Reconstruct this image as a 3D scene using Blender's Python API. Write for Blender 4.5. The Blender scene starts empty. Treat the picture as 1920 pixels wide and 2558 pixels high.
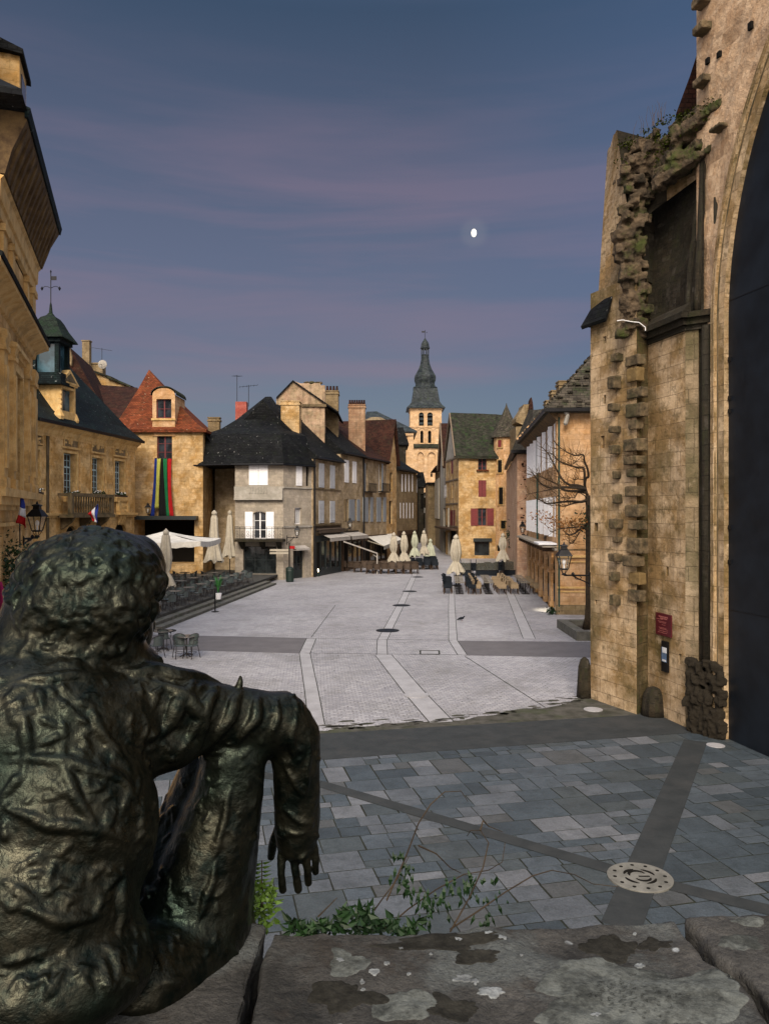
import bpy, math, random
from mathutils import Vector, Matrix, noise
random.seed(7)
SC = bpy.context.scene
R = math.radians
# ------------------------------------------------------------------ camera
CAMH = 5.3
F = 1950.0
cam_d = bpy.data.cameras.new("camera"); cam = bpy.data.objects.new("camera", cam_d)
SC.collection.objects.link(cam); SC.camera = cam
cam.location = (0, 0, CAMH); cam.rotation_euler = (R(90), 0, 0)
cam_d.sensor_fit = 'VERTICAL'; cam_d.sensor_height = 24.0
cam_d.lens = F / 2558.0 * 24.0
cam_d.clip_start = 0.05; cam_d.clip_end = 9000
# ------------------------------------------------------------------ sky and light
SC.view_settings.view_transform = 'Standard'; SC.view_settings.look = 'None'
SC.view_settings.exposure = 0.0; SC.view_settings.gamma = 1.0

def lin(r, g, b):
    f = lambda c: (c / 255 / 12.92) if c / 255 <= 0.04045 else ((c / 255 + 0.055) / 1.055) ** 2.4
    return (f(r), f(g), f(b), 1.0)

SUN_EL, SUN_AZ = R(38), R(187)      # azimuth measured clockwise from +Y: behind the camera, to the left
W = bpy.data.worlds.new("World"); SC.world = W; W.use_nodes = True
nt = W.node_tree; nt.nodes.clear()
def N(t, **kw):
    n = nt.nodes.new(t)
    for k, v in kw.items(): setattr(n, k, v)
    return n
out = N('ShaderNodeOutputWorld'); bg = N('ShaderNodeBackground')
tc = N('ShaderNodeTexCoord'); sep = N('ShaderNodeSeparateXYZ')
nt.links.new(tc.outputs['Generated'], sep.inputs[0])
ramp = N('ShaderNodeValToRGB'); cr = ramp.color_ramp
stops = [(0.0, (104, 106, 118)), (0.06, (116, 119, 134)), (0.13, (104, 119, 140)), (0.2, (98, 108, 134)), (0.30, (92, 101, 128)),
         (0.42, (80, 90, 116)), (0.54, (56, 74, 100)), (0.64, (70, 90, 122)), (0.86, (255, 255, 255))]
while len(cr.elements) < len(stops): cr.elements.new(0.5)
for e, (p, c) in zip(cr.elements, stops): e.position = p; e.color = lin(*c)
cr.elements[-1].color = (1.05, 1.18, 1.45, 1)
nt.links.new(sep.outputs['Z'], ramp.inputs[0])
# thin pink cloud streaks
mp = N('ShaderNodeMapping'); mp.inputs['Scale'].default_value = (1.1, 1.0, 11.0); mp.inputs['Rotation'].default_value = (0, R(5), 0)
mp.inputs['Location'].default_value = (0.4, 0.0, 0.55)
nz = N('ShaderNodeTexNoise'); nz.inputs['Scale'].default_value = 1.5; nz.inputs['Detail'].default_value = 7; nz.inputs['Roughness'].default_value = .55; nz.inputs['Distortion'].default_value = .35
nt.links.new(tc.outputs['Generated'], mp.inputs[0]); nt.links.new(mp.outputs[0], nz.inputs[0])
r2 = N('ShaderNodeValToRGB'); r2.color_ramp.elements[0].position = .44; r2.color_ramp.elements[1].position = .68
nt.links.new(nz.outputs[0], r2.inputs[0])
band = N('ShaderNodeValToRGB'); bc = band.color_ramp
for p, v in [(.04, 0.1), (.14, .7), (.36, .7), (.5, .12)]:
    e = bc.elements.new(p); e.color = (v, v, v, 1)
bc.elements.remove(bc.elements[-1]); bc.elements[0].color = (0, 0, 0, 1)
nt.links.new(sep.outputs['Z'], band.inputs[0])
mul0 = N('ShaderNodeMath', operation='MULTIPLY'); nt.links.new(r2.outputs[0], mul0.inputs[0]); mul0.inputs[1].default_value = .62
mul = N('ShaderNodeMath', operation='MULTIPLY'); nt.links.new(mul0.outputs[0], mul.inputs[0]); nt.links.new(band.outputs[0], mul.inputs[1])
mix = N('ShaderNodeMix', data_type='RGBA'); nt.links.new(mul.outputs[0], mix.inputs[0])
nt.links.new(ramp.outputs[0], mix.inputs[6]); mix.inputs[7].default_value = lin(136, 114, 134)
# right-hand side of the sky is a little bluer
rx = N('ShaderNodeMapRange'); rx.inputs[1].default_value = 0.05; rx.inputs[2].default_value = 0.55; nt.links.new(sep.outputs['X'], rx.inputs[0])
mb_ = N('ShaderNodeMath', operation='MULTIPLY'); nt.links.new(rx.outputs[0], mb_.inputs[0]); mb_.inputs[1].default_value = .55
mixb = N('ShaderNodeMix', data_type='RGBA'); nt.links.new(mb_.outputs[0], mixb.inputs[0]); nt.links.new(mix.outputs[2], mixb.inputs[6]); mixb.inputs[7].default_value = lin(66, 98, 140)
# the bright dusk glow in the western half of the sky, behind the camera
ny = N('ShaderNodeMapRange', interpolation_type='SMOOTHSTEP'); ny.inputs[1].default_value = 0.15; ny.inputs[2].default_value = -0.9
nt.links.new(sep.outputs['Y'], ny.inputs[0])
zc = N('ShaderNodeMapRange', interpolation_type='SMOOTHSTEP'); zc.inputs[1].default_value = -0.02; zc.inputs[2].default_value = 0.08
nt.links.new(sep.outputs['Z'], zc.inputs[0])
gm = N('ShaderNodeMath', operation='MULTIPLY'); nt.links.new(ny.outputs[0], gm.inputs[0]); nt.links.new(zc.outputs[0], gm.inputs[1])
glow = N('ShaderNodeMix', data_type='RGBA'); nt.links.new(gm.outputs[0], glow.inputs[0]); nt.links.new(mixb.outputs[2], glow.inputs[6]); glow.inputs[7].default_value = (1.9, 1.7, 1.6, 1)
# faint glow of thin haze round the moon
md = Vector(((1183 - 960) / F, 1.0, -(582 - 1279) / F)).normalized()
dt = N('ShaderNodeVectorMath', operation='DOT_PRODUCT'); nrm = N('ShaderNodeVectorMath', operation='NORMALIZE'); nt.links.new(tc.outputs['Generated'], nrm.inputs[0]); nt.links.new(nrm.outputs[0], dt.inputs[0]); dt.inputs[1].default_value = md
hm = N('ShaderNodeMapRange', interpolation_type='SMOOTHERSTEP'); hm.inputs[1].default_value = .9996; hm.inputs[2].default_value = 1.0; nt.links.new(dt.outputs['Value'], hm.inputs[0])
hp = N('ShaderNodeMath', operation='POWER'); nt.links.new(hm.outputs[0], hp.inputs[0]); hp.inputs[1].default_value = 5.0; hq = N('ShaderNodeMath', operation='MULTIPLY'); nt.links.new(hp.outputs[0], hq.inputs[0]); hq.inputs[1].default_value = .045
halo = N('ShaderNodeMix', data_type='RGBA'); nt.links.new(hq.outputs[0], halo.inputs[0]); nt.links.new(glow.outputs[2], halo.inputs[6]); halo.inputs[7].default_value = (.75, .68, .56, 1)
sky = N('ShaderNodeTexSky', sky_type='NISHITA'); sky.sun_disc = False; sky.sun_elevation = R(3); sky.sun_rotation = SUN_AZ
sm = N('ShaderNodeMix', data_type='RGBA', blend_type='ADD'); sm.inputs[0].default_value = 0.012
nt.links.new(halo.outputs[2], sm.inputs[6]); nt.links.new(sky.outputs[0], sm.inputs[7])
nt.links.new(sm.outputs[2], bg.inputs[0]); bg.inputs[1].default_value = 1.0
nt.links.new(bg.outputs[0], out.inputs[0])
sd = bpy.data.lights.new("sun", 'SUN'); sun = bpy.data.objects.new("sun", sd); SC.collection.objects.link(sun)
sd.energy = 4.2; sd.angle = R(28); sd.color = (1.0, .87, .70)
sun.rotation_euler = (R(90) - SUN_EL, 0, -SUN_AZ + math.pi)
sun.rotation_euler = Vector((-math.sin(SUN_AZ) * math.cos(SUN_EL), -math.cos(SUN_AZ) * math.cos(SUN_EL), -math.sin(SUN_EL))).to_track_quat('-Z', 'Y').to_euler()

# ------------------------------------------------------------------ picture-plane arithmetic
CROPS = dict(A=(0, 700, 2.964), B=(480, 900, 2.594), C=(960, 780, 3.074), D5=(1400, 0, 2.458), D6=(1400, 850, 2.0115), S7=(0, 1250, 1.93),
             S8=(0, 1850, 1.93), G1=(780, 1700, 1.456), G2=(380, 1380, 1.509), T3=(300, 1250, 3.609), T4=(760, 1250, 4.611), T5=(1080, 1280, 4.15),
             T6=(980, 800, 6.914), Z=(0, 0, .8646), N1=(60, 820, 5.533), N2=(80, 1080, 5.929), N3=(1080, 1000, 6.64), N4=(1280, 1000, 7.371),
             N5=(1290, 1300, 7.375), N6=(1500, 350, 4.02), N7=(960, 1080, 6.505), S=(0, 0, 1.0), R1=(0, 0, 2.458))
def q(c, x, y):
    o = CROPS[c]; return o[0] + x / o[2], o[1] + y / o[2]
def at(c, x, y, Y):                       # world point seen at that spot of the photograph at depth Y
    px, py = q(c, x, y); return Vector(((px - 960) / F * Y, Y, CAMH - (py - 1279) / F * Y))
def gnd(c, x, y, z=0.0):                  # ground point
    px, py = q(c, x, y); Y = (CAMH - z) * F / (py - 1279); return Vector(((px - 960) / F * Y, Y, z))

class Fr:                                 # vertical facade frame: u along the wall (left to right seen from outside), d outwards, z up
    def __init__(s, p0, p1):
        s.o = Vector((p0[0], p0[1])); d = Vector((p1[0], p1[1])) - s.o; s.L = d.length; s.u = d.normalized(); s.n = Vector((s.u.y, -s.u.x))
    def p(s, u, d, z):
        v = s.o + s.u * u + s.n * d; return Vector((v.x, v.y, z))
    def px(s, c, x, y, d=0.0):            # (u, z) of a picture point on the plane at offset d
        a, b = q(c, x, y); k = (a - 960) / F
        ox, oy = s.o.x + s.n.x * d, s.o.y + s.n.y * d
        t = (k * oy - ox) / (s.u.x - k * s.u.y); Y = oy + s.u.y * t
        return t, CAMH - (b - 1279) / F * Y
WF = Fr((0, 0), (1, 0))

# ------------------------------------------------------------------ mesh builder
class MB:
    def __init__(s): s.v = []; s.f = []; s.mi = []; s.mark = None
    def add(s, vs, fs, mi=0):
        b = len(s.v); s.v += [Vector(x) for x in vs]; s.f += [tuple(b + i for i in f) for f in fs]; s.mi += [mi] * len(fs); return s
    def quad(s, a, b, c, d, mi=0): return s.add([a, b, c, d], [(0, 1, 2, 3)], mi)
    def box(s, fr, u0, u1, d0, d1, z0, z1, mi=0):
        P = [fr.p(u, d, z) for z in (z0, z1) for (u, d) in ((u0, d0), (u1, d0), (u1, d1), (u0, d1))]
        return s.add(P, [(0, 1, 2, 3), (4, 7, 6, 5), (0, 4, 5, 1), (1, 5, 6, 2), (2, 6, 7, 3), (3, 7, 4, 0)], mi)
    def bar(s, a, b, w, h=None, mi=0, up=(0, 0, 1)):       # rectangular bar from a to b
        a, b = Vector(a), Vector(b); h = h or w; d = (b - a).normalized(); up = Vector(up)
        if abs(d.dot(up)) > .97: up = Vector((0, 1, 0))
        x = d.cross(up).normalized() * w / 2; y = x.cross(d).normalized() * h / 2
        P = [a - x - y, a + x - y, a + x + y, a - x + y, b - x - y, b + x - y, b + x + y, b - x + y]
        return s.add(P, [(0, 1, 2, 3), (4, 7, 6, 5), (0, 4, 5, 1), (1, 5, 6, 2), (2, 6, 7, 3), (3, 7, 4, 0)], mi)
    def tube(s, pts, r, n=8, mi=0, cap=True):
        pts = [Vector(p) for p in pts]; m = len(pts); rs = r if isinstance(r, (list, tuple)) else [r] * m
        rings = []; prev = None
        for i, p in enumerate(pts):
            d = (pts[min(i + 1, m - 1)] - pts[max(i - 1, 0)])
            if d.length < 1e-9: d = Vector((0, 0, 1))
            d.normalize()
            if prev is None: x = d.cross(Vector((0, 0, 1)) if abs(d.z) < .9 else Vector((0, 1, 0))).normalized()
            else: x = (prev - d * prev.dot(d)).normalized()
            prev = x; y = d.cross(x)
            rings.append([p + (x * math.cos(2 * math.pi * k / n) + y * math.sin(2 * math.pi * k / n)) * rs[i] for k in range(n)])
        vs = [v for g in rings for v in g]
        fs = [(i * n + k, i * n + (k + 1) % n, (i + 1) * n + (k + 1) % n, (i + 1) * n + k) for i in range(m - 1) for k in range(n)]
        if cap: fs += [tuple(range(n - 1, -1, -1)), tuple((m - 1) * n + k for k in range(n))]
        return s.add(vs, fs, mi)
    def lathe(s, c, prof, n=16, mi=0, rot=0.0, sx=1.0, sy=1.0, pw=None):
        c = Vector(c); vs = []; m = len(prof)
        for (r, z) in prof:
            for k in range(n):
                a = 2 * math.pi * k / n + rot; rr = r * (pw(a, z) if pw else 1)
                vs.append(c + Vector((math.cos(a) * rr * sx, math.sin(a) * rr * sy, z)))
        fs = [(i * n + k, i * n + (k + 1) % n, (i + 1) * n + (k + 1) % n, (i + 1) * n + k) for i in range(m - 1) for k in range(n)]
        fs += [tuple(range(n - 1, -1, -1)), tuple((m - 1) * n + k for k in range(n))]
        return s.add(vs, fs, mi)
    def ball(s, c, r, n=12, m=8, sc=(1, 1, 1), mi=0):
        prof = [(max(1e-4, math.cos(-math.pi / 2 + math.pi * i / m)), math.sin(-math.pi / 2 + math.pi * i / m)) for i in range(m + 1)]
        c = Vector(c); vs = [c + Vector((math.cos(2 * math.pi * k / n) * a * r * sc[0], math.sin(2 * math.pi * k / n) * a * r * sc[1], z * r * sc[2])) for a, z in prof for k in range(n)]
        fs = [(i * n + k, i * n + (k + 1) % n, (i + 1) * n + (k + 1) % n, (i + 1) * n + k) for i in range(m) for k in range(n)]
        return s.add(vs, fs, mi)
    def slab(s, pts, th=.12, mi=0):       # thick roof plane: polygon and its copy below
        pts = [Vector(p) for p in pts]; n = len(pts); low = [p - Vector((0, 0, th)) for p in pts]
        return s.add(pts + low, [tuple(range(n)), tuple(range(2 * n - 1, n - 1, -1))] + [(i, i + n, (i + 1) % n + n, (i + 1) % n) for i in range(n)], mi)
    def prism(s, pts, vec, mi=0):
        pts = [Vector(p) for p in pts]; vec = Vector(vec); n = len(pts)
        return s.add(pts + [p + vec for p in pts], [tuple(range(n)), tuple(range(2 * n - 1, n - 1, -1))] + [(i, i + n, (i + 1) % n + n, (i + 1) % n) for i in range(n)], mi)
    def grid(s, fn, nu, nv, mi=0):
        vs = [fn(i / nu, j / nv) for j in range(nv + 1) for i in range(nu + 1)]
        return s.add(vs, [(j * (nu + 1) + i, j * (nu + 1) + i + 1, (j + 1) * (nu + 1) + i + 1, (j + 1) * (nu + 1) + i) for j in range(nv) for i in range(nu)], mi)
    def build(s, name, mats, parent=None, smooth=False, fix=True, **props):
        me = bpy.data.meshes.new(name)
        vs = s.v
        uvs = []
        for f in s.f:                     # metric UVs: u along the face horizontally, v up the slope
            a = vs[f[0]]; n = Vector((0, 0, 0))
            for i in range(len(f)):
                p, r_ = vs[f[i]], vs[f[(i + 1) % len(f)]]
                n += Vector(((p.y - r_.y) * (p.z + r_.z), (p.z - r_.z) * (p.x + r_.x), (p.x - r_.x) * (p.y + r_.y)))
            if n.length < 1e-12: n = Vector((0, 0, 1))
            n.normalize()
            if abs(n.z) > .92: t, b = Vector((1, 0, 0)), Vector((0, 1, 0))
            else:
                t = Vector((-n.y, n.x, 0)).normalized(); b = n.cross(t)
                if b.z < 0: b = -b
            for i in f: uvs.append((vs[i].dot(t), vs[i].dot(b)))
        if parent is not None:
            inv = parent.matrix_world.inverted() if parent.get('_mw') is None else Matrix(eval(parent['_mw'])).inverted()
            lv = [inv @ v for v in vs]
        else: lv = vs
        me.from_pydata([tuple(v) for v in lv], [], s.f)
        ul = me.uv_layers.new(name='UVMap')
        for i, uv in enumerate(uvs): ul.data[i].uv = uv
        for m in (mats if isinstance(mats, (list, tuple)) else [mats]): me.materials.append(m)
        for p_, i in zip(me.polygons, s.mi): p_.material_index = i; p_.use_smooth = smooth
        if fix and len(me.polygons) < 60000:
            import bmesh
            bm = bmesh.new(); bm.from_mesh(me); bmesh.ops.recalc_face_normals(bm, faces=bm.faces); bm.to_mesh(me); bm.free()
        o = bpy.data.objects.new(name, me); SC.collection.objects.link(o)
        if parent is not None: o.parent = parent
        for k, v in props.items(): o[k] = v
        return o

_MW = {}
def thing(name, loc, label, cat, group=None, rz=0.0, kind=None):
    o = bpy.data.objects.new(name, None); SC.collection.objects.link(o); o.empty_display_size = .3
    o.location = loc; o.rotation_euler = (0, 0, rz); o.matrix_world = Matrix.Translation(Vector(loc)) @ Matrix.Rotation(rz, 4, 'Z')
    o['label'] = label; o['category'] = cat
    if group: o['group'] = group
    if kind: o['kind'] = kind
    _MW[o.name] = o.matrix_world.copy()
    return o
_old_build = MB.build
def _build(s, name, mats, parent=None, smooth=False, fix=True, **props):
    # parents may be meshes built in a thing's frame: remember each object's world matrix
    mw = _MW.get(parent.name) if parent is not None else None
    o = _build_core(s, name, mats, parent, mw, smooth, fix, props)
    _MW[o.name] = mw if mw is not None else Matrix.Identity(4)
    return o
def _build_core(s, name, mats, parent, mw, smooth, fix, props):
    me_par = parent
    class _P:  # stand-in giving _old_build the right matrix
        def __init__(q_, m): q_.matrix_world = m
        def get(q_, k): return None
    if parent is None: return _old_build(s, name, mats, None, smooth, fix, **props)
    vs = s.v; inv = mw.inverted()
    o = _old_build(s, name, mats, None, smooth, fix, **props)
    o.data.transform(inv)
    o.parent = me_par
    return o
MB.build = _build
def clone(root, loc, rz=0.0, label=None, sc=None, parent=None):
    c = root.copy(); SC.collection.objects.link(c)
    if parent is None:
        c.location = loc; c.rotation_euler = (0, 0, rz)
        if sc: c.scale = (sc, sc, sc) if not isinstance(sc, tuple) else sc
        if label: c['label'] = label
        _MW[c.name] = Matrix.Translation(Vector(loc)) @ Matrix.Rotation(rz, 4, 'Z')
    else: c.parent = parent
    for ch in list(root.children): clone(ch, None, parent=c)
    return c
# ------------------------------------------------------------------ materials
def new_mat(name):
    m = bpy.data.materials.new(name); m.use_nodes = True; t = m.node_tree; t.nodes.clear()
    o = t.nodes.new('ShaderNodeOutputMaterial'); b = t.nodes.new('ShaderNodeBsdfPrincipled'); t.links.new(b.outputs[0], o.inputs[0])
    return m, t, b
class G:                                  # tiny node helper
    def __init__(s, t): s.t = t
    def n(s, typ, **kw):
        x = s.t.nodes.new(typ)
        for k, v in kw.items(): setattr(x, k, v)
        return x
    def l(s, a, b): s.t.links.new(a, b)
    def coord(s, kind='UV', scale=(1, 1, 1), loc=(0, 0, 0), rot=(0, 0, 0)):
        c = s.n('ShaderNodeTexCoord'); m = s.n('ShaderNodeMapping'); m.inputs['Scale'].default_value = scale; m.inputs['Location'].default_value = loc
        m.inputs['Rotation'].default_value = rot
        s.l(c.outputs[kind], m.inputs[0]); return m.outputs[0]
    def noise(s, co, scale, detail=4, rough=.55, lo=.35, hi=.65, dist=0.0):
        x = s.n('ShaderNodeTexNoise'); x.inputs['Scale'].default_value = scale; x.inputs['Detail'].default_value = detail
        x.inputs['Roughness'].default_value = rough; x.inputs['Distortion'].default_value = dist; s.l(co, x.inputs[0])
        m = s.n('ShaderNodeMapRange'); m.inputs[1].default_value = lo; m.inputs[2].default_value = hi; s.l(x.outputs[0], m.inputs[0]); return m.outputs[0]
    def mix(s, f, a, b, bt='MIX'):
        x = s.n('ShaderNodeMix', data_type='RGBA', blend_type=bt)
        for sock, v in ((x.inputs[0], f), (x.inputs[6], a), (x.inputs[7], b)):
            if isinstance(v, (int, float)): sock.default_value = v
            elif isinstance(v, tuple): sock.default_value = v if len(v) == 4 else (*v, 1)
            else: s.l(v, sock)
        return x.outputs[2]
    def math(s, op, a, b=0.0):
        x = s.n('ShaderNodeMath', operation=op)
        for sock, v in ((x.inputs[0], a), (x.inputs[1], b)):
            if isinstance(v, (int, float)): sock.default_value = v
            else: s.l(v, sock)
        return x.outputs[0]
    def bump(s, h, strength, dist, prev=None):
        x = s.n('ShaderNodeBump'); x.inputs['Strength'].default_value = strength; x.inputs['Distance'].default_value = dist; s.l(h, x.inputs['Height'])
        if prev is not None: s.l(prev, x.inputs['Normal'])
        return x.outputs[0]

def stone(name, c1, c2, bw=.6, bh=.3, mortar=.008, joint=.6, stain=(.09, .075, .045), st=.45, rough=.9, bumpd=.012, lo=.48, seed=0.0, moss=None, streak=0.0):
    """coursed ashlar with blocks of varied tone, weather stains and worn joints"""
    m, t, b = new_mat(name); g = G(t)
    co = g.coord('UV', loc=(seed, seed * 1.7, 0)); gen = g.coord('UV', scale=(1, 1, 1), loc=(seed + 9.1, 3.3, 0))
    wob = g.n('ShaderNodeTexNoise'); wob.inputs['Scale'].default_value = 1.6; g.l(co, wob.inputs[0])
    vm = g.n('ShaderNodeMix', data_type='VECTOR'); vm.inputs[0].default_value = .035; g.l(co, vm.inputs[4]); g.l(wob.outputs['Color'], vm.inputs[5])
    br = g.n('ShaderNodeTexBrick'); g.l(vm.outputs[1], br.inputs[0]); br.offset = .43; br.squash = .8; br.squash_frequency = 3
    br.inputs['Scale'].default_value = 1; br.inputs['Brick Width'].default_value = bw; br.inputs['Row Height'].default_value = bh
    br.inputs['Mortar Size'].default_value = mortar; br.inputs['Mortar Smooth'].default_value = .3; br.inputs['Bias'].default_value = 0
    br.inputs['Color1'].default_value = (0, 0, 0, 1); br.inputs['Color2'].default_value = (1, 1, 1, 1); br.inputs['Mortar'].default_value = (.5, .5, .5, 1)
    k1 = g.noise(gen, .8, 7, .68, .42, .58); k2 = g.noise(gen, 5, 6, .7, .36, .66)
    base = g.mix(k1, (*c1, 1), (*c2, 1))
    bl = g.mix(br.outputs['Color'], (.84, .84, .85, 1), (1.13, 1.12, 1.09, 1))
    base = g.mix(1.0, base, bl, 'MULTIPLY')
    base = g.mix(g.math('MULTIPLY', k2, .5), base, tuple(x * .55 for x in c1) + (1,))
    s1 = g.noise(gen, .45, 7, .68, lo, lo + .22)
    base = g.mix(g.math('MULTIPLY', s1, st), base, (*stain, 1))
    pl_ = g.noise(gen, 1.25, 6, .7, .55, .66); base = g.mix(g.math('MULTIPLY', pl_, .45), base, tuple(min(1, x * 1.35 + .05) for x in c2) + (1,))
    s4 = g.noise(gen, 2.6, 6, .72, .53, .62); base = g.mix(g.math('MULTIPLY', s4, st * .6), base, tuple(x * .7 for x in stain) + (1,))
    if streak:
        sc = g.coord('UV', scale=(1.3, .13, 1), loc=(seed * 3, 0, 0)); s2 = g.noise(sc, 2.4, 6, .62, .5, .68)
        base = g.mix(g.math('MULTIPLY', s2, streak), base, (.035, .03, .022, 1))
    if moss: base = g.mix(g.math('MULTIPLY', g.noise(gen, 1.7, 6, .7, .52, .66), moss[3]), base, (*moss[:3], 1))
    base = g.mix(g.math('MULTIPLY', br.outputs['Fac'], joint), base, tuple(x * .33 for x in c1) + (1,))
    fine = g.noise(gen, 38, 3, .6, .25, .75); base = g.mix(.18, base, g.mix(fine, (.25, .25, .25, 1), (1.6, 1.6, 1.6, 1)), 'MULTIPLY')
    g.l(base, b.inputs['Base Color']); b.inputs['Roughness'].default_value = rough; b.inputs['Specular IOR Level'].default_value = .25
    inv = g.math('SUBTRACT', 1.0, br.outputs['Fac'])
    n1 = g.bump(g.math('MULTIPLY', inv, joint), .9, bumpd); n2 = g.bump(g.noise(gen, 11, 6, .7, .2, .8), .6, bumpd * 1.6, n1)
    g.l(n2, b.inputs['Normal']); return m

def rough_mat(name, c1, c2, scale=3.0, bumpd=.02, rough=.9, c3=None, c3f=.5, metal=0.0, coord='Object', spec=.3, detail=6):
    m, t, b = new_mat(name); g = G(t); co = g.coord(coord)
    col = g.mix(g.noise(co, scale, detail, .62), (*c1, 1), (*c2, 1))
    if c3: col = g.mix(g.math('MULTIPLY', g.noise(co, scale * .43, 6, .7, .5, .62), c3f), col, (*c3, 1))
    col = g.mix(.2, col, g.mix(g.noise(co, scale * 11, 3, .6, .25, .75), (.3, .3, .3, 1), (1.5, 1.5, 1.5, 1)), 'MULTIPLY')
    g.l(col, b.inputs['Base Color']); b.inputs['Roughness'].default_value = rough; b.inputs['Metallic'].default_value = metal; b.inputs['Specular IOR Level'].default_value = spec
    if bumpd: g.l(g.bump(g.noise(co, scale * 3, 6, .68, .2, .8), .7, bumpd), b.inputs['Normal'])
    return m

def rooftile(name, c1, c2, bw=.22, bh=.13, moss=(.05, .06, .02), mf=.5, rough=.75, bumpd=.02, spec=.12, light=None):
    m, t, b = new_mat(name); g = G(t); co = g.coord('UV'); 
    wob = g.n('ShaderNodeTexNoise'); wob.inputs['Scale'].default_value = 2.2; g.l(co, wob.inputs[0])
    vm = g.n('ShaderNodeMix', data_type='VECTOR'); vm.inputs[0].default_value = .06; g.l(co, vm.inputs[4]); g.l(wob.outputs['Color'], vm.inputs[5])
    br = g.n('ShaderNodeTexBrick'); g.l(vm.outputs[1], br.inputs[0]); br.inputs['Scale'].default_value = 1; br.inputs['Brick Width'].default_value = bw; br.inputs['Row Height'].default_value = bh
    br.inputs['Mortar Size'].default_value = .012; br.inputs['Mortar Smooth'].default_value = .4
    br.inputs['Color1'].default_value = (0, 0, 0, 1); br.inputs['Color2'].default_value = (1, 1, 1, 1); br.inputs['Mortar'].default_value = (.4, .4, .4, 1)
    col = g.mix(g.noise(co, .8, 6, .65), (*c1, 1), (*c2, 1))
    col = g.mix(1.0, col, g.mix(br.outputs['Color'], (.6, .6, .6, 1), (1.4, 1.38, 1.35, 1)), 'MULTIPLY')
    col = g.mix(g.math('MULTIPLY', g.noise(co, 1.3, 7, .72, .5, .64), mf), col, (*moss, 1))
    if light: col = g.mix(g.noise(co, 4.0, 3, .6, .665, .70), col, (*light, 1))
    col = g.mix(g.math('MULTIPLY', br.outputs['Fac'], .7), col, tuple(x * .3 for x in c1) + (1,))
    g.l(col, b.inputs['Base Color']); b.inputs['Roughness'].default_value = rough; b.inputs['Specular IOR Level'].default_value = spec
    n1 = g.bump(g.math('SUBTRACT', 1.0, br.outputs['Fac']), .8, bumpd); g.l(g.bump(g.noise(co, 6, 6, .7, .2, .8), .7, bumpd * 1.5, n1), b.inputs['Normal'])
    return m

def plain(name, c, rough=.6, metal=0.0, spec=.5, var=.25, scale=6.0, bumpd=0.0):
    m, t, b = new_mat(name); g = G(t); co = g.coord('Object')
    col = g.mix(g.noise(co, scale, 5, .65, .3, .7), tuple(x * (1 - var) for x in c) + (1,), tuple(min(1, x * (1 + var)) for x in c) + (1,))
    g.l(col, b.inputs['Base Color']); b.inputs['Roughness'].default_value = rough; b.inputs['Metallic'].default_value = metal; b.inputs['Specular IOR Level'].default_value = spec
    if bumpd: g.l(g.bump(g.noise(co, scale * 4, 5, .6, .2, .8), .6, bumpd), b.inputs['Normal'])
    return m
def louvre(name, c, pitch=.07):           # painted slatted shutter
    m, t, b = new_mat(name); g = G(t); co = g.coord('UV'); w = g.n('ShaderNodeTexWave', wave_type='BANDS', bands_direction='Y', wave_profile='SAW')
    w.inputs['Scale'].default_value = 1 / pitch / 3.14; g.l(co, w.inputs[0])
    col = g.mix(g.noise(co, 4, 5, .65), tuple(x * .8 for x in c) + (1,), (*c, 1)); col = g.mix(g.math('MULTIPLY', g.noise(w.outputs[0], 1, 0, .5, .0, .2), 0.0), col, (0, 0, 0, 1))
    g.l(col, b.inputs['Base Color']); b.inputs['Roughness'].default_value = .6
    g.l(g.bump(w.outputs['Fac'], .9, .03), b.inputs['Normal']); return m
def glassm(name, c=(.012, .014, .018), rough=.12):
    m, t, b = new_mat(name); g = G(t); co = g.coord('Object'); 
    col = g.mix(g.noise(co, 1.3, 3, .5, .4, .6), (*c, 1), tuple(x * 2.6 + .004 for x in c) + (1,)); g.l(col, b.inputs['Base Color'])
    b.inputs['Roughness'].default_value = rough; b.inputs['Specular IOR Level'].default_value = .6
    g.l(g.bump(g.noise(co, .9, 2, .5, .2, .8), .25, .03), b.inputs['Normal']); return m
def cloth(name, c, var=.16, scale=2.5):
    m, t, b = new_mat(name); g = G(t); co = g.coord('Object')
    col = g.mix(g.noise(co, scale, 5, .7, .35, .7), (*c, 1), tuple(x * (1 - var * 2) for x in c) + (1,)); g.l(col, b.inputs['Base Color']); b.inputs['Roughness'].default_value = .85
    b.inputs['Specular IOR Level'].default_value = .15; g.l(g.bump(g.noise(co, scale * 5, 5, .6, .2, .8), .5, .02), b.inputs['Normal']); return m

M = {}
M['gold1'] = stone('limestone_ochre', (.54, .31, .10), (.70, .49, .24), .62, .31, stain=(.16, .09, .02), st=.7, joint=.35, seed=1)
M['gold2'] = stone('limestone_golden', (.41, .245, .09), (.60, .43, .235), .55, .28, stain=(.12, .09, .04), st=.55, joint=.5, seed=5)
M['gold3'] = stone('limestone_warm', (.48, .27, .12), (.62, .41, .24), .5, .27, stain=(.2, .12, .04), st=.4, joint=.4, seed=8)
M['grey1'] = stone('limestone_grey_plaster', (.33, .29, .235), (.40, .35, .29), .5, .25, stain=(.17, .14, .1), st=.4, joint=.35, seed=11)
M['plas'] = stone('grey_render', (.30, .285, .25), (.36, .335, .30), 5, 5, stain=(.2, .18, .15), st=.4, joint=.0, seed=12)
M['beige'] = stone('limestone_beige', (.30, .225, .13), (.46, .365, .25), .5, .25, stain=(.13, .09, .045), st=.6, joint=.35, seed=15, streak=.25)
M['dim'] = stone('limestone_dull', (.20, .145, .075), (.28, .21, .12), .45, .24, stain=(.07, .05, .03), st=.6, joint=.5, seed=18, streak=.3)
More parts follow.
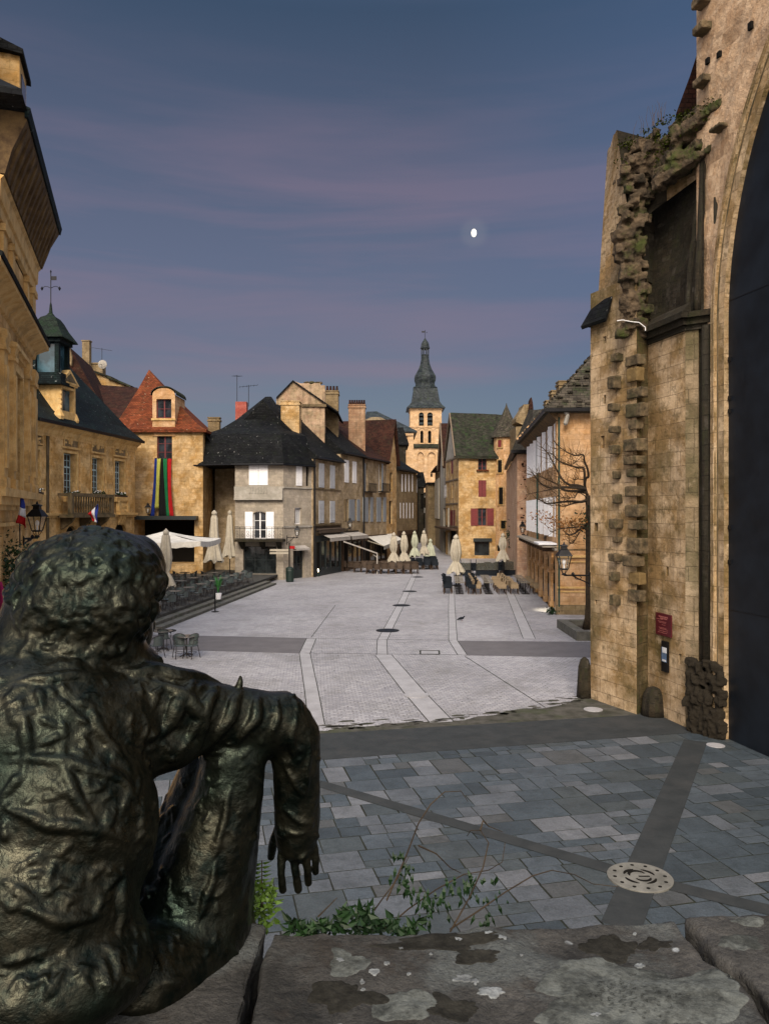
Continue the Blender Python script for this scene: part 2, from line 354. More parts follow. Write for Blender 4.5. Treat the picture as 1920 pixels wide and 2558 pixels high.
M['tower'] = stone('cathedral_stone', (.50, .32, .165), (.58, .40, .24), .7, .35, stain=(.24, .17, .1), st=.35, joint=.3, seed=22)
M['church'] = stone('church_ashlar', (.31, .20, .09), (.60, .45, .29), .66, .35, mortar=.009, stain=(.085, .065, .02), st=.9, joint=.55, bumpd=.02, seed=25, streak=.35, lo=.46)
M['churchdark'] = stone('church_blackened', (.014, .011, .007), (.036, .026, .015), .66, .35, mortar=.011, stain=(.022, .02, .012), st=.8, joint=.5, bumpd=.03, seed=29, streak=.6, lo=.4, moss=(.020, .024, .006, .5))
M['churchstain_shade'] = stone('church_stained_shaded', (.085, .055, .022), (.17, .115, .055), .66, .35, mortar=.011, stain=(.035, .035, .010), st=.8, joint=.5, bumpd=.025, seed=61, streak=.5, lo=.42, moss=(.05, .06, .012, .5))  # darker church stone: mossy stain, plus the return face's shade put into the colour
M['churchstain_shade2'] = stone('church_chamfer_stained_shaded', (.17, .125, .07), (.33, .25, .16), .4, .35, mortar=.011, stain=(.06, .06, .025), st=.8, joint=.5, bumpd=.02, seed=67, streak=.4, lo=.44)  # greenish stain and the turned face's shade, both mixed into the chamfer colour
M['rubble'] = rough_mat('pink_rubble', (.44, .28, .16), (.60, .44, .29), 2.2, .07, .95, (.22, .14, .08), .6, coord='UV')
M['ruin'] = rough_mat('mossy_ruin', (.02, .015, .009), (.12, .085, .052), 2.6, .05, .95, (.04, .05, .010), .95, coord='Object')
M['ruin2'] = rough_mat('broken_toothing_stone', (.035, .028, .016), (.16, .115, .065), 3.5, .03, .95, (.05, .045, .02), .7, coord='Object')
M['trim'] = rough_mat('carved_trim', (.50, .30, .10), (.63, .44, .20), 3, .012, .9, (.2, .14, .06), .5)
M['trimdark'] = rough_mat('weathered_trim', (.075, .055, .03), (.15, .11, .06), 3, .02, .9, (.03, .03, .015), .7)
M['soffit'] = rough_mat('brown_soffit', (.055, .032, .014), (.12, .075, .032), 3, .02, .85, (.2, .13, .05), .35)
M['slate'] = rooftile('dark_slate', (.003, .0035, .005), (.011, .012, .013), .25, .14, (.010, .014, .008), .5, .8, light=(.18, .18, .17))
M['slateblue'] = rooftile('blue_slate', (.003, .006, .008), (.010, .018, .021), .22, .12, (.012, .032, .026), .5, .75, light=(.2, .22, .22))
M['lauze'] = rooftile('stone_lauze', (.035, .031, .026), (.085, .073, .058), .35, .16, (.035, .055, .018), .55, .9, .04)
M['lauze2'] = rooftile('stone_lauze_mossy', (.018, .019, .014), (.045, .044, .034), .3, .14, (.03, .06, .018), .7, .9, .04)
M['redtile'] = rooftile('orange_clay_tile', (.105, .027, .012), (.19, .052, .02), .2, .12, (.09, .05, .02), .4, .8, light=(.42, .3, .2))
M['redtile2'] = rooftile('brown_clay_tile', (.022, .010, .008), (.048, .018, .012), .2, .12, (.05, .035, .02), .5, .85, light=(.1, .07, .05))
M['lead'] = rooftile('tower_slate', (.016, .021, .026), (.04, .048, .053), .35, .25, (.03, .045, .026), .6, .55)
M['white'] = plain('white_shutter_paint', (.80, .80, .82), .55, var=.08)
M['whitelv'] = louvre('white_louvre', (.72, .76, .82))
M['bluelv'] = louvre('pale_blue_louvre', (.36, .41, .47))
M['redp'] = plain('oxblood_paint', (.13, .012, .014), .6)
M['bluep'] = plain('blue_grey_paint', (.34, .48, .52), .5)
M['greenp'] = plain('dark_green_paint', (.01, .045, .035), .5)
M['wood'] = rough_mat('dark_wood', (.035, .02, .012), (.07, .04, .022), 6, .01, .7)
M['woodlt'] = rough_mat('weathered_wood', (.12, .085, .055), (.18, .14, .1), 6, .01, .8)
M['glass'] = glassm('window_glass'); M['dark'] = plain('dark_interior', (.008, .007, .006), .9, spec=.1)
M['glassblue'] = glassm('window_glass_bluish', (.02, .045, .06))
M['shopgl'] = glassm('shop_glass', (.006, .008, .009), .08)
M['shopfr'] = plain('dark_shopfront', (.012, .018, .02), .45)
M['iron'] = plain('black_iron', (.010, .010, .012), .45, .6, var=.4)
M['irong'] = plain('green_black_iron', (.012, .022, .018), .45, .5)
M['lampgl'] = glassm('lantern_glass', (.16, .15, .10), .2)
M['canvas'] = cloth('cream_canvas', (.43, .39, .315)); M['canvasw'] = cloth('white_canvas', (.62, .60, .55)); M['canvasg'] = cloth('greenish_canvas', (.42, .44, .34))
M['awn'] = cloth('grey_awning', (.42, .39, .36)); M['brown'] = plain('brown_wicker', (.05, .032, .02), .8)
M['wick'] = rough_mat('tan_wicker', (.22, .16, .095), (.34, .26, .17), 30, .004, .8)
M['chair'] = plain('dark_bistro_frame', (.015, .012, .012), .5); M['weave'] = plain('grey_green_weave', (.05, .065, .066), .45, var=.5, scale=40)
M['tabtop'] = plain('grey_tabletop', (.085, .08, .075), .35); M['tabwood'] = plain('slatted_wood', (.15, .13, .10), .6)
M['navy'] = cloth('navy_cover', (.012, .016, .022)); M['brick'] = stone('red_brick', (.36, .08, .06), (.42, .12, .09), .22, .07, stain=(.2, .08, .06), st=.3, joint=.5)
M['steel'] = plain('black_steel_door', (.006, .009, .014), .5, .0, .25, var=.5, scale=1.2)
M['blue'] = cloth('blue_fabric', (.012, .03, .20)); M['yellow'] = cloth('lime_fabric', (.40, .40, .08)); M['black'] = cloth('black_fabric', (.008, .008, .009))
M['green'] = cloth('green_fabric', (.01, .14, .05)); M['red'] = cloth('red_fabric', (.36, .012, .014)); M['flagw'] = cloth('white_fabric', (.6, .6, .62)); M['flagb'] = cloth('flag_blue', (.02, .035, .2))
M['bark'] = rough_mat('dark_bark', (.02, .014, .009), (.055, .038, .022), 9, .012, .95); M['twig'] = rough_mat('twig_bark', (.05, .028, .012), (.11, .065, .028), 9, .0, .95)
M['leaf'] = rough_mat('green_leaf', (.004, .016, .004), (.013, .042, .009), 5, 0, .55); M['leafr'] = rough_mat('rusty_leaf', (.20, .075, .015), (.32, .14, .03), 5, 0, .7)
M['leafd'] = rough_mat('dry_leaf', (.02, .02, .008), (.045, .035, .014), 5, 0, .7); M['terrace'] = rough_mat('shade_toned_terrace_paving', (.035, .034, .032), (.06, .058, .052), 3, .008, .9); M['concrete'] = rough_mat('kerb_concrete', (.07, .068, .06), (.13, .125, .11), 4, .008, .9, (.05, .06, .03), .5)  # terrace floor colour is darkened to carry the shade lying over it
M['soil'] = rough_mat('soil', (.02, .014, .01), (.04, .028, .018), 9, .02, 1)
M['sign'] = plain('burgundy_plaque', (.07, .006, .012), .35, var=.12); M['signtx'] = plain('rose_lettering', (.30, .10, .09), .5); M['paper'] = plain('pale_paper', (.55, .57, .6), .6)
M['screenblue'] = plain('blue_poster', (.08, .13, .22), .35); M['bin'] = plain('dark_green_bin', (.006, .018, .014), .5)
# ------------------------------------------------------------------ ground
def cobble():
    m, t, b = new_mat('granite_setts'); g = G(t); co = g.coord('UV', rot=(0, 0, R(-5.3))); 
    wob = g.n('ShaderNodeTexNoise'); wob.inputs['Scale'].default_value = 1.2; g.l(co, wob.inputs[0])
    vm = g.n('ShaderNodeMix', data_type='VECTOR'); vm.inputs[0].default_value = .05; g.l(co, vm.inputs[4]); g.l(wob.outputs['Color'], vm.inputs[5])
    br = g.n('ShaderNodeTexBrick'); g.l(vm.outputs[1], br.inputs[0]); br.inputs['Scale'].default_value = 1; br.inputs['Brick Width'].default_value = .19; br.inputs['Row Height'].default_value = .13
    br.inputs['Mortar Size'].default_value = .012; br.inputs['Mortar Smooth'].default_value = .5; br.inputs['Color1'].default_value = (0, 0, 0, 1); br.inputs['Color2'].default_value = (1, 1, 1, 1); br.inputs['Mortar'].default_value = (.5, .5, .5, 1)
    col = g.mix(g.noise(co, .22, 6, .6), (.385, .38, .40, 1), (.285, .28, .295, 1))
    col = g.mix(1.0, col, g.mix(br.outputs['Color'], (.80, .80, .82, 1), (1.12, 1.11, 1.1, 1)), 'MULTIPLY')
    col = g.mix(g.math('MULTIPLY', g.noise(co, .55, 7, .75, .5, .62), .5), col, (.20, .195, .19, 1))
    col = g.mix(g.math('MULTIPLY', br.outputs['Fac'], .38), col, (.08, .075, .07, 1))
    col = g.mix(g.noise(co, 9.0, 2, .5, .66, .70), col, (.05, .047, .045, 1))
    g.l(col, b.inputs['Base Color']); b.inputs['Roughness'].default_value = .62; b.inputs['Specular IOR Level'].default_value = .4
    n1 = g.bump(g.math('SUBTRACT', 1.0, br.outputs['Fac']), .9, .02); g.l(g.bump(g.noise(co, 14, 5, .7, .2, .8), .6, .02, n1), b.inputs['Normal']); return m
M['cobble'] = cobble()
def flag(i, c):
    m, t, b = new_mat('flagstone_tone'); g = G(t); co = g.coord('UV', loc=(i * 7.3, i * 3.1, 0))
    col = g.mix(g.noise(co, 1.4, 6, .65), (*c, 1), tuple(x * .68 for x in c) + (1,))
    col = g.mix(g.math('MULTIPLY', g.noise(co, 4.5, 6, .75, .5, .64), .5), col, (c[0] * .4, c[1] * .43, c[2] * .4, 1))
    col = g.mix(.55, col, g.mix(g.noise(co, 28, 6, .8, .3, .7), (.35, .35, .35, 1), (1.7, 1.7, 1.7, 1)), 'MULTIPLY')
    g.l(col, b.inputs['Base Color']); b.inputs['Roughness'].default_value = .55; b.inputs['Specular IOR Level'].default_value = .4
    g.l(g.bump(g.noise(co, 9, 7, .72, .2, .8), .7, .02), b.inputs['Normal']); return m
FL = [flag(i, c) for i, c in enumerate([(.074, .092, .110), (.056, .073, .088), (.100, .113, .130), (.060, .074, .082), (.145, .155, .172), (.044, .058, .070), (.078, .084, .088)])]
M['asph'] = rough_mat('dark_asphalt', (.022, .026, .028), (.034, .038, .040), 2.2, .006, .8, (.05, .05, .05), .4, coord='UV')
M['asph2'] = rough_mat('lighter_asphalt', (.10, .094, .10), (.125, .118, .124), 1.5, .006, .85, coord='UV')
M['joint'] = rough_mat('dark_joint', (.012, .013, .011), (.022, .026, .015), 3, .01, .95, coord='UV')
M['linest'] = rough_mat('gutter_stone', (.365, .36, .375), (.28, .275, .285), 1.5, .01, .6, coord='UV')
M['dirt'] = rough_mat('mossy_dirt', (.03, .03, .022), (.085, .08, .07), 2.5, .01, .95, (.04, .05, .02), .6, coord='UV')
g0 = MB(); g0.quad((-3000, -3000, 0), (3000, -3000, 0), (3000, 3000, 0), (-3000, 3000, 0)); g0.build('ground', M['cobble'], kind='structure')

def strip_poly(name, mat, pts, z, **k):
    m = MB(); n = len(pts); m.slab([Vector((p[0], p[1], z)) for p in pts], .003); return m.build(name, mat, kind='structure')
# near asphalt band and the mossy seam behind it
BD = Vector((.9737, .228)); BO = Vector((-1.39, 16.67)); BV = Vector((.228, -.9737))
def bp(u, v): return BO + BD * u + BV * v
strip_poly('asphalt_band', M['asph'], [bp(-12, 0), bp(12, 0), bp(12, -1.75), bp(7.0, -1.80), bp(0, -1.95), bp(-12, -2.2)], .010)
rnd = random.Random(3)
seam = [bp(-12 + i * .5, -1.2) for i in range(46)] ; seam2 = []
for i in range(46):
    u = -12 + i * .5; seam2.append(bp(u, -2.15 - max(0, (u - 4)) * .32 - rnd.uniform(0, .35)))
strip_poly('mossy_seam', M['dirt'], seam + seam2[::-1], .005)
sb = MB(); rs_ = random.Random(19)
for k in range(170):
    u_ = rs_.uniform(-9, 9); v_ = -2.2 - max(0, (u_ - 4)) * .32 - abs(rs_.gauss(0, .28)); c_ = bp(u_, v_); w_, h_ = rs_.uniform(.05, .35), rs_.uniform(.03, .12); ps = []
    for j in range(7): a_ = 6.283 * j / 7; r_ = rs_.uniform(.6, 1.1); q_ = c_ + BD * (math.cos(a_) * w_ * r_) + BV * (math.sin(a_) * h_ * r_); ps.append((q_.x, q_.y, .0075))
    sb.slab(ps, .002)
sb.build('dirt_patches', M['dirt'], kind='structure')
# random-coursed flagstones in front of the wall
gb = MB(); P = [bp(-12, 0.0), bp(14, 0.0), bp(14, 15.5), bp(-12, 15.5)]; gb.slab([(p.x, p.y, .004) for p in P], .003); gb.build('flagstone_bedding', M['joint'], kind='structure')
fs = MB(); v = 0.02; rnd = random.Random(11)
while v < 15.3:
    h = rnd.choice([.78, .62, .9, .55]); u = -12 + rnd.uniform(0, .8)
    while u < 13.5:
        w = rnd.uniform(.45, 1.2); cells = []
        if rnd.random() < .45: k = rnd.uniform(.35, .65); cells = [(u, v, w, h * k), (u, v + h * k, w, h * (1 - k))]
        else: cells = [(u, v, w, h)]
        for (a, c, ww, hh) in cells:
            parts = [(a, ww)]
            if hh < .45 and ww > .7 or (ww > .9 and rnd.random() < .55): k = rnd.uniform(.35, .65); parts = [(a, ww * k), (a + ww * k, ww * (1 - k))]
            for (a2, w2) in parts:
                g_ = .011; j = lambda: rnd.uniform(-.009, .009); zt = .011 + rnd.uniform(0, .004)
                ps = [bp(a2 + g_ + j(), c + g_ + j()), bp(a2 + w2 - g_ + j(), c + g_ + j()), bp(a2 + w2 - g_ + j(), c + hh - g_ + j()), bp(a2 + g_ + j(), c + hh - g_ + j())]
                fs.slab([(p.x, p.y, zt) for p in ps], .006, rnd.choices(range(7), [5, 4, 4, 3, 2, 3, 1])[0])
        u += w
    v += h
fs.build('flagstone_paving', FL, kind='structure')
def road(name, mat, a, b, w, z):
    a, b = Vector(a[:2]), Vector(b[:2]); d = (b - a).normalized(); n = Vector((-d.y, d.x)) * w / 2
    return strip_poly(name, mat, [a - n, b - n, b + n, a + n], z)
DC = gnd('G1', 1190, 722)
road('asphalt_strip', M['asph'], gnd('G1', 1392, 222), DC, .5, .020)
road('asphalt_strip', M['asph'], DC, gnd('G1', 1120, 900), .5, .020)
road('asphalt_strip', M['asph'], gnd('G1', 25, 378), DC, .30, .024)
road('asphalt_strip', M['asph'], DC, gnd('G1', 1700, 850), .30, .024)
road('asphalt_strip', M['asph'], gnd('G1', 25, 378), Vector((-8, 17.9, 0)), .30, .024)
# far asphalt band either side of the central carriageway
def gp(c, *pts): return [gnd(c, *p) for p in pts]
strip_poly('asphalt_band', M['asph2'], gp('G2', (135, 313), (592, 323), (565, 381), (60, 367)) , .004)
strip_poly('asphalt_band', M['asph2'], [gnd('G2', 60, 367), gnd('G2', 135, 313), Vector((-16, 34.6, 0)), Vector((-17, 31.4, 0))], .0041)
strip_poly('asphalt_band', M['asph2'], gp('G2', (1142, 333), (1700, 338), (1720, 398), (1178, 388)), .004)
def gutter(pts, w=.42, z=.006, dbl=True):
    m = MB(); P = [Vector(p[:2]) for p in pts]
    for a, b in zip(P, P[1:]):
        d = (b - a).normalized(); n = Vector((-d.y, d.x))
        if dbl: m.slab([(*(a - n * w / 2), z), (*(b - n * w / 2), z), (*(b + n * w / 2), z), (*(a + n * w / 2), z)], .002, 0)
        for s in ((-1, 1) if dbl else (0,)):
            o = n * (w / 2 * s); e = n * .012; m.slab([(*(a + o - e), z + .004), (*(b + o - e), z + .004), (*(b + o + e), z + .004), (*(a + o + e), z + .004)], .002, 1)
    m.build('gutter_stones', [M['linest'], M['joint']], kind='structure')
gutter(gp('G2', (1000, 60), (935, 200), (866, 332), (866, 386)), .4)
gutter(gp('G2', (872, 388), (985, 525), (1090, 640)), .62)
gutter(gp('G2', (600, 325), (575, 381), (600, 520), (620, 650)), .4, .0063)
gutter(gp('G2', (1128, 60), (1128, 200), (1133, 332), (1168, 386)), .35)
gutter(gp('G2', (1345, 150), (1420, 325)), .5)
gutter(gp('G2', (1178, 392), (1480, 585)), .1, .005, False)
gutter(gp('G2', (592, 325), (1130, 332)), .1, .008, False); gutter(gp('G2', (575, 380), (1168, 387)), .1, .008, False)
gutter(gp('G2', (690, 200), (600, 320)), .1, .008, False)
def cover(c, x, y, rad, label, mat='iron', name='manhole_cover'):
    p = gnd(c, x, y); o = thing(name, p, label, 'manhole cover', 'round covers set in the paving')
    m = MB(); m.lathe(p, [(rad, .006), (rad, .020), (rad * .96, .022)], 24); m.build('rim', M[mat], o)
    m = MB(); m.lathe(p + Vector((0, 0, .003)), [(rad * .86, .018), (rad * .86, .023)], 24)
    for k in range(5): m.box(Fr((p.x, p.y), (p.x + 1, p.y)), -rad * .6, rad * .6, -rad * .55 + k * rad * .25, -rad * .45 + k * rad * .25, .024, .029)
    m.build('lid', M['steel'] if mat == 'iron' else M['linest'], o)
cover('G2', 887, 295, .52, 'dark round cast cover, nearest one on the centre gutter before the asphalt bands')
cover('G2', 939, 200, .50, 'second dark round cover up the centre gutter of the square')
cover('G2', 970, 147, .48, 'third dark round cover up the centre gutter of the square')
cover('G2', 1000, 93, .48, 'farthest dark round cover on the centre gutter near the street mouth')
cover('G2', 995, 539, .36, 'pale round cover on the wide gutter just beyond the near asphalt band', 'linest')
cover('T3', 405, 1178, .5, 'dark round cover by the near corner of the terrace steps')
cover('G1', 1020, 107, .25, 'small pale round ground light at the foot of the church wall', 'linest', 'ground_light')
cover('G1', 1465, 238, .2, 'small pale round ground light beside the black church door', 'linest', 'ground_light')
# the big pierced drain at the crossing of the asphalt strips
dr = thing('drain_cover', DC, 'large pale round pierced drain cover where the asphalt strips cross', 'drain cover')
m = MB(); m.lathe(DC, [(.46, .0), (.46, .036), (.445, .040)], 40); m.build('plate', rough_mat('pale_cast_plate', (.20, .195, .175), (.12, .118, .105), 5, .004, .6), dr)
m = MB()
for k in range(12):
    a = 2 * math.pi * k / 12; m.lathe(DC + Vector((math.cos(a) * .36, math.sin(a) * .36, 0)), [(.028, .0395), (.028, .0425)], 10)
def arcb(m, c, r, a0, a1, w, z0, z1, n=8):
    for i in range(n):
        a, b = a0 + (a1 - a0) * i / n, a0 + (a1 - a0) * (i + 1) / n; ww = w * math.sin(math.pi * (i + .5) / n) ** .5
        pa = [c + Vector((math.cos(t) * rr, math.sin(t) * rr, z1)) for t, rr in ((a, r - ww / 2), (b, r - ww / 2), (b, r + ww / 2), (a, r + ww / 2))]; m.slab(pa, z1 - z0)
for k in range(4): arcb(m, DC, .22, R(90 * k + 8), R(90 * k + 70), .05, .0395, .0425)
arcb(m, DC + Vector((-.02, .05, 0)), .12, R(20), R(190), .06, .0395, .0427); arcb(m, DC + Vector((.03, -.03, 0)), .11, R(200), R(350), .05, .0395, .0429)
m.box(Fr((DC.x, DC.y), (DC.x + 1, DC.y)), -.02, .14, -.015, .02, .0395, .0431)
m.build('slots', M['dark'], dr)
# access hatch outline
h0 = gnd('G2', 1010, 371); hb = thing('access_hatch', h0, 'thin dark rectangular hatch outline between the two asphalt bands', 'hatch')
m = MB(); a = gp('G2', (1010, 371), (1080, 371), (1082, 384), (1010, 384))
for i in range(4): m.bar(a[i] + Vector((0, 0, .012)), a[(i + 1) % 4] + Vector((0, 0, .012)), .06, .008)
m.build('frame', M['joint'], hb); m = MB(); m.slab([p + Vector((0, 0, .008)) for p in a], .005); m.build('lid', M['linest'], hb)
# raised cafe terrace with its steps
A0, A1 = gnd('T3', 425, 1150), gnd('T3', 1400, 763); td = (A1 - A0).normalized(); tn = Vector((-td.y, td.x, 0))
A0 = A0 - td * .6
TZ = .42
ter = thing('terrace', A0, 'long stone cafe terrace with three dark steps down to the square', 'terrace', kind=None)
for i in range(3):
    m = MB(); a = A0 + tn * (.42 * i) + td * (.35 * i); b = A1 + tn * (.42 * i) + td * .3; z0, z1 = (.14 * i, .14 * (i + 1))
    L = [a, b, b + tn * (16 - .42 * i), a + tn * (16 - .42 * i)]
    if i == 2: L = [a, b, b + td * 9, b + td * 9 + tn * 15, a + tn * 15]
    m.prism([(p.x, p.y, z0 + .001) for p in L], (0, 0, .14 - (.002 if i < 2 else 0)))
    m.build('step' if i < 2 else 'floor', M['concrete'] if i < 2 else M['terrace'], ter)
# ------------------------------------------------------------------ building helpers
def wall_grid(mb, fr, u0, u1, z0, z1, ops, depth=.28, mi=0, d=0.0):
    us = sorted(set([u0, u1] + [o['u0'] for o in ops] + [o['u1'] for o in ops])); us = [u for u in us if u0 - 1e-6 <= u <= u1 + 1e-6]
    zs = sorted(set([z0, z1] + [o['z0'] for o in ops] + [o['z1'] for o in ops])); zs = [z for z in zs if z0 - 1e-6 <= z <= z1 + 1e-6]
    for i in range(len(us) - 1):
        run = None
        for j in range(len(zs) - 1):
            cu, cz = (us[i] + us[i + 1]) / 2, (zs[j] + zs[j + 1]) / 2
            hole = any(o['u0'] < cu < o['u1'] and o['z0'] < cz < o['z1'] for o in ops)
            if not hole: mb.quad(fr.p(us[i], d, zs[j]), fr.p(us[i + 1], d, zs[j]), fr.p(us[i + 1], d, zs[j + 1]), fr.p(us[i], d, zs[j + 1]), mi)
    for o in ops:
        a, b, c, e = o['u0'], o['u1'], o['z0'], o['z1']; D = d - o.get('depth', depth)
        mb.quad(fr.p(a, d, c), fr.p(a, D, c), fr.p(a, D, e), fr.p(a, d, e), mi); mb.quad(fr.p(b, d, c), fr.p(b, d, e), fr.p(b, D, e), fr.p(b, D, c), mi)
        mb.quad(fr.p(a, d, e), fr.p(a, D, e), fr.p(b, D, e), fr.p(b, d, e), mi); mb.quad(fr.p(a, d, c), fr.p(b, d, c), fr.p(b, D, c), fr.p(a, D, c), mi)
        if o.get('arch'):
            h = o['arch']; n = 8; cx = (a + b) / 2; rx_ = (b - a) / 2
            pts = [(cx + rx_ * math.cos(math.pi * k / n), e - h + h * math.sin(math.pi * k / n)) for k in range(n + 1)]
            for dd in (d - .004, D + .004):
                for k in range(n):
                    cn = (b, e) if k < n / 2 else (a, e); (p1, q1), (p2, q2) = pts[k], pts[k + 1]
                    mb.add([fr.p(cn[0], dd, cn[1]), fr.p(p1, dd, q1), fr.p(p2, dd, q2)], [(0, 1, 2)], mi)
                mb.add([fr.p(b, dd, e), fr.p(cx, dd, e), fr.p(a, dd, e)], [(0, 1, 2)], mi)
            for k in range(n):
                (p1, q1), (p2, q2) = pts[k], pts[k + 1]
                mb.quad(fr.p(p1, d - .004, q1), fr.p(p2, d - .004, q2), fr.p(p2, D + .004, q2), fr.p(p1, D + .004, q1), mi)
def op(fr, c, x0, y0, x1, y1, kind='grid', xm=None, **k):
    """opening from the photograph: left/right columns and the sill/head measured at the middle column"""
    xm = (x0 + x1) / 2 if xm is None else xm
    ua, ub = fr.px(c, x0, y0)[0], fr.px(c, x1, y0)[0]; z1 = fr.px(c, xm, y0)[1]; z0 = fr.px(c, xm, y1)[1]
    return dict(u0=min(ua, ub), u1=max(ua, ub), z0=z0, z1=z1, kind=kind, **k)
def window(fr, th, o):
    k = o['kind']; a, b, c, e = o['u0'], o['u1'], o['z0'], o['z1']; D = -(o.get('rec', .2)); w, h = b - a, e - c
    fm = o.get('fm', 'white'); t = min(.06, w * .09)
    gl = M[o.get('gl', 'glass')]
    if k == 'void': return
    if k == 'dark':
        m = MB(); m.box(fr, a, b, D - .06, D - .02, c, e); m.build('window', M['dark'], th); return
    if k in ('shut', 'red', 'slat'):
        m = MB(); mat = {'shut': 'white', 'red': 'redp', 'slat': 'whitelv'}[k]; mat = o.get('sm', mat)
        n = 2 if w > .5 else 1
        for i in range(n):
            m = MB(); x0, x1 = a + w * i / n + .012, a + w * (i + 1) / n - .012
            m.box(fr, x0, x1, .0 if o.get('proud') else -.06, .05 if o.get('proud') else -.01, c + .02, e - .02)
            fz = .055 if o.get('proud') else -.005
            for zz in (c + .12 * h, c + .85 * h): m.box(fr, x0 + .02, x1 - .02, fz - .004, fz + .018, zz, zz + .07)
            m.build('shutter', M[mat], th)
        m = MB(); m.box(fr, a, b, D - .1, D - .06, c, e); m.build('window', M['dark'], th)
        return
    m = MB(); nx, ny = o.get('n', (2, 4))
    if k == 'door': nx, ny = o.get('n', (2, 2))
    m.box(fr, a, a + t, D - .05, D, c, e); m.box(fr, b - t, b, D - .05, D, c, e); m.box(fr, a + t, b - t, D - .05, D, c, c + t * 1.3); m.box(fr, a + t, b - t, D - .05, D, e - t, e)
    for i in range(1, nx): x = a + w * i / nx; wd = t * (.8 if i * 2 == nx else .28); m.box(fr, x - wd, x + wd, D - .046, D + .006, c + t, e - t)
    for j in range(1, ny): z = c + h * j / ny; hd = t * (.8 if o.get('tr') == j else .28); m.box(fr, a + t, b - t, D - .043, D + .003, z - hd, z + hd)
    if k == 'door': m.box(fr, a + t, b - t, D - .04, D - .001, c + t, c + h * .3)
    if o.get('arch'):
        pass
    f = m.build('window' if k != 'door' else 'door', M[fm], th)
    m = MB(); m.box(fr, a + .01, b - .01, D - .09, D - .03, c + .01, e - .01); m.build('pane', gl, f)
    if o.get('curt'):
        pass
    sh = o.get('sh')
    if sh:
        sw = o.get('sw', w * .5)
        for sgn in (-1, 1):
            if o.get('side') and o['side'] != sgn: continue
            x0, x1 = (a - sw - .02, a - .02) if sgn < 0 else (b + .02, b + sw + .02)
            m = MB(); m.box(fr, x0, x1, .03, .07, c + .02, e - .02)
            for zz in (c + .12 * h, c + .84 * h): m.box(fr, x0 + .02, x1 - .02, .071, .088, zz, zz + .07)
            m.build('shutter', M[sh], th)
def sills(fr, th, ops, mat, pr=.07, hh=.09, ov=.08, name='sill', heads=False):
    for o in ops:
        if o.get('nosill'): continue
        m = MB(); m.box(fr, o['u0'] - ov, o['u1'] + ov, -.05, pr, o['z0'] - hh, o['z0'] + .004)
        m.build(name, mat, th)
def house(name, loc, label, cat, pts, z1, wmat, ops={}, z0=0.0, depth=.28, group=None, vis=None, sill=None, gables={}, skip=()):
    """footprint counter-clockwise seen from above, front-left corner first; returns thing and edge frames"""
    ops = dict(ops); th = thing(name, loc, label, cat, group); m = MB(); n = len(pts); frs = []
    for i in range(n):
        fr = Fr(pts[i], pts[(i + 1) % n]); frs.append(fr)
        if i in skip: continue
        oo = [o(fr) if callable(o) else o for o in ops.get(i, [])]; ops[i] = oo
        wall_grid(m, fr, 0, fr.L, z0, z1, oo, depth)
        if i in gables:
            hgt, k = gables[i]; m.add([fr.p(0, 0, z1), fr.p(fr.L, 0, z1), fr.p(fr.L * k, 0, z1 + hgt)], [(0, 1, 2)])
    m.build('wall', wmat, th)
    for i in range(n):
        for o in ops.get(i, []): window(frs[i], th, o)
        if sill: sills(frs[i], th, [o for o in ops.get(i, []) if not o.get('nosill')], M[sill])
    return th, frs
def chimney(th, p, w, d, z0, z1, mat, pots=0, cap=True, rz=0.0, name='chimney'):
    fr = Fr((p[0] - w / 2 * math.cos(rz), p[1] - w / 2 * math.sin(rz)), (p[0] + w / 2 * math.cos(rz), p[1] + w / 2 * math.sin(rz)))
    m = MB(); m.box(fr, 0, w, -d, 0, z0, z1)
    if cap: m.box(fr, -.07, w + .07, -d - .07, .07, z1 - .28, z1 - .14); m.box(fr, -.05, w + .05, -d - .05, .05, z1, z1 + .08)
    c = m.build(name, mat, th)
    for i in range(pots):
        q_ = fr.p(w * (i + .5) / pots, -d / 2, z1 + .08); mm = MB(); mm.lathe(q_, [(.11, 0), (.13, .05), (.09, .45), (.11, .5)], 8); mm.build('chimney_pot', M['redtile2'], c)
    return c
def antenna(p, h, label, az=0.3, n=6, w=.9):
    th = thing('tv_antenna', p, label, 'antenna', 'rooftop television antennas'); m = MB(); p = Vector(p); m.tube([p, p + Vector((0, 0, h))], .025, 6); m.build('mast', M['iron'], th)
    m = MB(); d = Vector((math.cos(az), math.sin(az), .15)); t = p + Vector((0, 0, h - .1)); m.tube([t - d * w / 2, t + d * w / 2], .018, 5)
    for i in range(n): c = t + d * w * (i / (n - 1) - .5); e = Vector((-d.y, d.x, 0)) * .25; m.tube([c - e + Vector((0, 0, .05)), c + e - Vector((0, 0, .05))], .012, 4)
    m.build('boom', M['iron'], th); return th
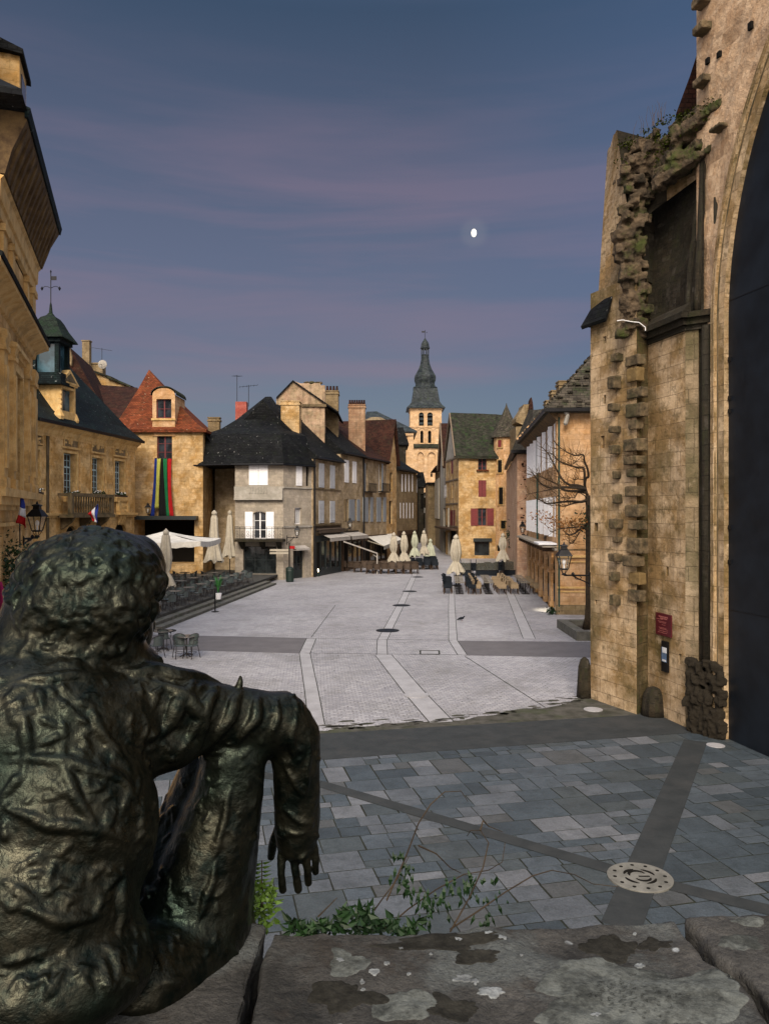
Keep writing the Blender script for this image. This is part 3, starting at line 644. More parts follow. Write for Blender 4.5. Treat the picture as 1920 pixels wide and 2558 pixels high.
def lantern(p, s, label, arm=None, name='street_lamp', lit=False):
    """four-sided lantern hanging above/at p (bottom tip), s = height of the head; arm = wall point of its bracket"""
    p = Vector(p); th = thing(name, arm if arm is not None else p, label, 'street lamp', 'old four-sided street lanterns')
    m = MB(); r45 = math.pi / 4
    m.lathe(p, [(.05 * s, .0), (.08 * s, .03 * s), (.05 * s, .07 * s)], 8); m.lathe(p, [(.13 * s, .17 * s), (.16 * s, .20 * s), (.15 * s, .22 * s)], 4, rot=r45)
    for k in range(4):
        a = r45 + k * math.pi / 2; dx, dy = math.cos(a), math.sin(a)
        m.bar(p + Vector((dx * .05 * s, dy * .05 * s, .06 * s)), p + Vector((dx * .13 * s, dy * .13 * s, .18 * s)), .014 * s)
        m.bar(p + Vector((dx * .155 * s, dy * .155 * s, .2 * s)), p + Vector((dx * .27 * s, dy * .27 * s, .62 * s)), .022 * s)
        b_ = a + math.pi / 2; m.bar(p + Vector((dx * .275 * s, dy * .275 * s, .62 * s)), p + Vector((math.cos(b_) * .275 * s, math.sin(b_) * .275 * s, .62 * s)), .026 * s)
        m.bar(p + Vector((dx * .15 * s, dy * .15 * s, .2 * s)), p + Vector((math.cos(b_) * .15 * s, math.sin(b_) * .15 * s, .2 * s)), .02 * s)
    m.build('cage', M['iron'], th)
    m = MB(); m.lathe(p, [(.33 * s, .61 * s), (.31 * s, .64 * s), (.17 * s, .80 * s), (.13 * s, .82 * s), (.12 * s, .90 * s), (.16 * s, .92 * s), (.14 * s, .95 * s), (.04 * s, .98 * s), (.01 * s, 1.06 * s)], 4, rot=r45)
    m.build('roof', M['iron'], th)
    m = MB()
    for k in range(4):
        a = r45 + k * math.pi / 2; b_ = a + math.pi / 2
        c = lambda an, r_, z_: p + Vector((math.cos(an) * r_ * s, math.sin(an) * r_ * s, z_ * s))
        m.quad(c(a, .148, .21), c(b_, .148, .21), c(b_, .262, .61), c(a, .262, .61))
    mm, t_, b_s = (M['lampgl'], None, None); m.build('lantern_glass', M['clearglass'], th)
    m = MB(); m.tube([p + Vector((0, 0, .16 * s)), p + Vector((0, 0, .34 * s))], .025 * s, 6); m.ball(p + Vector((0, 0, .42 * s)), .06 * s, 8, 6, (1, 1, 1.5)); m.build('bulb', M['white'], th)
    if arm is not None:
        arm = Vector(arm); m = MB(); a0 = Vector((arm.x, arm.y, p.z - .02 * s)); m.tube([a0, p], .028 * s, 6)
        d = (a0 - p); L = d.length
        m.tube([p + d * .3, p + d * .55 - Vector((0, 0, .12 * L)), p + d * .8 - Vector((0, 0, .22 * L)), a0 - Vector((0, 0, .32 * L))], .02 * s, 6)
        m.tube([p + d * (.55 + .13 * math.cos(t * .7)) - Vector((0, 0, .08 * L + .07 * L * math.sin(t * .7))) for t in range(10)], .013 * s, 5)
        m.lathe(p + d * .35 + Vector((0, 0, 0)), [(.03 * s, 0), (.06 * s, .04 * s), (.02 * s, .1 * s)], 6)
        m.bar(a0 + Vector((0, 0, .12 * L)), a0 - Vector((0, 0, .42 * L)), .05 * s)
        m.build('bracket', M['iron'], th)
    return th
def _cg():
    m, t, b = new_mat('thin_lantern_glass'); t.nodes.clear(); o = t.nodes.new('ShaderNodeOutputMaterial'); a = t.nodes.new('ShaderNodeBsdfTransparent'); g_ = t.nodes.new('ShaderNodeBsdfGlossy'); g_.inputs['Roughness'].default_value = .15
    d = t.nodes.new('ShaderNodeBsdfDiffuse'); d.inputs[0].default_value = (.3, .3, .22, 1); x = t.nodes.new('ShaderNodeMixShader'); x.inputs[0].default_value = .10; y = t.nodes.new('ShaderNodeMixShader'); y.inputs[0].default_value = .08
    t.links.new(a.outputs[0], x.inputs[1]); t.links.new(g_.outputs[0], x.inputs[2]); t.links.new(x.outputs[0], y.inputs[1]); t.links.new(d.outputs[0], y.inputs[2]); t.links.new(y.outputs[0], o.inputs[0]); return m
M['clearglass'] = _cg()
# ------------------------------------------------------------------ left-hand side buildings
def O(c, x0, y0, x1, y1, kind='grid', **k): return lambda fr: op(fr, c, x0, y0, x1, y1, kind, **k)
def extr(m, fr, u0, u1, prof, mi=0, sk=0.0):
    """profile [(d, z)] swept along the wall"""
    n = len(prof); a = [fr.p(u0, d, z) for d, z in prof]; b = [fr.p(u1 + sk * d, d, z) for d, z in prof]
    return m.add(a + b, [tuple(range(n)), tuple(range(2 * n - 1, n - 1, -1))] + [(i, (i + 1) % n, (i + 1) % n + n, i + n) for i in range(n)], mi)
def loft(name, mat, rings, th, **k):
    m = MB(); n = len(rings[0]); vs = [v for r in rings for v in r]; fs = [(i * n + j, i * n + (j + 1) % n, (i + 1) * n + (j + 1) % n, (i + 1) * n + j) for i in range(len(rings) - 1) for j in range(n)]
    fs += [tuple(range(n - 1, -1, -1)), tuple((len(rings) - 1) * n + j for j in range(n))]
    m.add(vs, fs); return m.build(name, mat, th, **k)
def ring(pts, z, inset):
    """offset a convex CCW footprint inwards (negative = outwards)"""
    n = len(pts); out_ = []
    P = [Vector(p[:2]) for p in pts]
    for i in range(n):
        a, b, c = P[i - 1], P[i], P[(i + 1) % n]; d1, d2 = (b - a).normalized(), (c - b).normalized()
        n1, n2 = Vector((-d1.y, d1.x)), Vector((-d2.y, d2.x)); k = 1 + n1.dot(n2); v = (n1 + n2) / max(k, .3)
        q_ = b + v * inset; out_.append(Vector((q_.x, q_.y, z)))
    return out_
# ---- mansion with deep eaves at the far left
p0, p1 = (-10.12, 20.2), (-12.6, 28.0)
fd = Fr(p0, p1); bk = fd.n * -9
mz = 15.7
L1, fr_ = house('mansion', (*p0, 0), 'tall ochre stone mansion with deep brown eaves, nearest on the left', 'building',
    [p0, p1, tuple(Vector(p1) + bk), tuple(Vector(p0) + bk)], mz, M['gold1'],
    {0: [O('A', 78, 690, 152, 1590, 'grid', fm='trimdark', n=(2, 5), rec=.22, depth=.4), O('R1', 95, 1200, 185, 1690, 'grid', fm='trimdark', n=(2, 3), rec=.22, depth=.4)]})
f = fr_[0]; Lx = f.L
m = MB()
for (z0, z1, pr) in ((5.35, 5.5, .1), (5.5, 5.72, .2), (5.72, 5.95, .3), (4.9, 5.0, .08)): m.box(f, 0, Lx + pr * .6, 0, pr, z0, z1)
m.build('string_course', M['trim'], L1)
m = MB(); extr(m, f, -2.2, Lx, [(0, 10.75), (.08, 10.78), (.12, 10.95), (.34, 11.1), (.5, 11.18), (.5, 11.3), (0, 11.42)], sk=.75); m.build('cornice', M['trim'], L1)
m = MB(); m.box(f, -2.2, 0, -1, 0, 0, 10.8, 1); extr(m, f, -2.2, Lx, [(0.0, 11.42), (.54, 11.3), (.56, 11.42), (0, 11.55)], sk=.75); m.build('lead_capping', [M['slate'], M['gold1']], L1)
m = MB(); extr(m, f, 0, Lx, [(0, 13.1), (.1, 13.15), (.1, 13.45), (.16, 13.5), (.18, 13.95), (.26, 14.05), (0, 14.1)], sk=.5); m.build('entablature', M['trim'], L1)
m = MB(); extr(m, f, 0, Lx, [(0, 14.1), (.28, 14.1), (.45, 14.75), (.80, 15.55), (.80, 15.75), (0, 15.75)], sk=.92); m.build('soffit', M['soffit'], L1)
m = MB()
for i in range(15):
    u = .3 + i * .56; extr(m, f, u, u + .16, [(.3, 14.05), (.5, 14.6), (.78, 15.42), (.78, 15.55), (.45, 14.9), (.3, 14.25)])
m.build('modillions', M['soffit'], L1)
m = MB(); extr(m, f, -.1, Lx + .1, [(.76, 15.6), (.85, 15.6), (.90, 15.85), (.76, 15.9)], sk=.9); m.build('gutter', M['slateblue'], L1)
for (ua, ub) in ((.9, 1.5), (2.6, 3.05), (Lx - 2.35, Lx - 1.95), (Lx - .95, Lx - .15)):        # pilasters with sunk panels
    m = MB(); m.box(f, ua, ub, 0, .14, 5.95, 9.7); m.box(f, ua - .06, ub + .06, 0, .2, 9.7, 9.85); m.box(f, ua + .1, ub - .1, .14, .19, 6.5, 9.3); m.box(f, ua - .05, ub + .05, 0, .2, 5.95, 6.25)
    extr(m, f, ua, ub, [(0, 9.85), (.16, 9.85), (.22, 10.1), (.2, 10.25), (0, 10.3)]); m.build('pilaster', M['trim'], L1)
    m = MB(); m.box(f, ua, ub, 0, .12, 11.5, 12.9); m.box(f, ua - .05, ub + .05, 0, .18, 12.9, 13.1); m.build('pilaster', M['trim'], L1)
for o in (op(f, 'A', 78, 690, 152, 1590), op(f, 'R1', 95, 1200, 185, 1690)):
    m = MB(); a, b, c, e = o['u0'], o['u1'], o['z0'], o['z1']
    for k in (0, 1): w_ = .16 + .14 * k; dd = .09 - .04 * k; m.box(f, a - w_, a - .14 * k, -.01, dd, c, e + w_); m.box(f, b + .14 * k, b + w_, -.01, dd, c, e + w_); m.box(f, a - .14 * k, b + .14 * k, -.01, dd, e + .14 * k, e + w_)
    m.box(f, a - .35, b + .35, 0, .24, e + .55, e + .68); m.box(f, a - .3, b + .3, 0, .14, e + .42, e + .55); m.build('window_surround', M['trim'], L1)
m = MB(); m.box(f, Lx - 1.6, Lx - 1.5, .02, .09, 4.3, 4.4); m.build('iron_stud', M['iron'], L1)
b0 = [f.p(-.9, .82, 0), f.p(Lx + .75, .82, 0), f.p(Lx + .75, -9.5, 0), f.p(-.9, -9.5, 0)]
loft('roof', M['slate'], [ring(b0, 15.76, 0), ring(b0, 15.95, 0.05), ring(b0, 16.5, .75), ring(b0, 18.0, 1.25), ring(b0, 20.6, 1.75), ring(b0, 21.2, 4.0)], L1)
m = MB(); u = 3.3; m.box(f, u, u + 1.5, -1.6, .2, 16.2, 19.0); d_ = m.build('dormer', M['gold1'], L1); m = MB(); extr(m, f, u - .2, u + 1.7, [(.32, 18.95), (.32, 19.1), (-1.8, 19.9), (-1.8, 19.2)]); m.build('dormer_roof', M['slate'], d_)
m = MB(); m.box(f, u + .3, u + 1.2, .201, .23, 16.7, 18.6); m.build('pane', M['glass'], d_)
# ---- blue-windowed town hall wing
q0, q1 = (-21.2, 38.0), (-19.2, 60.0); f = Fr(q0, q1); bk = f.n * -9; ez = 10.55
wk = dict(fm='bluep', depth=.55, rec=.38, n=(4, 6), tr=4)
L2, fr_ = house('town_hall', (*q0, 0), 'golden stone building with blue-green window frames under a steep slate roof with cupola', 'building',
    [q0, q1, tuple(Vector(q1) + bk), tuple(Vector(q0) + bk)], ez, M['gold1'],
    {0: [O('N2', -20, 250, 108, 870, **wk), O('N2', 455, 312, 652, 905, **wk), O('N2', 878, 378, 1040, 905, **wk), O('N2', 1215, 425, 1362, 920, **wk),
         O('N2', 500, 1385, 670, 2300, 'dark', arch=.7, nosill=True, depth=.4), O('N2', 930, 1352, 1045, 2300, 'dark', arch=.6, nosill=True, depth=.4), O('N2', 1232, 1335, 1395, 2300, 'dark', arch=.75, nosill=True, depth=.4)]})
f = fr_[0]
m = MB()
for z0, z1, pr in ((4.95, 5.08, .1), (5.08, 5.25, .2), (9.9, 10.05, .06)): m.box(f, 0, f.L + pr, 0, pr, z0, z1)
extr(m, f, 0, f.L + .2, [(0, 10.05), (.1, 10.05), (.18, 10.3), (.45, 10.5), (.5, 10.68), (0, 10.7)]); m.build('cornice', M['trim'], L2)
uu = lambda x, y=600: f.px('N2', x, y)[0]
for (xa, xb) in ((250, 440), (700, 845), (1085, 1190), (1400, 1510)):
    m = MB(); m.box(f, uu(xa), uu(xb), -.01, .1, 5.25, 9.9); m.build('pilaster', M['gold1'], L2)
m = MB(); m.box(f, uu(212), uu(250), -.2, .05, 0, 10.3); m.build('downpipe', M['trimdark'], L2)
rnd = random.Random(5)
for (x0, y0, x1, y1) in ((-20, 20, 150, 215), (462, 45, 690, 235), (870, 115, 1080, 310), (1210, 165, 1390, 360)):
    o = op(f, 'N2', x0, y0, x1, y1); a, b, c, e = o['u0'], o['u1'], o['z0'], o['z1']; m = MB()
    for (s0, s1, t0, t1) in ((a, b, c, c + .08), (a, b, e - .08, e), (a, a + .08, c + .08, e - .08), (b - .08, b, c + .08, e - .08)): m.box(f, s0, s1, -.01, .1, t0, t1)
    for k in range(9): ux, zx = rnd.uniform(a + .15, b - .35), rnd.uniform(c + .12, e - .25); m.box(f, ux, ux + rnd.uniform(.08, .3), 0, rnd.uniform(.03, .08), zx, zx + rnd.uniform(.05, .16))
    cc = f.p((a + b) / 2, .02, (c + e) / 2); m.ball(cc, min(b - a, e - c) * .26, 10, 6, (.4, 1, 1)); cp_ = m.build('carved_panel', M['trim'], L2); m = MB(); m.box(f, a + .08, b - .08, .003, .012, c + .08, e - .08); m.build('panel_field', M['dim'], cp_)
for oo in ((-20, 250, 108, 870), (455, 312, 652, 905), (878, 378, 1040, 905), (1215, 425, 1362, 920)):
    o = op(f, 'N2', *oo); a, b, c, e = o['u0'], o['u1'], o['z0'], o['z1']; m = MB()
    m.box(f, a - .16, a, -.01, .08, c, e + .16); m.box(f, b, b + .16, -.01, .08, c, e + .16); m.box(f, a, b, -.01, .08, e, e + .16); m.box(f, a - .3, b + .3, -.01, .16, e + .28, e + .38); m.build('window_surround', M['trim'], L2)
    m = MB(); m.box(f, a - .1, b + .1, 0, .3, c - .55, c - .3); m.box(f, a - .15, b + .15, 0, .34, c - .3, c - .2); m.build('sill', M['trim'], L2)
    fb = thing('flower_box', f.p(a, .3, c - .2), 'narrow box of small white flowers on the %s sill of the blue-windowed building' % ('leftmost window' if a < 9 else 'second window' if a < 14 else 'third window' if a < 17.3 else 'rightmost window'), 'flower box', 'flower boxes on the town hall sills')
    m = MB(); m.box(f, a, b, .08, .3, c - .199, c - .06); m.build('planter_box', M['wood'], fb); m = MB()
    for k in range(60): p = f.p(rnd.uniform(a, b), rnd.uniform(.05, .35), c + rnd.uniform(-.06, .14)); m.ball(p, rnd.uniform(.03, .06), 5, 3)
    m.build('foliage', M['leaf'], fb); m = MB()
    for k in range(9): m.ball(f.p(rnd.uniform(a, b), rnd.uniform(.2, .38), c + rnd.uniform(0, .18)), .04, 5, 3)
    m.build('blossoms', M['white'], fb)
def balcony(f, th, a, b, z0, z1, pr, mat, nb):
    m = MB(); m.box(f, a, b, 0.1, pr + .1, z0 - .2, z0); m.box(f, a, b, pr - .22, pr, z1 - .22, z1); m.box(f, a, b, pr - .2, pr - .02, z0, z0 + .12)
    for s in (a, b - .3): m.box(f, s, s + .3, pr - .25, pr + .01, z0, z1 - .22)
    for s in (a, b - .1): m.box(f, s, s + .1, 0.1, pr - .22, z1 - .2, z1 - .03)
    bl = m.build('balcony', mat, th); h = z1 - .22 - z0 - .12
    for i in range(nb):
        p = f.p(a + .3 + (b - a - .6) * (i + .5) / nb, pr - .11, z0 + .12); m = MB(); m.lathe(p, [(.05, 0), (.06, .05), (.035, h * .2), (.075, h * .45), (.04, h * .8), (.055, h)], 7); m.build('baluster', mat, bl)
    m = MB()
    for s in (a + .5, (a + b) / 2, b - .6): m = MB(); extr(m, f, s, s + .22, [(0, z0 - .2), (pr * .9, z0 - .2), (pr * .7, z0 - .5), (.05, z0 - .95)]); m.build('corbel', mat, bl)
    pass
balcony(f, L2, uu(360, 950), uu(1010, 950), 5.15, 6.5, 1.0, M['trimdark'], 16)
balcony(f, L2, uu(1225, 950), uu(1380, 950), 5.3, 6.35, .35, M['trim'], 6)
# steep slate roof
e0 = [f.p(-1, .55, 0), f.p(f.L + .55, .55, 0), f.p(f.L + .55, -9.4, 0), f.p(-1, -9.4, 0)]
loft('roof', M['slateblue'], [ring(e0, 10.62, 0), ring(e0, 10.8, 0), ring(e0, 11.7, .9), ring(e0, 13.2, 2.0), ring(e0, 16.7, 4.6)], L2)
m = MB(); m.box(f, uu(-20), f.L + .5, .5, .64, 10.6, 10.78); m.build('gutter', M['iron'], L2)
# dormer with pediment
uD, d0 = f.px('N1', 500, 900, d=.15)[0], .2; uE = f.px('N1', 705, 900, d=.15)[0]
m = MB(); zz0, zz1 = f.px('N1', 600, 1260, d=.2)[1], f.px('N1', 600, 790, d=.2)[1]
m.box(f, uD, uD + .22, -3.0, .2, zz0, zz1); m.box(f, uE - .22, uE, -3.0, .2, zz0, zz1); m.box(f, uD + .22, uE - .22, -3.0, .2, zz0, zz0 + .5); m.box(f, uD + .22, uE - .22, -3, .2, zz1 - .25, zz1)
m.box(f, uD - .1, uE + .1, -.1, .3, zz1, zz1 + .12)
DO = m.build('dormer', M['trim'], L2)
m = MB(); m.box(f, uD + .22, uE - .22, -.2, -.1, zz0 + .5, zz1 - .25); m.build('pane', M['glassblue'], DO)
m = MB(); uM = (uD + uE) / 2; m.prism([f.p(uD - .25, .35, zz1 + .12), f.p(uE + .25, .35, zz1 + .12), f.p(uM, .35, zz1 + 1.0)], f.p(0, -3.2, 0) - f.p(0, .35, 0) ); m.build('pediment', M['trim'], DO)
m = MB(); m.prism([f.p(uD + .15, .352, zz1 + .22), f.p(uE - .15, .352, zz1 + .22), f.p(uM, .352, zz1 + .78)], f.p(0, .01, 0) - f.p(0, 0, 0)); m.build('pediment_field', M['trimdark'], DO)
m = MB()
for k in range(5): m.box(f, uD - .02, uD + .1, .05 - .02, .26, zz0 + .6 + k * .3, zz0 + .78 + k * .3)
m.lathe(f.p(uD - .15, .15, zz0 - .1), [(.3, 0), (.36, .2), (.15, .6), (.05, .8)], 8); m.lathe(f.p(uE + .1, .15, zz0 - .1), [(.2, 0), (.24, .15), (.1, .5), (.03, .6)], 8); m.build('scrolls', M['trim'], DO)
# belfry cupola on the roof
cu = at('A', 378, 600, 49.0); cz = 13.6
m = MB(); hw = 1.0
for (a, b) in ((-1, -1), (1, -1), (1, 1), (-1, 1)): m.box(WF, cu.x + a * hw * .72 - .13, cu.x + a * hw * .72 + .13, -(cu.y + b * hw * .72) - .13, -(cu.y + b * hw * .72) + .13, 13.9, 16.0)
m.box(WF, cu.x - 1.05, cu.x + 1.05, -cu.y - 1.05, -cu.y + 1.05, 13.2, 13.9); m.box(WF, cu.x - .98, cu.x + .98, -cu.y - .98, -cu.y + .98, 15.8, 16.1)
CU = m.build('cupola', M['slateblue'], L2)
m = MB(); m.box(WF, cu.x - .6, cu.x + .6, -cu.y - .6, -cu.y + .6, 13.9, 15.8); m.build('shutter_panels', M['glassblue'], CU)
m = MB(); m.lathe((cu.x, cu.y, 0), [(1.75, 16.05), (1.7, 16.15), (1.15, 16.75), (.85, 17.2), (.62, 17.45), (.3, 17.6), (.12, 17.8), (.07, 18.3), (.02, 18.5)], 4, rot=math.pi / 4); m.build('cupola_roof', rooftile('mossy_cupola_slate', (.009, .014, .012), (.018, .028, .02), .2, .1, (.014, .035, .015), .7), CU)
m = MB(); p = Vector((cu.x, cu.y, 18.3)); m.tube([p, p + Vector((0, 0, 2.1))], .03, 6)
for s in (-1, 1): m.tube([p + Vector((s * .55 * math.sin(t * .35), 0, 1.05 + .12 * math.sin(t * .9))) for t in range(6)], .02, 5); m.lathe(p + Vector((s * .55, 0, .9)), [(.02, 0), (.09, .12), (.02, .25)], 5)
m.box(WF, p.x + .03, p.x + .36, -p.y - .01, -p.y + .01, 19.85, 20.1); m.lathe(p + Vector((0, 0, 2.0)), [(.02, 0), (.06, .08), (.01, .2)], 5); m.build('weather_vane', M['iron'], CU)
# ---- roofs behind the town hall
B1 = thing('gabled_house', at('N1', 640, 1400, 68) * Vector((1, 1, 0)) if False else Vector((-25, 68, 0)), 'house with a very steep dark brown roof and a stone gable tip, behind the cupola', 'building')
a, b, c = at('N1', 640, 265, 68), at('N1', 1300, 1380, 66), at('N1', 350, 900, 68)
m = MB(); ap = a; m.prism([ap, at('N1', 1180, 1250, 68), at('N1', 300, 1250, 68), at('N1', 556, 385, 68)], (-1.5, 9, 0)); m.build('roof', M['redtile2'], B1)
m = MB(); m.prism([at('N1', 560, 385, 67.7), at('N1', 628, 268, 67.7), at('N1', 665, 400, 67.7), at('N1', 655, 520, 67.7)], (0, .28, 0)); m.build('gable_tip', M['dim'], B1)
p0_, p1_ = at('N1', 300, 1250, 68.2), at('N1', 1180, 1250, 68.2); m = MB(); m.box(WF, p0_.x, p1_.x, -76, -68.3, 0, p0_.z); m.build('wall', M['dim'], B1)
B2 = thing('chimney_house', (-26, 78, 0), 'pale house with a tall slender chimney and a satellite dish above the roofs', 'building')
m = MB(); w0 = [at('N1', 800, 530, 78), at('N1', 1150, 680, 78), at('N1', 1150, 800, 78), at('N1', 800, 800, 78)]; m.prism(w0, (0, 6, 0)); p_ = at('N1', 1480, 800, 78); q_ = at('N1', 800, 800, 78)
m.box(WF, q_.x, p_.x, -84, -78.01, 0, p_.z); m.prism([at('N1', 1150, 690, 78), at('N1', 1485, 800, 78), at('N1', 1150, 810, 78)], (0, 6, 0)); m.build('wall', M['gold2'], B2)
m = MB(); m.prism([at('N1', 790, 520, 77.7), at('N1', 1205, 665, 77.7), at('N1', 1205, 690, 77.7), at('N1', 790, 548, 77.7)], (0, 6.6, 0)); m.prism([at('N1', 1150, 650, 77.6), at('N1', 1490, 795, 77.6), at('N1', 1470, 812, 77.6), at('N1', 1150, 685, 77.6)], (0, 6.6, 0)); m.build('roof', M['lauze2'], B2)
m = MB(); a = at('N1', 805, 180, 79); b = at('N1', 905, 520, 79); m.box(WF, a.x, b.x, -79.6, -79, b.z, a.z); m.box(WF, a.x - .06, b.x + .06, -79.66, -78.94, a.z, a.z + .12); m.build('chimney', M['dim'], B2)
m = MB(); a = at('N1', 850, 490, 79.5); b = at('N1', 1085, 620, 79.5); m.box(WF, a.x, b.x, -80.5, -79.61, b.z, a.z); m.box(WF, a.x - .1, b.x + .1, -80.6, -79.5, a.z, a.z + .12); m.build('chimney', M['dim'], B2)
p = at('N1', 1088, 500, 78.8); dsh = thing('satellite_dish', p, 'round pale satellite dish on the chimney of the distant house', 'satellite dish'); m = MB()
m.add([p + Vector((math.cos(t) * r, -.12 * (1 - r * r / .25) , math.sin(t) * r)) for r in (.02, .25, .45) for t in [2 * math.pi * k / 14 for k in range(14)]], [(i * 14 + k, i * 14 + (k + 1) % 14, (i + 1) * 14 + (k + 1) % 14, (i + 1) * 14 + k) for i in range(2) for k in range(14)]); m.build('reflector', M['plas'], dsh)
m = MB(); m.tube([p, p + Vector((-.1, -.5, -.1))], .02, 5); m.tube([p + Vector((0, 0, -.45)), p + Vector((.0, .5, -.5))], .03, 5); m.build('arm', M['iron'], dsh)
antenna(at('N1', 1080, 480, 78.9), 1.5, 'thin television antenna beside the satellite dish', az=math.pi, n=5, w=1.9)
B3 = thing('red_roofed_house', (-22, 70, 0), 'house with a long dark red tiled roof behind the orange hipped roof', 'building')
m = MB(); a, b = at('N1', 960, 775, 74), at('N1', 1570, 820, 74); c, d = at('N1', 1560, 1400, 66), at('N1', 900, 1400, 66); m.slab([d, c, b, a], .2); m.slab([a, b, b + Vector((0, 7, -6)), a + Vector((0, 7, -6))], .2); m.build('roof', M['redtile2'], B3)
m = MB(); m.box(WF, d.x, c.x, -80, -66.4, 0, c.z - .05); m.build('wall', M['dim'], B3)
# ---- square tower-house with orange hipped roof and banners
YB = 62.0; xl, xr = at('A', 900, 1400, YB).x, at('A', 1503, 1400, YB).x
zb = at('A', 1200, 1122, YB).z
TB, fr_ = house('tower_house', (xl, YB, 0), 'square stone house with a flared orange hipped roof and coloured banners', 'building',
    [(xl, YB), (xr, YB), (xr - .4, YB + 7.5), (xl, YB + 7.5)], zb, M['gold2'],
    {0: [O('A', 1163, 1145, 1275, 1335, 'grid', fm='redp', n=(2, 3), depth=.35), O('A', 1005, 1775, 1440, 2100, 'dark', depth=2.5, rec=2.4, nosill=True)]})
f = fr_[0]
ov = [Vector((at('A', 850, 1040, YB).x - .3, YB - .35, 0)), Vector((xr + .35, YB - .35, 0)), Vector((xr + .1, YB + 8, 0)), Vector((at('A', 850, 1040, YB).x - .3, YB + 8, 0))]
apx = at('A', 1105, 665, YB + 3.6); rgs = []
for t, zf in ((0, -.02), (0.0, .02), (.12, .085), (.25, .2), (.45, .40), (.7, .66), (1.0, 1.0)):
    rgs.append([Vector((v.x + (apx.x - v.x) * t, v.y + (apx.y - v.y) * t, zb + .05 + (apx.z - zb) * zf)) for v in ov])
loft('roof', M['redtile'], rgs, TB)
m = MB(); ux0, ux1 = f.px('A', 1131, 900)[0], f.px('A', 1298, 900)[0]; zt = f.px('A', 1215, 850)[1]
hop = op(f, 'A', 1160, 880, 1271, 1022, 'grid', fm='redp', n=(2, 2), depth=.3)
wall_grid(m, f, ux0, ux1, zb, zt, [hop], .3, d=.06); r_ = (ux1 - ux0) / 2; cx = (ux0 + ux1) / 2; nA = 12
arc = [f.p(cx + r_ * math.cos(math.pi * k / nA), .06, zt + r_ * .62 * math.sin(math.pi * k / nA)) for k in range(nA + 1)]
m.add(arc, [tuple(range(nA + 1))]); 
for u in (ux0, ux1): m.quad(f.p(u, .06, zb - .3), f.p(u, -3, zb - .3), f.p(u, -3, zt), f.p(u, .06, zt))
m.quad(f.p(ux0, .06, zb - .35), f.p(ux1, .06, zb - .35), f.p(ux1, .06, zb), f.p(ux0, .06, zb))
DM = m.build('dormer', M['gold3'], TB); window(f, DM, dict(hop, rec=.16))
m = MB(); arc = [(cx + (r_ + .12) * math.cos(math.pi * k / nA), zt + (r_ + .12) * .64 * math.sin(math.pi * k / nA)) for k in range(nA + 1)]
for (a, b), (c, d) in zip(arc, arc[1:]): m.slab([f.p(a, .15, b + .06), f.p(c, .15, d + .06), f.p(c, -3, d + .06), f.p(a, -3, b + .06)], .08)
m.build('dormer_roof', M['lauze2'], DM)
m = MB(); m.box(f, ux0 - .06, ux1 + .06, .0, .16, hop['z0'] - .18, hop['z0'] - .02); m.build('sill', M['trim'], DM)
m = MB(); za = at('A', 1200, 1745, YB - .6).z; m.box(f, f.px('A', 1000, 1760)[0], f.px('A', 1470, 1760)[0], 0, .8, za - .3, za); m.build('shop_canopy', M['shopfr'], TB)
chimney(TB, (xr + .15, YB + 3.2), .95, .6, 9, at('A', 1540, 1018, 65).z, M['dim'])
m = MB(); m.slab([(xr + .1, YB + .6, zb - .1), (xr + 1.0, YB + .9, zb - 1.6), (xr + .8, YB + 8, zb - 1.6), (xr - .2, YB + 8, zb - .1)], .15); m.build('lean_to_roof', M['slate'], TB)
def banner(xt0, xt1, xb0, xb1, mat, label, d, yb=1755):
    a, b = f.px('A', xt0, 1325)[0], f.px('A', xt1, 1325)[0]; c, e = f.px('A', xb0, 1600)[0], f.px('A', xb1, 1600)[0]; zt_, zb_ = f.px('A', 1215, 1322)[1], f.px('A', 1215, yb)[1]
    th = thing('banner', f.p(a, d, zt_), label, 'banner', 'coloured fabric banners hanging from the red window'); m = MB(); ph = random.random() * 6
    def fn(s, t):
        z = zt_ + (zb_ - zt_) * t; s2 = (s - .5) * (1 - .25 * math.sin(math.pi * t)) + .5
        return f.p((a + (b - a) * s2) * (1 - t ** 1.3) + (c + (e - c) * s2) * t ** 1.3, d + .05 * math.sin(s * 8 + ph + t * 5) + .12 * math.sin(3 * t) + .3 * t, z)
    m.grid(fn, 8, 16); o = m.build('fabric', M[mat], th, smooth=True, fix=False); sm_ = o.modifiers.new('thick', 'SOLIDIFY'); sm_.thickness = .02
    m = MB(); m.tube([f.p(a, d, zt_ + .02), f.p(b, d, zt_ + .02)], .03, 6); m.build('rod', M['iron'], th)
banner(1152, 1178, 1130, 1160, 'blue', 'royal blue fabric banner, leftmost under the red window', .18)
banner(1172, 1198, 1160, 1192, 'yellow', 'lime yellow fabric banner hanging beside the royal blue one', .24, 1690)
banner(1195, 1222, 1185, 1262, 'black', 'black fabric banner in the middle of the coloured ones', .12)
banner(1216, 1244, 1246, 1272, 'green', 'bright green fabric banner hanging between black and red', .2)
banner(1240, 1274, 1268, 1300, 'red', 'bright red fabric banner, rightmost under the red window', .15)
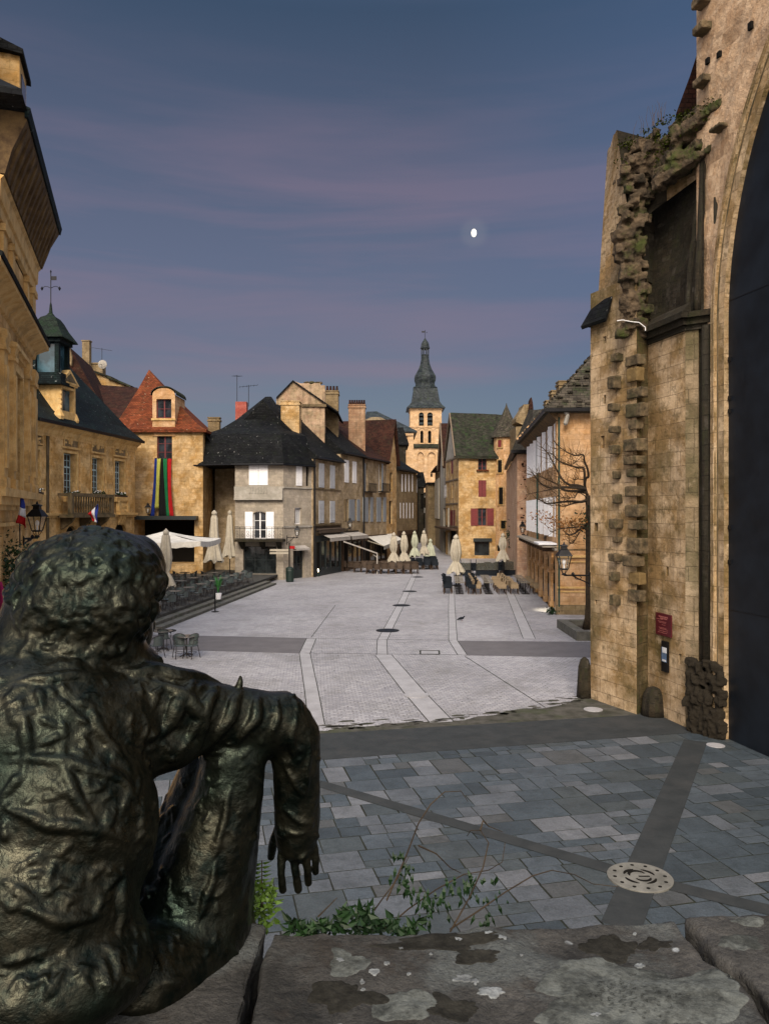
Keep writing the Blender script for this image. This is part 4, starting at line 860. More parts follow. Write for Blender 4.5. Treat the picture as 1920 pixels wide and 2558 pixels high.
# ------------------------------------------------------------------ alley wall and pale corner house
AL = thing('alley_house', (-15, 67, 0), 'dark recessed house in the alley left of the pale corner house', 'building')
fa = Fr((at('B', 65, 900, 67.5).x, 67.5), (-11.0, 66.4)); m = MB()
oo = [dict(u0=1.2, u1=1.9, z0=1.0, z1=3.4, kind='dark'), op(fa, 'B', 183, 840, 265, 1150, 'dark', nosill=True, depth=.5)]
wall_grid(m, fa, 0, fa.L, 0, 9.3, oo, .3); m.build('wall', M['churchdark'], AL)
for o in oo: window(fa, AL, o)
w0, w1, w2 = (at('B', 278, 900, 61.3).x, 61.3), (at('B', 590, 900, 61.0).x, 61.0), (at('B', 776, 900, 63.6).x, 63.6)
wz = 9.05
bw_ = dict(sill=None)
WH, fr_ = house('corner_house', (*w1, 0), 'pale grey five-sided corner house with white shutters and a swept dark slate roof', 'building',
    [w0, w1, w2, (w2[0] - 3.2, 74), (w0[0] - .4, 74)], wz, M['grey1'],
    {0: [O('B', 368, 674, 492, 810, 'shut', proud=True), O('B', 396, 980, 478, 1158, 'grid', fm='white', n=(2, 3), sh='white', sw=.62, arch=.2, nosill=True),
         O('B', 330, 1206, 545, 1385, 'grid', gl='shopgl', fm='shopfr', n=(3, 2), nosill=True, depth=.5, rec=.35)],
     1: [O('B', 672, 684, 710, 814, 'shut', proud=True), O('B', 738, 690, 762, 815, 'dark'), O('B', 665, 955, 708, 1062, 'grid', n=(4, 1), fm='white'),
         O('B', 655, 1215, 728, 1420, 'door', fm='shopfr', gl='shopgl', nosill=True, rec=.25)]})
f0, f1 = fr_[0], fr_[1]
zs1 = f0.px('B', 430, 820)[1]; zs2 = f0.px('B', 430, 890)[1]
m = MB(); m.box(f0, 0, f0.L + .02, 0, .06, zs1 + .02, wz - .02); 
m = MB(); m.box(f0, -.05, f0.L + .1, 0, .13, zs1 - .12, zs1 + .02); m.box(f1, -.0, f1.L, 0, .09, zs1 - .10, zs1 + .0); m.box(f0, .0, f0.L - .0, 0, .35, zs2 - .18, zs2 - .02); m.box(f1, 0, f1.L, 0, .09, f1.px('B', 690, 1075)[1] - .1, f1.px('B', 690, 1075)[1] + .05)
m.build('string_course', M['plas'], WH)
m = MB(); m.box(f0, .0, f0.L, 0, .24, zs2 - .02, zs1 - .12); m.build('parapet_panel', M['plas'], WH)
m = MB(); bz0, bz1 = f0.px('B', 430, 862)[1], f0.px('B', 430, 824)[1]
for i in range(7):
    u = f0.px('B', 375, 840)[0] + i * .19 * 3.0 / 2.6 * 1.0; m.box(f0, u, u + .09, .24, .30, bz0, bz1)
m.build('blind_balusters', M['plas'], WH)
o = op(f0, 'B', 368, 674, 492, 810); m = MB(); m.box(f0, o['u0'] - .12, o['u1'] + .12, 0, .1, o['z0'] - .1, o['z0']); m.build('sill', M['plas'], WH)
# stone balcony with scrolled ironwork
zf = f0.px('B', 430, 1160, d=.9)[1]; ub0, ub1 = f0.px('B', 275, 1160, d=.9)[0], f0.px('B', 590, 1160, d=.9)[0]; zt = f0.px('B', 430, 1080, d=.9)[1]

m = MB(); m.box(f0, ub0, ub1, 0, .95, zf - .2, zf); 
for u in (ub0 + .3, (ub0 + ub1) / 2, ub1 - .6): extr(m, f0, u, u + .3, [(0, zf - .2), (.85, zf - .2), (.6, zf - .45), (0, zf - .8)])
bal = m.build('balcony', M['churchdark'], WH)
m = MB(); A_ = lambda u, z: f0.p(u, .9, z)
for z in (zt, zt - .12, zf + .06): m.tube([A_(ub0, z), A_(ub1, z)], .018, 5)
for k in range(int((ub1 - ub0) / .42) + 1):
    u = ub0 + k * .42; m.tube([A_(u, zf), A_(u, zt)], .014, 4)
    for s in (-1, 1):
        if u + .42 > ub1: break
        m.tube([A_(u + .21 + s * .10 * math.cos(t * .75) * (1 - t * .05), zf + .28 + (0 if s > 0 else .25) + .13 * math.sin(t * .75) * (1 - t * .05)) for t in range(9)], .012, 4)
for u in (ub0, ub1): m.tube([A_(u, zt), f0.p(u, 0, zt)], .018, 5); m.tube([A_(u, zf + .06), f0.p(u, 0, zf + .06)], .014, 5)
m.build('railing', M['iron'], bal)
pts = [Vector((*w0, 0)), Vector((*w1, 0)), Vector((*w2, 0)), Vector((w2[0] - 3.2, 74, 0)), Vector((w0[0] - .4, 74, 0))]
ex = [Vector((w0[0] - 4.4, 62.5, 0)), Vector((w0[0] - .2, 60.9, 0)), Vector((w1[0] + .1, 60.6, 0)), Vector((w2[0] + .3, 63.5, 0)), Vector((w2[0] - 3.0, 74.5, 0)), Vector((w0[0] - 3.5, 74.5, 0))]
cen = Vector((at('B', 500, 240, 68).x, 68, 0)); rg = []
for t, z in ((0, 8.95), (0, 9.12), (.06, 9.75), (.13, 10.8), (.20, 11.55), (.24, 11.7), (.42, 12.2), (.6, 13.1), (.8, 14.35), (.95, 15.3)):
    rg.append([Vector((v.x + (cen.x - v.x) * t, v.y + (cen.y - v.y) * t, z)) for v in ex])
loft('roof', M['slate'], rg, WH)
m = MB(); 
for a, b in ((ex[1], ex[2]), (ex[2], ex[3]), (ex[0], ex[1])): m.tube([(a.x, a.y - .08, 9.0), (b.x, b.y - .08, 9.0)], .07, 6)
m.build('gutter', M['iron'], WH)
ca = at('B', 575, 268, 64.5); cb = at('B', 694, 268, 64.5)
chimney(WH, ((ca.x + cb.x) / 2, 64.5), cb.x - ca.x, 1.5, 9.8, ca.z, M['gold2'])
ca = at('B', 280, 268, 70); cb = at('B', 352, 345, 70); chimney(WH, ((ca.x + cb.x) / 2, 70), cb.x - ca.x, .8, 12.3, ca.z, M['brick'], pots=0, cap=False)
antenna(at('B', 291, 268, 70.2), 2.4, 'tall television antenna beside the red brick chimney', az=2.4, w=1.0); antenna(at('B', 366, 300, 70.4), 1.95, 'shorter television antenna right of the red brick chimney', az=.3, w=1.6)
# bracket sign, shop blind and board on the corner house
m = MB(); o = op(f1, 'B', 655, 1200, 728, 1230); m.box(f1, o['u0'] - .05, o['u1'] + .05, 0, .5, o['z0'], o['z0'] + .04); extr(m, f1, o['u0'] - .05, o['u1'] + .05, [(0, o['z1']), (.55, o['z0'] + .15), (.55, o['z0']), (0, o['z1'] - .12)]); m.build('door_blind', M['awn'], WH)
lantern(at('B', 680, 1150, 60.2), .95, 'old lantern on an iron bracket at the corner of the pale house', arm=f1.p(.35, .05, at('B', 680, 1150, 60.2).z))
# ------------------------------------------------------------------ terrace of houses down the left side of the street
def rowpt(px, base=(-5.85, 63.4), k=.323):
    r = (px - 960) / F; t = (r * base[1] - base[0]) / (k - r); return (base[0] + k * t, base[1] + t)
cols = [q('B', x, 0)[0] for x in (782, 961, 1102, 1257, 1322, 1452)]
RP = [rowpt(x) for x in cols]
BKV = Vector((-.951, .307))
def row_house(i, name, label, z1, ridge, wmat, rmat, ops, gable=False, depth=9.0, ro=.42):
    a, b = RP[i], RP[i + 1]; fr = Fr(a, b); th, frs = house(name, (*a, 0), label, 'building', [a, b, tuple(Vector(b) + BKV * depth), tuple(Vector(a) + BKV * depth)], z1, wmat, {0: ops})
    f = frs[0]; m = MB()
    if gable: 
        m.add([f.p(0, 0, z1), f.p(f.L, 0, z1), f.p(f.L * .62, 0, ridge)], [(0, 1, 2)]); m.build('gable', wmat, th); m = MB(); k = f.L * .62
        m.slab([f.p(k, .4, ridge + .1), f.p(-.2, .4, z1 - .35), f.p(-.2, -depth, z1 - .35), f.p(k, -depth, ridge + .1)], .14); m.slab([f.p(k, .4, ridge + .1), f.p(f.L + .2, .4, z1 - .35), f.p(f.L + .2, -depth, z1 - .35), f.p(k, -depth, ridge + .1)], .14)
        m.build('roof', rmat, th)
    else:
        extr(m, f, -.02, f.L + .02, [(ro, z1 - .12), (ro, z1 + .06), (-.7, z1 + (ridge - z1) * .2), (-2.4, z1 + (ridge - z1) * .55), (-depth / 2, ridge), (-depth + 1.8, z1 + (ridge - z1) * .5), (-depth - ro, z1 + .06), (-depth - ro, z1 - .12)]); m.build('roof', rmat, th)
        m = MB(); m.tube([f.p(0, ro + .05, z1 - .05), f.p(f.L, ro + .05, z1 - .05)], .07, 6); m.build('gutter', M['iron'], th)
    return th, f
sl = dict(proud=True)
C1, f = row_house(0, 'row_house', 'beige stone house with pale louvred shutters over a dark shopfront, beside the pale corner house', 9.75, 14.6, M['beige'], M['slate'],
    [O('B', 820, 667, 853, 826, 'slat', **sl), O('B', 892, 680, 922, 832, 'slat', **sl), O('B', 820, 908, 852, 1057, 'slat', **sl), O('B', 892, 910, 922, 1053, 'slat', **sl)])
def shopfront(th, f, u0, u1, z1, mat='shopfr', door=True, gl='shopgl', n=4):
    m = MB(); m.box(f, u0, u1, 0, .16, z1 - .5, z1); m.box(f, u0, u0 + .25, 0, .16, 0, z1 - .5); m.box(f, u1 - .25, u1, 0, .16, 0, z1 - .5); m.box(f, u0 + .25, u1 - .25, 0, .12, 0, .5)
    for k in range(1, n): u = u0 + (u1 - u0) * k / n; m.box(f, u - .06, u + .06, 0, .14, .5, z1 - .5)
    s = m.build('shopfront', M[mat], th); m = MB(); m.box(f, u0 + .25, u1 - .25, .01, .06, .5, z1 - .5); m.build('shop_window', M[gl], s)
    m = MB(); m.box(f, u0 + .3, u0 + .3 + (u1 - u0) * .2, .05, .1, .02, z1 - .6); m.build('door', M['dark'], s)
def awning(th, f, u0, u1, z, pr, dz, mat, mode='fixed', label=None):
    m = MB(); m.slab([f.p(u0, .1, z), f.p(u1, .1, z), f.p(u1, pr, z - dz), f.p(u0, pr, z - dz)], .05); m.box(f, u0, u1, pr - .03, pr, z - dz - .3, z - dz - .0)
    for u in (u0, u1 - .02): m.add([f.p(u, .1, z), f.p(u, pr, z - dz), f.p(u, pr, z - dz - .05), f.p(u, .1, z - .05)], [(0, 1, 2, 3)])
    a = m.build('awning', M[mat], th); m = MB(); m.box(f, u0, u1, 0, .16, z, z + .14)
    for u in (u0 + .15, u1 - .15): m.tube([f.p(u, .1, z - dz - .2), f.p(u, pr, z - dz - .06)], .03, 5)
    m.build('awning_frame', M['iron'], a)
shopfront(C1, f, .15, f.L - .2, 3.35, n=5)
awning(C1, f, f.L * .22, f.L * .98, 3.5, 1.0, .35, 'awn'); awning(C1, f, .2, f.L * .95, 3.95, .5, .1, 'brown')
m = MB(); m.box(f, 0, f.L, 0, .12, f.px('B', 860, 1055)[1] - .2, f.px('B', 860, 1055)[1] - .06); m.box(f, 0, f.L, 0, .07, f.px('B', 860, 833)[1] - .1, f.px('B', 860, 833)[1] - .02); m.build('string_course', M['trimdark'], C1)
m = MB(); m.tube([f.p(.1, .12, 0), f.p(.1, .12, 9.6)], .07, 6); m.build('downpipe', M['iron'], C1)
C2, f = row_house(1, 'row_house', 'beige stone house with tall arched windows between the louvred house and the balconied house', 10.6, 15.2, M['beige'], M['slate'],
    [O('B', 985, 645, 1012, 793, 'shut', arch=.3, **sl), O('B', 1037, 655, 1062, 797, 'shut', arch=.3, **sl), O('B', 995, 900, 1012, 1045, 'dark'), O('B', 1050, 900, 1064, 1040, 'dark')])
for x0, x1 in ((1014, 1048), (1065, 1082), (985, 994)):
    o = op(f, 'B', x0, 902, x1, 1040); m = MB(); m.box(f, o['u0'], o['u1'], .02, .08, o['z0'], o['z1']); m.build('shutter', M['bluelv'] if x1 > 1000 else M['dim'], C2)
shopfront(C2, f, .2, f.L - .2, 3.1, 'wood'); awning(C2, f, .1, f.L * .75, 3.45, 1.1, .3, 'awn')
lantern(at('B', 1022, 1092, 71.3), 1.0, 'old lantern above the folded awning on the beige arched-window house', arm=f.p(f.px('B', 985, 1050)[0], .02, at('B', 1022, 1092, 71.3).z))
C3, f = row_house(2, 'row_house', 'house with blue-grey louvred shutters and two small iron balconies above a cream awning', 10.55, 14.3, M['beige'], M['redtile2'],
    [O('B', 1120, 665, 1136, 850, 'grid', n=(2, 4)), O('B', 1208, 675, 1224, 860, 'grid', n=(2, 4)), O('B', 1138, 893, 1150, 1046, 'dark'), O('B', 1220, 893, 1234, 1040, 'dark')])
for x0, x1 in ((1103, 1137), (1151, 1168), (1192, 1219), (1235, 1252), (1110, 1119), (1225, 1232)):
    y0, y1 = (888, 1046) if x1 - x0 > 10 else (670, 845); o = op(f, 'B', x0, y0, x1, y1); m = MB(); m.box(f, o['u0'], o['u1'], .02, .08, o['z0'], o['z1'])
    for zz in (.3, .62): m.box(f, o['u0'] + .02, o['u1'] - .02, .075, .095, o['z0'] + zz * (o['z1'] - o['z0']), o['z0'] + zz * (o['z1'] - o['z0']) + .08)
    m.build('shutter', M['bluelv'], C3)
for x0, x1 in ((1116, 1166), (1204, 1250)):
    o = op(f, 'B', x0, 800, x1, 850); m = MB(); m.box(f, o['u0'], o['u1'], 0, .5, o['z0'] - .1, o['z0'])
    for k in range(12): u = o['u0'] + (o['u1'] - o['u0']) * k / 11; m.tube([f.p(u, .48, o['z0']), f.p(u, .48, o['z1'])], .02, 4)
    m.tube([f.p(o['u0'], .48, o['z1']), f.p(o['u1'], .48, o['z1'])], .03, 5); m.build('balcony', M['iron'], C3)
shopfront(C3, f, .2, f.L - .2, 3.0, 'wood')
m = MB(); m.tube([f.p(.12, .12, 0), f.p(.12, .12, 10.4)], .09, 6); m.build('downpipe', M['iron'], C3)
# open cream awning in front of this house
ga, gb_, gc, gd = at('T4', 690, 395, 76.5), at('T4', 965, 360, 84.5), at('T4', 1130, 445, 82.5), at('T4', 915, 525, 73.5)
AW = thing('awning', ga, 'wide cream awning pulled out over the cafe below the balconied house', 'awning'); m = MB(); m.slab([ga, gb_, gc, gd], .05); m.slab([gd, gc, gc - Vector((0, 0, .32)), gd - Vector((0, 0, .32))], .04)
m.build('canvas', M['canvasw'], AW); m = MB(); m.tube([gd, ga - Vector((0, 0, .5))], .05, 5); m.tube([gc, gb_ - Vector((0, 0, .5))], .05, 5); m.tube([ga, gb_], .1, 6); m.build('arms', M['canvas'], AW)
# gate-like awning arm with leg
PA = thing('awning_post', gnd('T4', 835, 845), 'pale folding-arm pole sloping down to a post in front of the arched-window house', 'awning frame'); p = gnd('T4', 838, 845); t_ = at('T4', 838, 610, p.y); s_ = at('T4', 455, 475, p.y - 2.0)
m = MB(); m.bar(p, t_, .09); m.bar(s_, t_, .12, .1); m.bar(t_ - Vector((.35, 0, .1)), t_ - Vector((0, 0, .35)), .05); m.build('frame', M['awn'], PA)
C4, f = row_house(3, 'row_house', 'narrow tall stone house with a pointed gable facing the square', 10.8, 15.2, M['gold2'], M['redtile2'],
    [O('B', 1280, 728, 1298, 850, 'dark'), O('B', 1275, 910, 1296, 1060, 'dark'), O('B', 1288, 555, 1300, 615, 'dark')], gable=True)
C5, f = row_house(4, 'row_house', 'low stone house with rows of narrow white shutters at the street mouth', 10.0, 13.2, M['dim'], M['slate'],
    [O('B', 1355 + k * 22, 738, 1364 + k * 22, 852, 'shut') for k in range(4)] + [O('B', 1345 + k * 20, 922, 1352 + k * 20, 1025, 'shut') for k in range(5)])
shopfront(C5, f, .3, f.L - .3, 3.2, 'wood')
# stone gable and chimneys above the row
GH = thing('gable_house', (-8, 70, 0), 'tall house with a broad stained stone gable and massive chimneys above the slate roofs', 'building')
m = MB(); P = [at('B', x, y, 70) for x, y in ((545, 560), (545, 238), (650, 130), (700, 150), (738, 148), (828, 148), (832, 162), (860, 162), (860, 560))]; m.prism(P, (0, .7, 0))
m.prism([at('B', x, y, 69.98) for x, y in ((716, 560), (716, 294), (860, 294), (860, 560))], (0, -.35, 0)); m.build('gable', stone('stained_gable', (.36, .27, .17), (.45, .32, .22), .5, .26, stain=(.2, .07, .04), st=.55, joint=.3, seed=33, streak=.5, moss=(.06, .07, .03, .5)), GH)
m = MB(); a, b = at('B', 545, 238, 69.8), at('B', 652, 128, 69.8); m.slab([a, b, b + Vector((0, 9, 0)), a + Vector((0, 9, 0))], .14); c_ = at('B', 945, 330, 69.8); m.slab([b, c_, c_ + Vector((0, 9, 0)), b + Vector((0, 9, 0))], .14); m.build('roof', M['slate'], GH)
m = MB(); a = at('B', 545, 560, 70.7); b = at('B', 860, 560, 70.7); m.box(WF, a.x, b.x, -79, -70.7, 0, a.z); m.build('wall', M['dim'], GH)
m = MB(); a_, b_ = at('B', 710, 294, 69.5), at('B', 868, 294, 69.5); m.box(WF, a_.x, b_.x, -70, -69.45, a_.z - .1, a_.z + .14); m.build('ledge', M['trimdark'], GH)
rnd = random.Random(8); m = MB()
for k in range(30): p = at('B', rnd.uniform(738, 832), 148, 70.3); m.ball(p + Vector((0, rnd.uniform(-.3, .3), rnd.uniform(-.05, .08))), rnd.uniform(.08, .2), 6, 4, (1.4, 1, .6))
m.build('moss', M['ruin'], GH)
ca, cb = at('B', 862, 200, 73), at('B', 945, 200, 73); chimney(GH, ((ca.x + cb.x) / 2, 73), cb.x - ca.x, 1.4, 10.5, ca.z, M['dim'], pots=4)
ca, cb = at('B', 1012, 290, 78), at('B', 1120, 290, 78); chimney(C2, ((ca.x + cb.x) / 2, 78), cb.x - ca.x, 1.2, 10.5, ca.z, stone('ochre_chimney', (.3, .17, .1), (.36, .24, .15), .4, .2, streak=.4, seed=40), pots=7)
# ------------------------------------------------------------------ distant church annexe
AN = thing('church_annexe', (1, 130, 0), 'grey hipped roof and pale lit walls left of the bell tower', 'building')
a, b = at('B', 1110, 470, 130), at('B', 1432, 470, 130); m = MB(); fan = Fr((a.x, 130), (b.x, 130)); 
wall_grid(m, fan, 0, fan.L, 0, a.z, [], .3); frs2 = Fr((b.x, 130), (b.x - .0, 142)); wall_grid(m, frs2, 0, 12, 0, a.z, [], .3); m.build('wall', M['tower'], AN)
m = MB(); m.box(fan, 0, fan.L, 0, .5, a.z - .5, a.z - .1); px_ = fan.px('B', 1395, 600)[0]; m.box(fan, px_, fan.L, 0, .3, 0, a.z - .5); m.build('cornice', M['tower'], AN)
e0 = [Vector((a.x - .6, 129.3, 0)), Vector((b.x + .6, 129.3, 0)), Vector((b.x + .6, 143, 0)), Vector((a.x - .6, 143, 0))]; r1, r2 = at('B', 1130, 335, 136), at('B', 1195, 333, 136)
loft('roof', M['lead'], [ring(e0, a.z, 0), ring(e0, a.z + .25, 0), [Vector((r1.x, 135.5, r1.z)), Vector((r2.x, 135.5, r2.z)), Vector((r2.x, 136.5, r2.z)), Vector((r1.x, 136.5, r1.z))]], AN)
p = at('B', 1188, 405, 131.5); m = MB(); m.lathe((p.x, p.y, a.z + .2), [(2.2, 0), (2.2, 1.6), (2.5, 1.8), (1.0, 2.5)], 16); m.build('round_turret', M['dim'], AN)
# ------------------------------------------------------------------ cathedral bell tower
YT = 160.0; zt6 = lambda y: at('T6', 535, y, YT).z; tx = at('T6', 575, 0, YT).x; hw = 3.23
BT = thing('bell_tower', (tx, YT + hw, 0), 'cathedral bell tower with a bulbous slate spire at the end of the street', 'bell tower')
tp = [(tx - hw, YT), (tx + hw, YT), (tx + hw, YT + 2 * hw), (tx - hw, YT + 2 * hw)]
m = MB(); ft = [Fr(tp[i], tp[(i + 1) % 4]) for i in range(4)]
o1 = [op(ft[0], 'T6', 455, 1590, 540, 1822, 'void', arch=.5, depth=.6), op(ft[0], 'T6', 600, 1590, 692, 1822, 'void', arch=.5, depth=.6), op(ft[0], 'T6', 480, 1905, 532, 2118, 'void', arch=.35, depth=.6), op(ft[0], 'T6', 612, 1905, 668, 2120, 'void', arch=.35, depth=.6)]
for i in range(4): wall_grid(m, ft[i], 0, ft[i].L, zt6(2140), zt6(1520), o1 if i in (0,) else [], .6)
z_ = zt6(2140); lw = .25; 
m.build('wall', M['tower'], BT)
for o in o1:
    mm = MB(); mm.box(ft[0], o['u0'], o['u1'], -.75, -.6, o['z0'], o['z1']); mm.build('opening', M['dark'], BT)
for o in o1[:2]:
    for k in range(3):
        mm = MB(); z = o['z0'] + .25 + k * .9; extr(mm, ft[0], o['u0'] + .02, o['u1'] - .02, [(-.5, z + .55), (-.05, z), (-.05, z + .08), (-.5, z + .63)]); mm.build('louvre', M['lead'], BT)
for nm_, y0_, y1_, pr_ in (('string_course', 1846, 1830, .12), ('cornice', 1548, 1520, .15)):
    m = MB()
    for i in (0, 3, 1): m.box(ft[i], -.1, ft[i].L + .1, 0, pr_, zt6(y0_), zt6(y1_))
    m.build(nm_, M['tower'], BT)
for cxx in (395, 508, 640, 765):
    uc, zc_ = ft[0].px('T6', cxx, 1905); r_ = .62; m = MB()
    P = [(uc + r_ * math.cos(math.pi * k / 8), zc_ + r_ * math.sin(math.pi * k / 8)) for k in range(9)]
    for (a, b), (c, d) in zip(P, P[1:]): m.bar(ft[0].p(a, .05, b), ft[0].p(c, .05, d), .14, .14)
    m.build('arch_moulding', M['tower'], BT)
for cxx in (435, 450, 560, 590, 700, 720, 810): uc = ft[0].px('T6', cxx, 2000)[0]; m = MB(); m.box(ft[0], uc - .07, uc + .07, 0, .1, zt6(2120), zt6(1930)); m.build('colonnette', M['tower'], BT)
# lower storey with the small pent roof and tall blind arches
m = MB(); w2_ = hw + .35; tp2 = [(tx - w2_, YT - .35), (tx + w2_, YT - .35), (tx + w2_, YT + 2 * hw + .3), (tx - w2_, YT + 2 * hw + .3)]; f2 = Fr(tp2[0], tp2[1])
o2 = [op(f2, 'N7', 530, 320, 640, 1400, 'void', arch=1.0, depth=.4), op(f2, 'N7', 695, 320, 830, 1400, 'void', arch=1.0, depth=.4)]
for i in range(4): fq = Fr(tp2[i], tp2[(i + 1) % 4]); wall_grid(m, fq, 0, fq.L, 0, zt6(2190), o2 if i == 0 else [], .4)
for o in o2: m.box(f2, o['u0'] - .1, o['u1'] + .1, -.5, -.4, o['z0'], o['z1'])
m.build('lower_wall', M['tower'], BT)
for x0, y0, x1, y1 in ((552, 660, 582, 780), (748, 665, 780, 720)): o = op(f2, 'N7', x0, y0, x1, y1, d=0); mm = MB(); mm.box(f2, o['u0'], o['u1'], -.39, -.36, o['z0'], o['z1']); mm.build('opening', M['dark'], BT)
loft('pent_roof', M['lauze2'], [ring(tp2, zt6(2210), -.4), ring(tp2, zt6(2190), -.45), ring(tp2, zt6(2128), .45)], BT)
r4 = math.pi / 4; cc = (tx, YT + hw, 0); k2 = 1.414
prof = [(1520, 330), (1508, 330), (1460, 280), (1400, 243), (1290, 225), (1165, 205)]
m = MB(); m.lathe(cc, [(h_ / 6.914 / F * (YT) * k2, zt6(y)) for y, h_ in prof], 4, rot=r4); m.build('spire_skirt', M['lead'], BT)
prof = [(1166, 212), (1130, 214), (1115, 200), (1112, 182), (1070, 168), (1045, 170), (1000, 187), (950, 190), (920, 184), (870, 155), (800, 118), (720, 88), (620, 70), (560, 68)]
m = MB(); m.lathe(cc, [(h_ / 6.914 / F * YT * 1.06, zt6(y)) for y, h_ in prof], 8, rot=math.pi / 8); m.build('spire_bulb', M['lead'], BT)
m = MB()
for k in range(8): a = math.pi / 8 + k * math.pi / 4; r_ = 64 / 6.914 / F * YT; p = Vector((tx + math.cos(a) * r_, YT + hw + math.sin(a) * r_, 0)); m.bar(p + Vector((0, 0, zt6(562))), p + Vector((0, 0, zt6(440))), .2)
m.lathe(cc, [(70 / 6.914 / F * YT, zt6(550)), (70 / 6.914 / F * YT, zt6(545))], 8, rot=math.pi / 8); m.lathe(cc, [(68 / 6.914 / F * YT, zt6(452)), (68 / 6.914 / F * YT, zt6(432))], 8, rot=math.pi / 8); m.build('lantern', M['lead'], BT)
m = MB(); m.lathe(cc, [(h_ / 6.914 / F * YT, zt6(y)) for y, h_ in ((434, 88), (425, 90), (405, 78), (360, 72), (320, 55), (285, 28), (255, 10), (232, 3))], 8, rot=math.pi / 8); m.build('lantern_cap', M['lead'], BT)
m = MB(); p = Vector((tx, YT + hw, 0)); m.tube([p + Vector((0, 0, zt6(240))), p + Vector((0, 0, zt6(105)))], .05, 5); m.box(WF, tx - .7, tx - .05, -p.y - .03, -p.y + .03, zt6(150), zt6(125)); m.ball((tx + .35, p.y, zt6(148)), .1, 6, 4); m.build('weather_vane', M['iron'], BT)
# ------------------------------------------------------------------ street houses right of the alley mouth
def simple_house(name, label, a, b, depthv, z1, ridge, wmat, rmat, ops, rdir='par', mat2=None):
    f0_ = Fr(a, b); th, frs = house(name, (*a, 0), label, 'building', [a, b, tuple(Vector(b) + Vector(depthv)), tuple(Vector(a) + Vector(depthv))], z1, wmat, {0: ops}); return th, frs
YD = 89.0
dx0, dx1 = at('N3', 430, 0, YD).x, at('N3', 1450, 0, YD).x
zD = 11.75
sN = Vector((at('N3', 215, 0, 98.5).x - dx0, 98.5 - YD))
DH, fr_ = house('gabled_house', (dx0, YD, 0), 'tall golden stone house with oxblood shutters under a huge mossy stone roof', 'building',
    [(dx0, YD), (dx1, YD), (dx1, 98.5), (dx0 + sN.x, 98.5)], zD, M['gold2'],
    {0: [O('C', 717, 1118, 783, 1213, 'grid', fm='redp', n=(2, 3)), O('C', 720, 1290, 780, 1418, 'red'), O('C', 715, 1505, 783, 1640, 'grid', fm='redp', n=(2, 2), sh='redp', sw=.6 * 1.3),
         O('C', 690, 1738, 805, 1868, 'grid', n=(1, 1), fm='shopfr', gl='shopgl', nosill=True, depth=.4)],
     3: [O('N3', 305, 960, 345, 1215, 'red'), O('N3', 322, 1385, 352, 1615, 'dark'), O('N7', 1060, 1265, 1145, 1545, 'red', nosill=True), O('N7', 1050, 1600, 1165, 1990, 'dark', nosill=True)]})
f = fr_[0]; f3 = fr_[3]
m = MB(); o = op(f, 'C', 680, 1735, 822, 1760); m.box(f, o['u0'], o['u1'], 0, .25, o['z0'], o['z1']); m.build('shop_fascia', M['shopfr'], DH)
m = MB(); o = op(f, 'C', 703, 1210, 798, 1218); m.box(f, o['u0'], o['u1'], 0, .3, o['z0'], o['z1']); m.build('sill', M['redtile'], DH)
rl, rr = at('N3', 298, 203, 93.7), at('N3', 1300, 240, 93.7); el, er = at('N3', 385, 915, 88.6), at('N3', 1095, 935, 88.6); er2 = at('N3', 1450, 930, 88.6)
bl = at('N3', 205, 975, 99.0)
def sag(m, A, B, C, D, n=8, amp=.25, th=.3):      # sagging, uneven stone roof plane A,B eave; C,D ridge
    rn = random.Random(4); top = []
    for j in range(n + 1):
        for i in range(n + 1):
            s, t = i / n, j / n; p = (A * (1 - s) + B * s) * (1 - t) + (D * (1 - s) + C * s) * t; w = math.sin(math.pi * s) * math.sin(math.pi * min(1, t * 1.1))
            top.append(p + Vector((0, 0, -amp * w + rn.uniform(-.04, .04) + (.35 * (1 - t) ** 4 if False else 0))))
    k = len(top); vs = top + [p - Vector((0, 0, th)) for p in top]; fs = []
    for j in range(n):
        for i in range(n): a = j * (n + 1) + i; fs += [(a, a + 1, a + n + 2, a + n + 1), (k + a, k + a + n + 1, k + a + n + 2, k + a + 1)]
    for i in range(n): a = i; fs.append((a, k + a, k + a + 1, a + 1)); a = n * (n + 1) + i; fs.append((a, a + 1, k + a + 1, k + a))
    for j in range(n): a = j * (n + 1); fs.append((a, a + n + 1, k + a + n + 1, k + a)); a = j * (n + 1) + n; fs.append((a, k + a, k + a + n + 1, a + n + 1))
    m.add(top + [p - Vector((0, 0, th)) for p in top], fs)
m = MB(); sag(m, el, er, Vector((er.x + 1.2, rr.y, rr.z)), rl, amp=.35); m.slab([rl, Vector((er.x + 1.2, rr.y, rr.z)), Vector((er.x + 1.2, 99, bl.z)), bl], .25); m.build('roof', M['lauze2'], DH)
m = MB(); m.add([f3.p(0, .0, zD - .05), f3.p(f3.L, 0, zD - .05), f3.p(f3.L * .5, 0, rl.z - .4)], [(0, 1, 2)]); m.build('gable', M['plas'], DH)
m = MB()
for a, b in ((el, rl), (bl, rl)): m.bar(a + Vector((-.12, 0, -.15)), b + Vector((-.12, 0, -.15)), .14, .3)
m.build('barge_board', M['woodlt'], DH)
m = MB()
for u in (.15, f3.L * .33, f3.L * .62, f3.L - .3): m.box(f3, u, u + .16, 0, .05, 3.4, zD)
for z in (3.5, 6.2, 9.0, 11.5): m.box(f3, 0, f3.L, .0, .06, z, z + .18)
m.build('timber_frame', M['woodlt'], DH)
m = MB(); m.box(f3, 0, f3.L, 0, .9, 3.2, 3.4); m.build('canopy', M['wood'], DH)
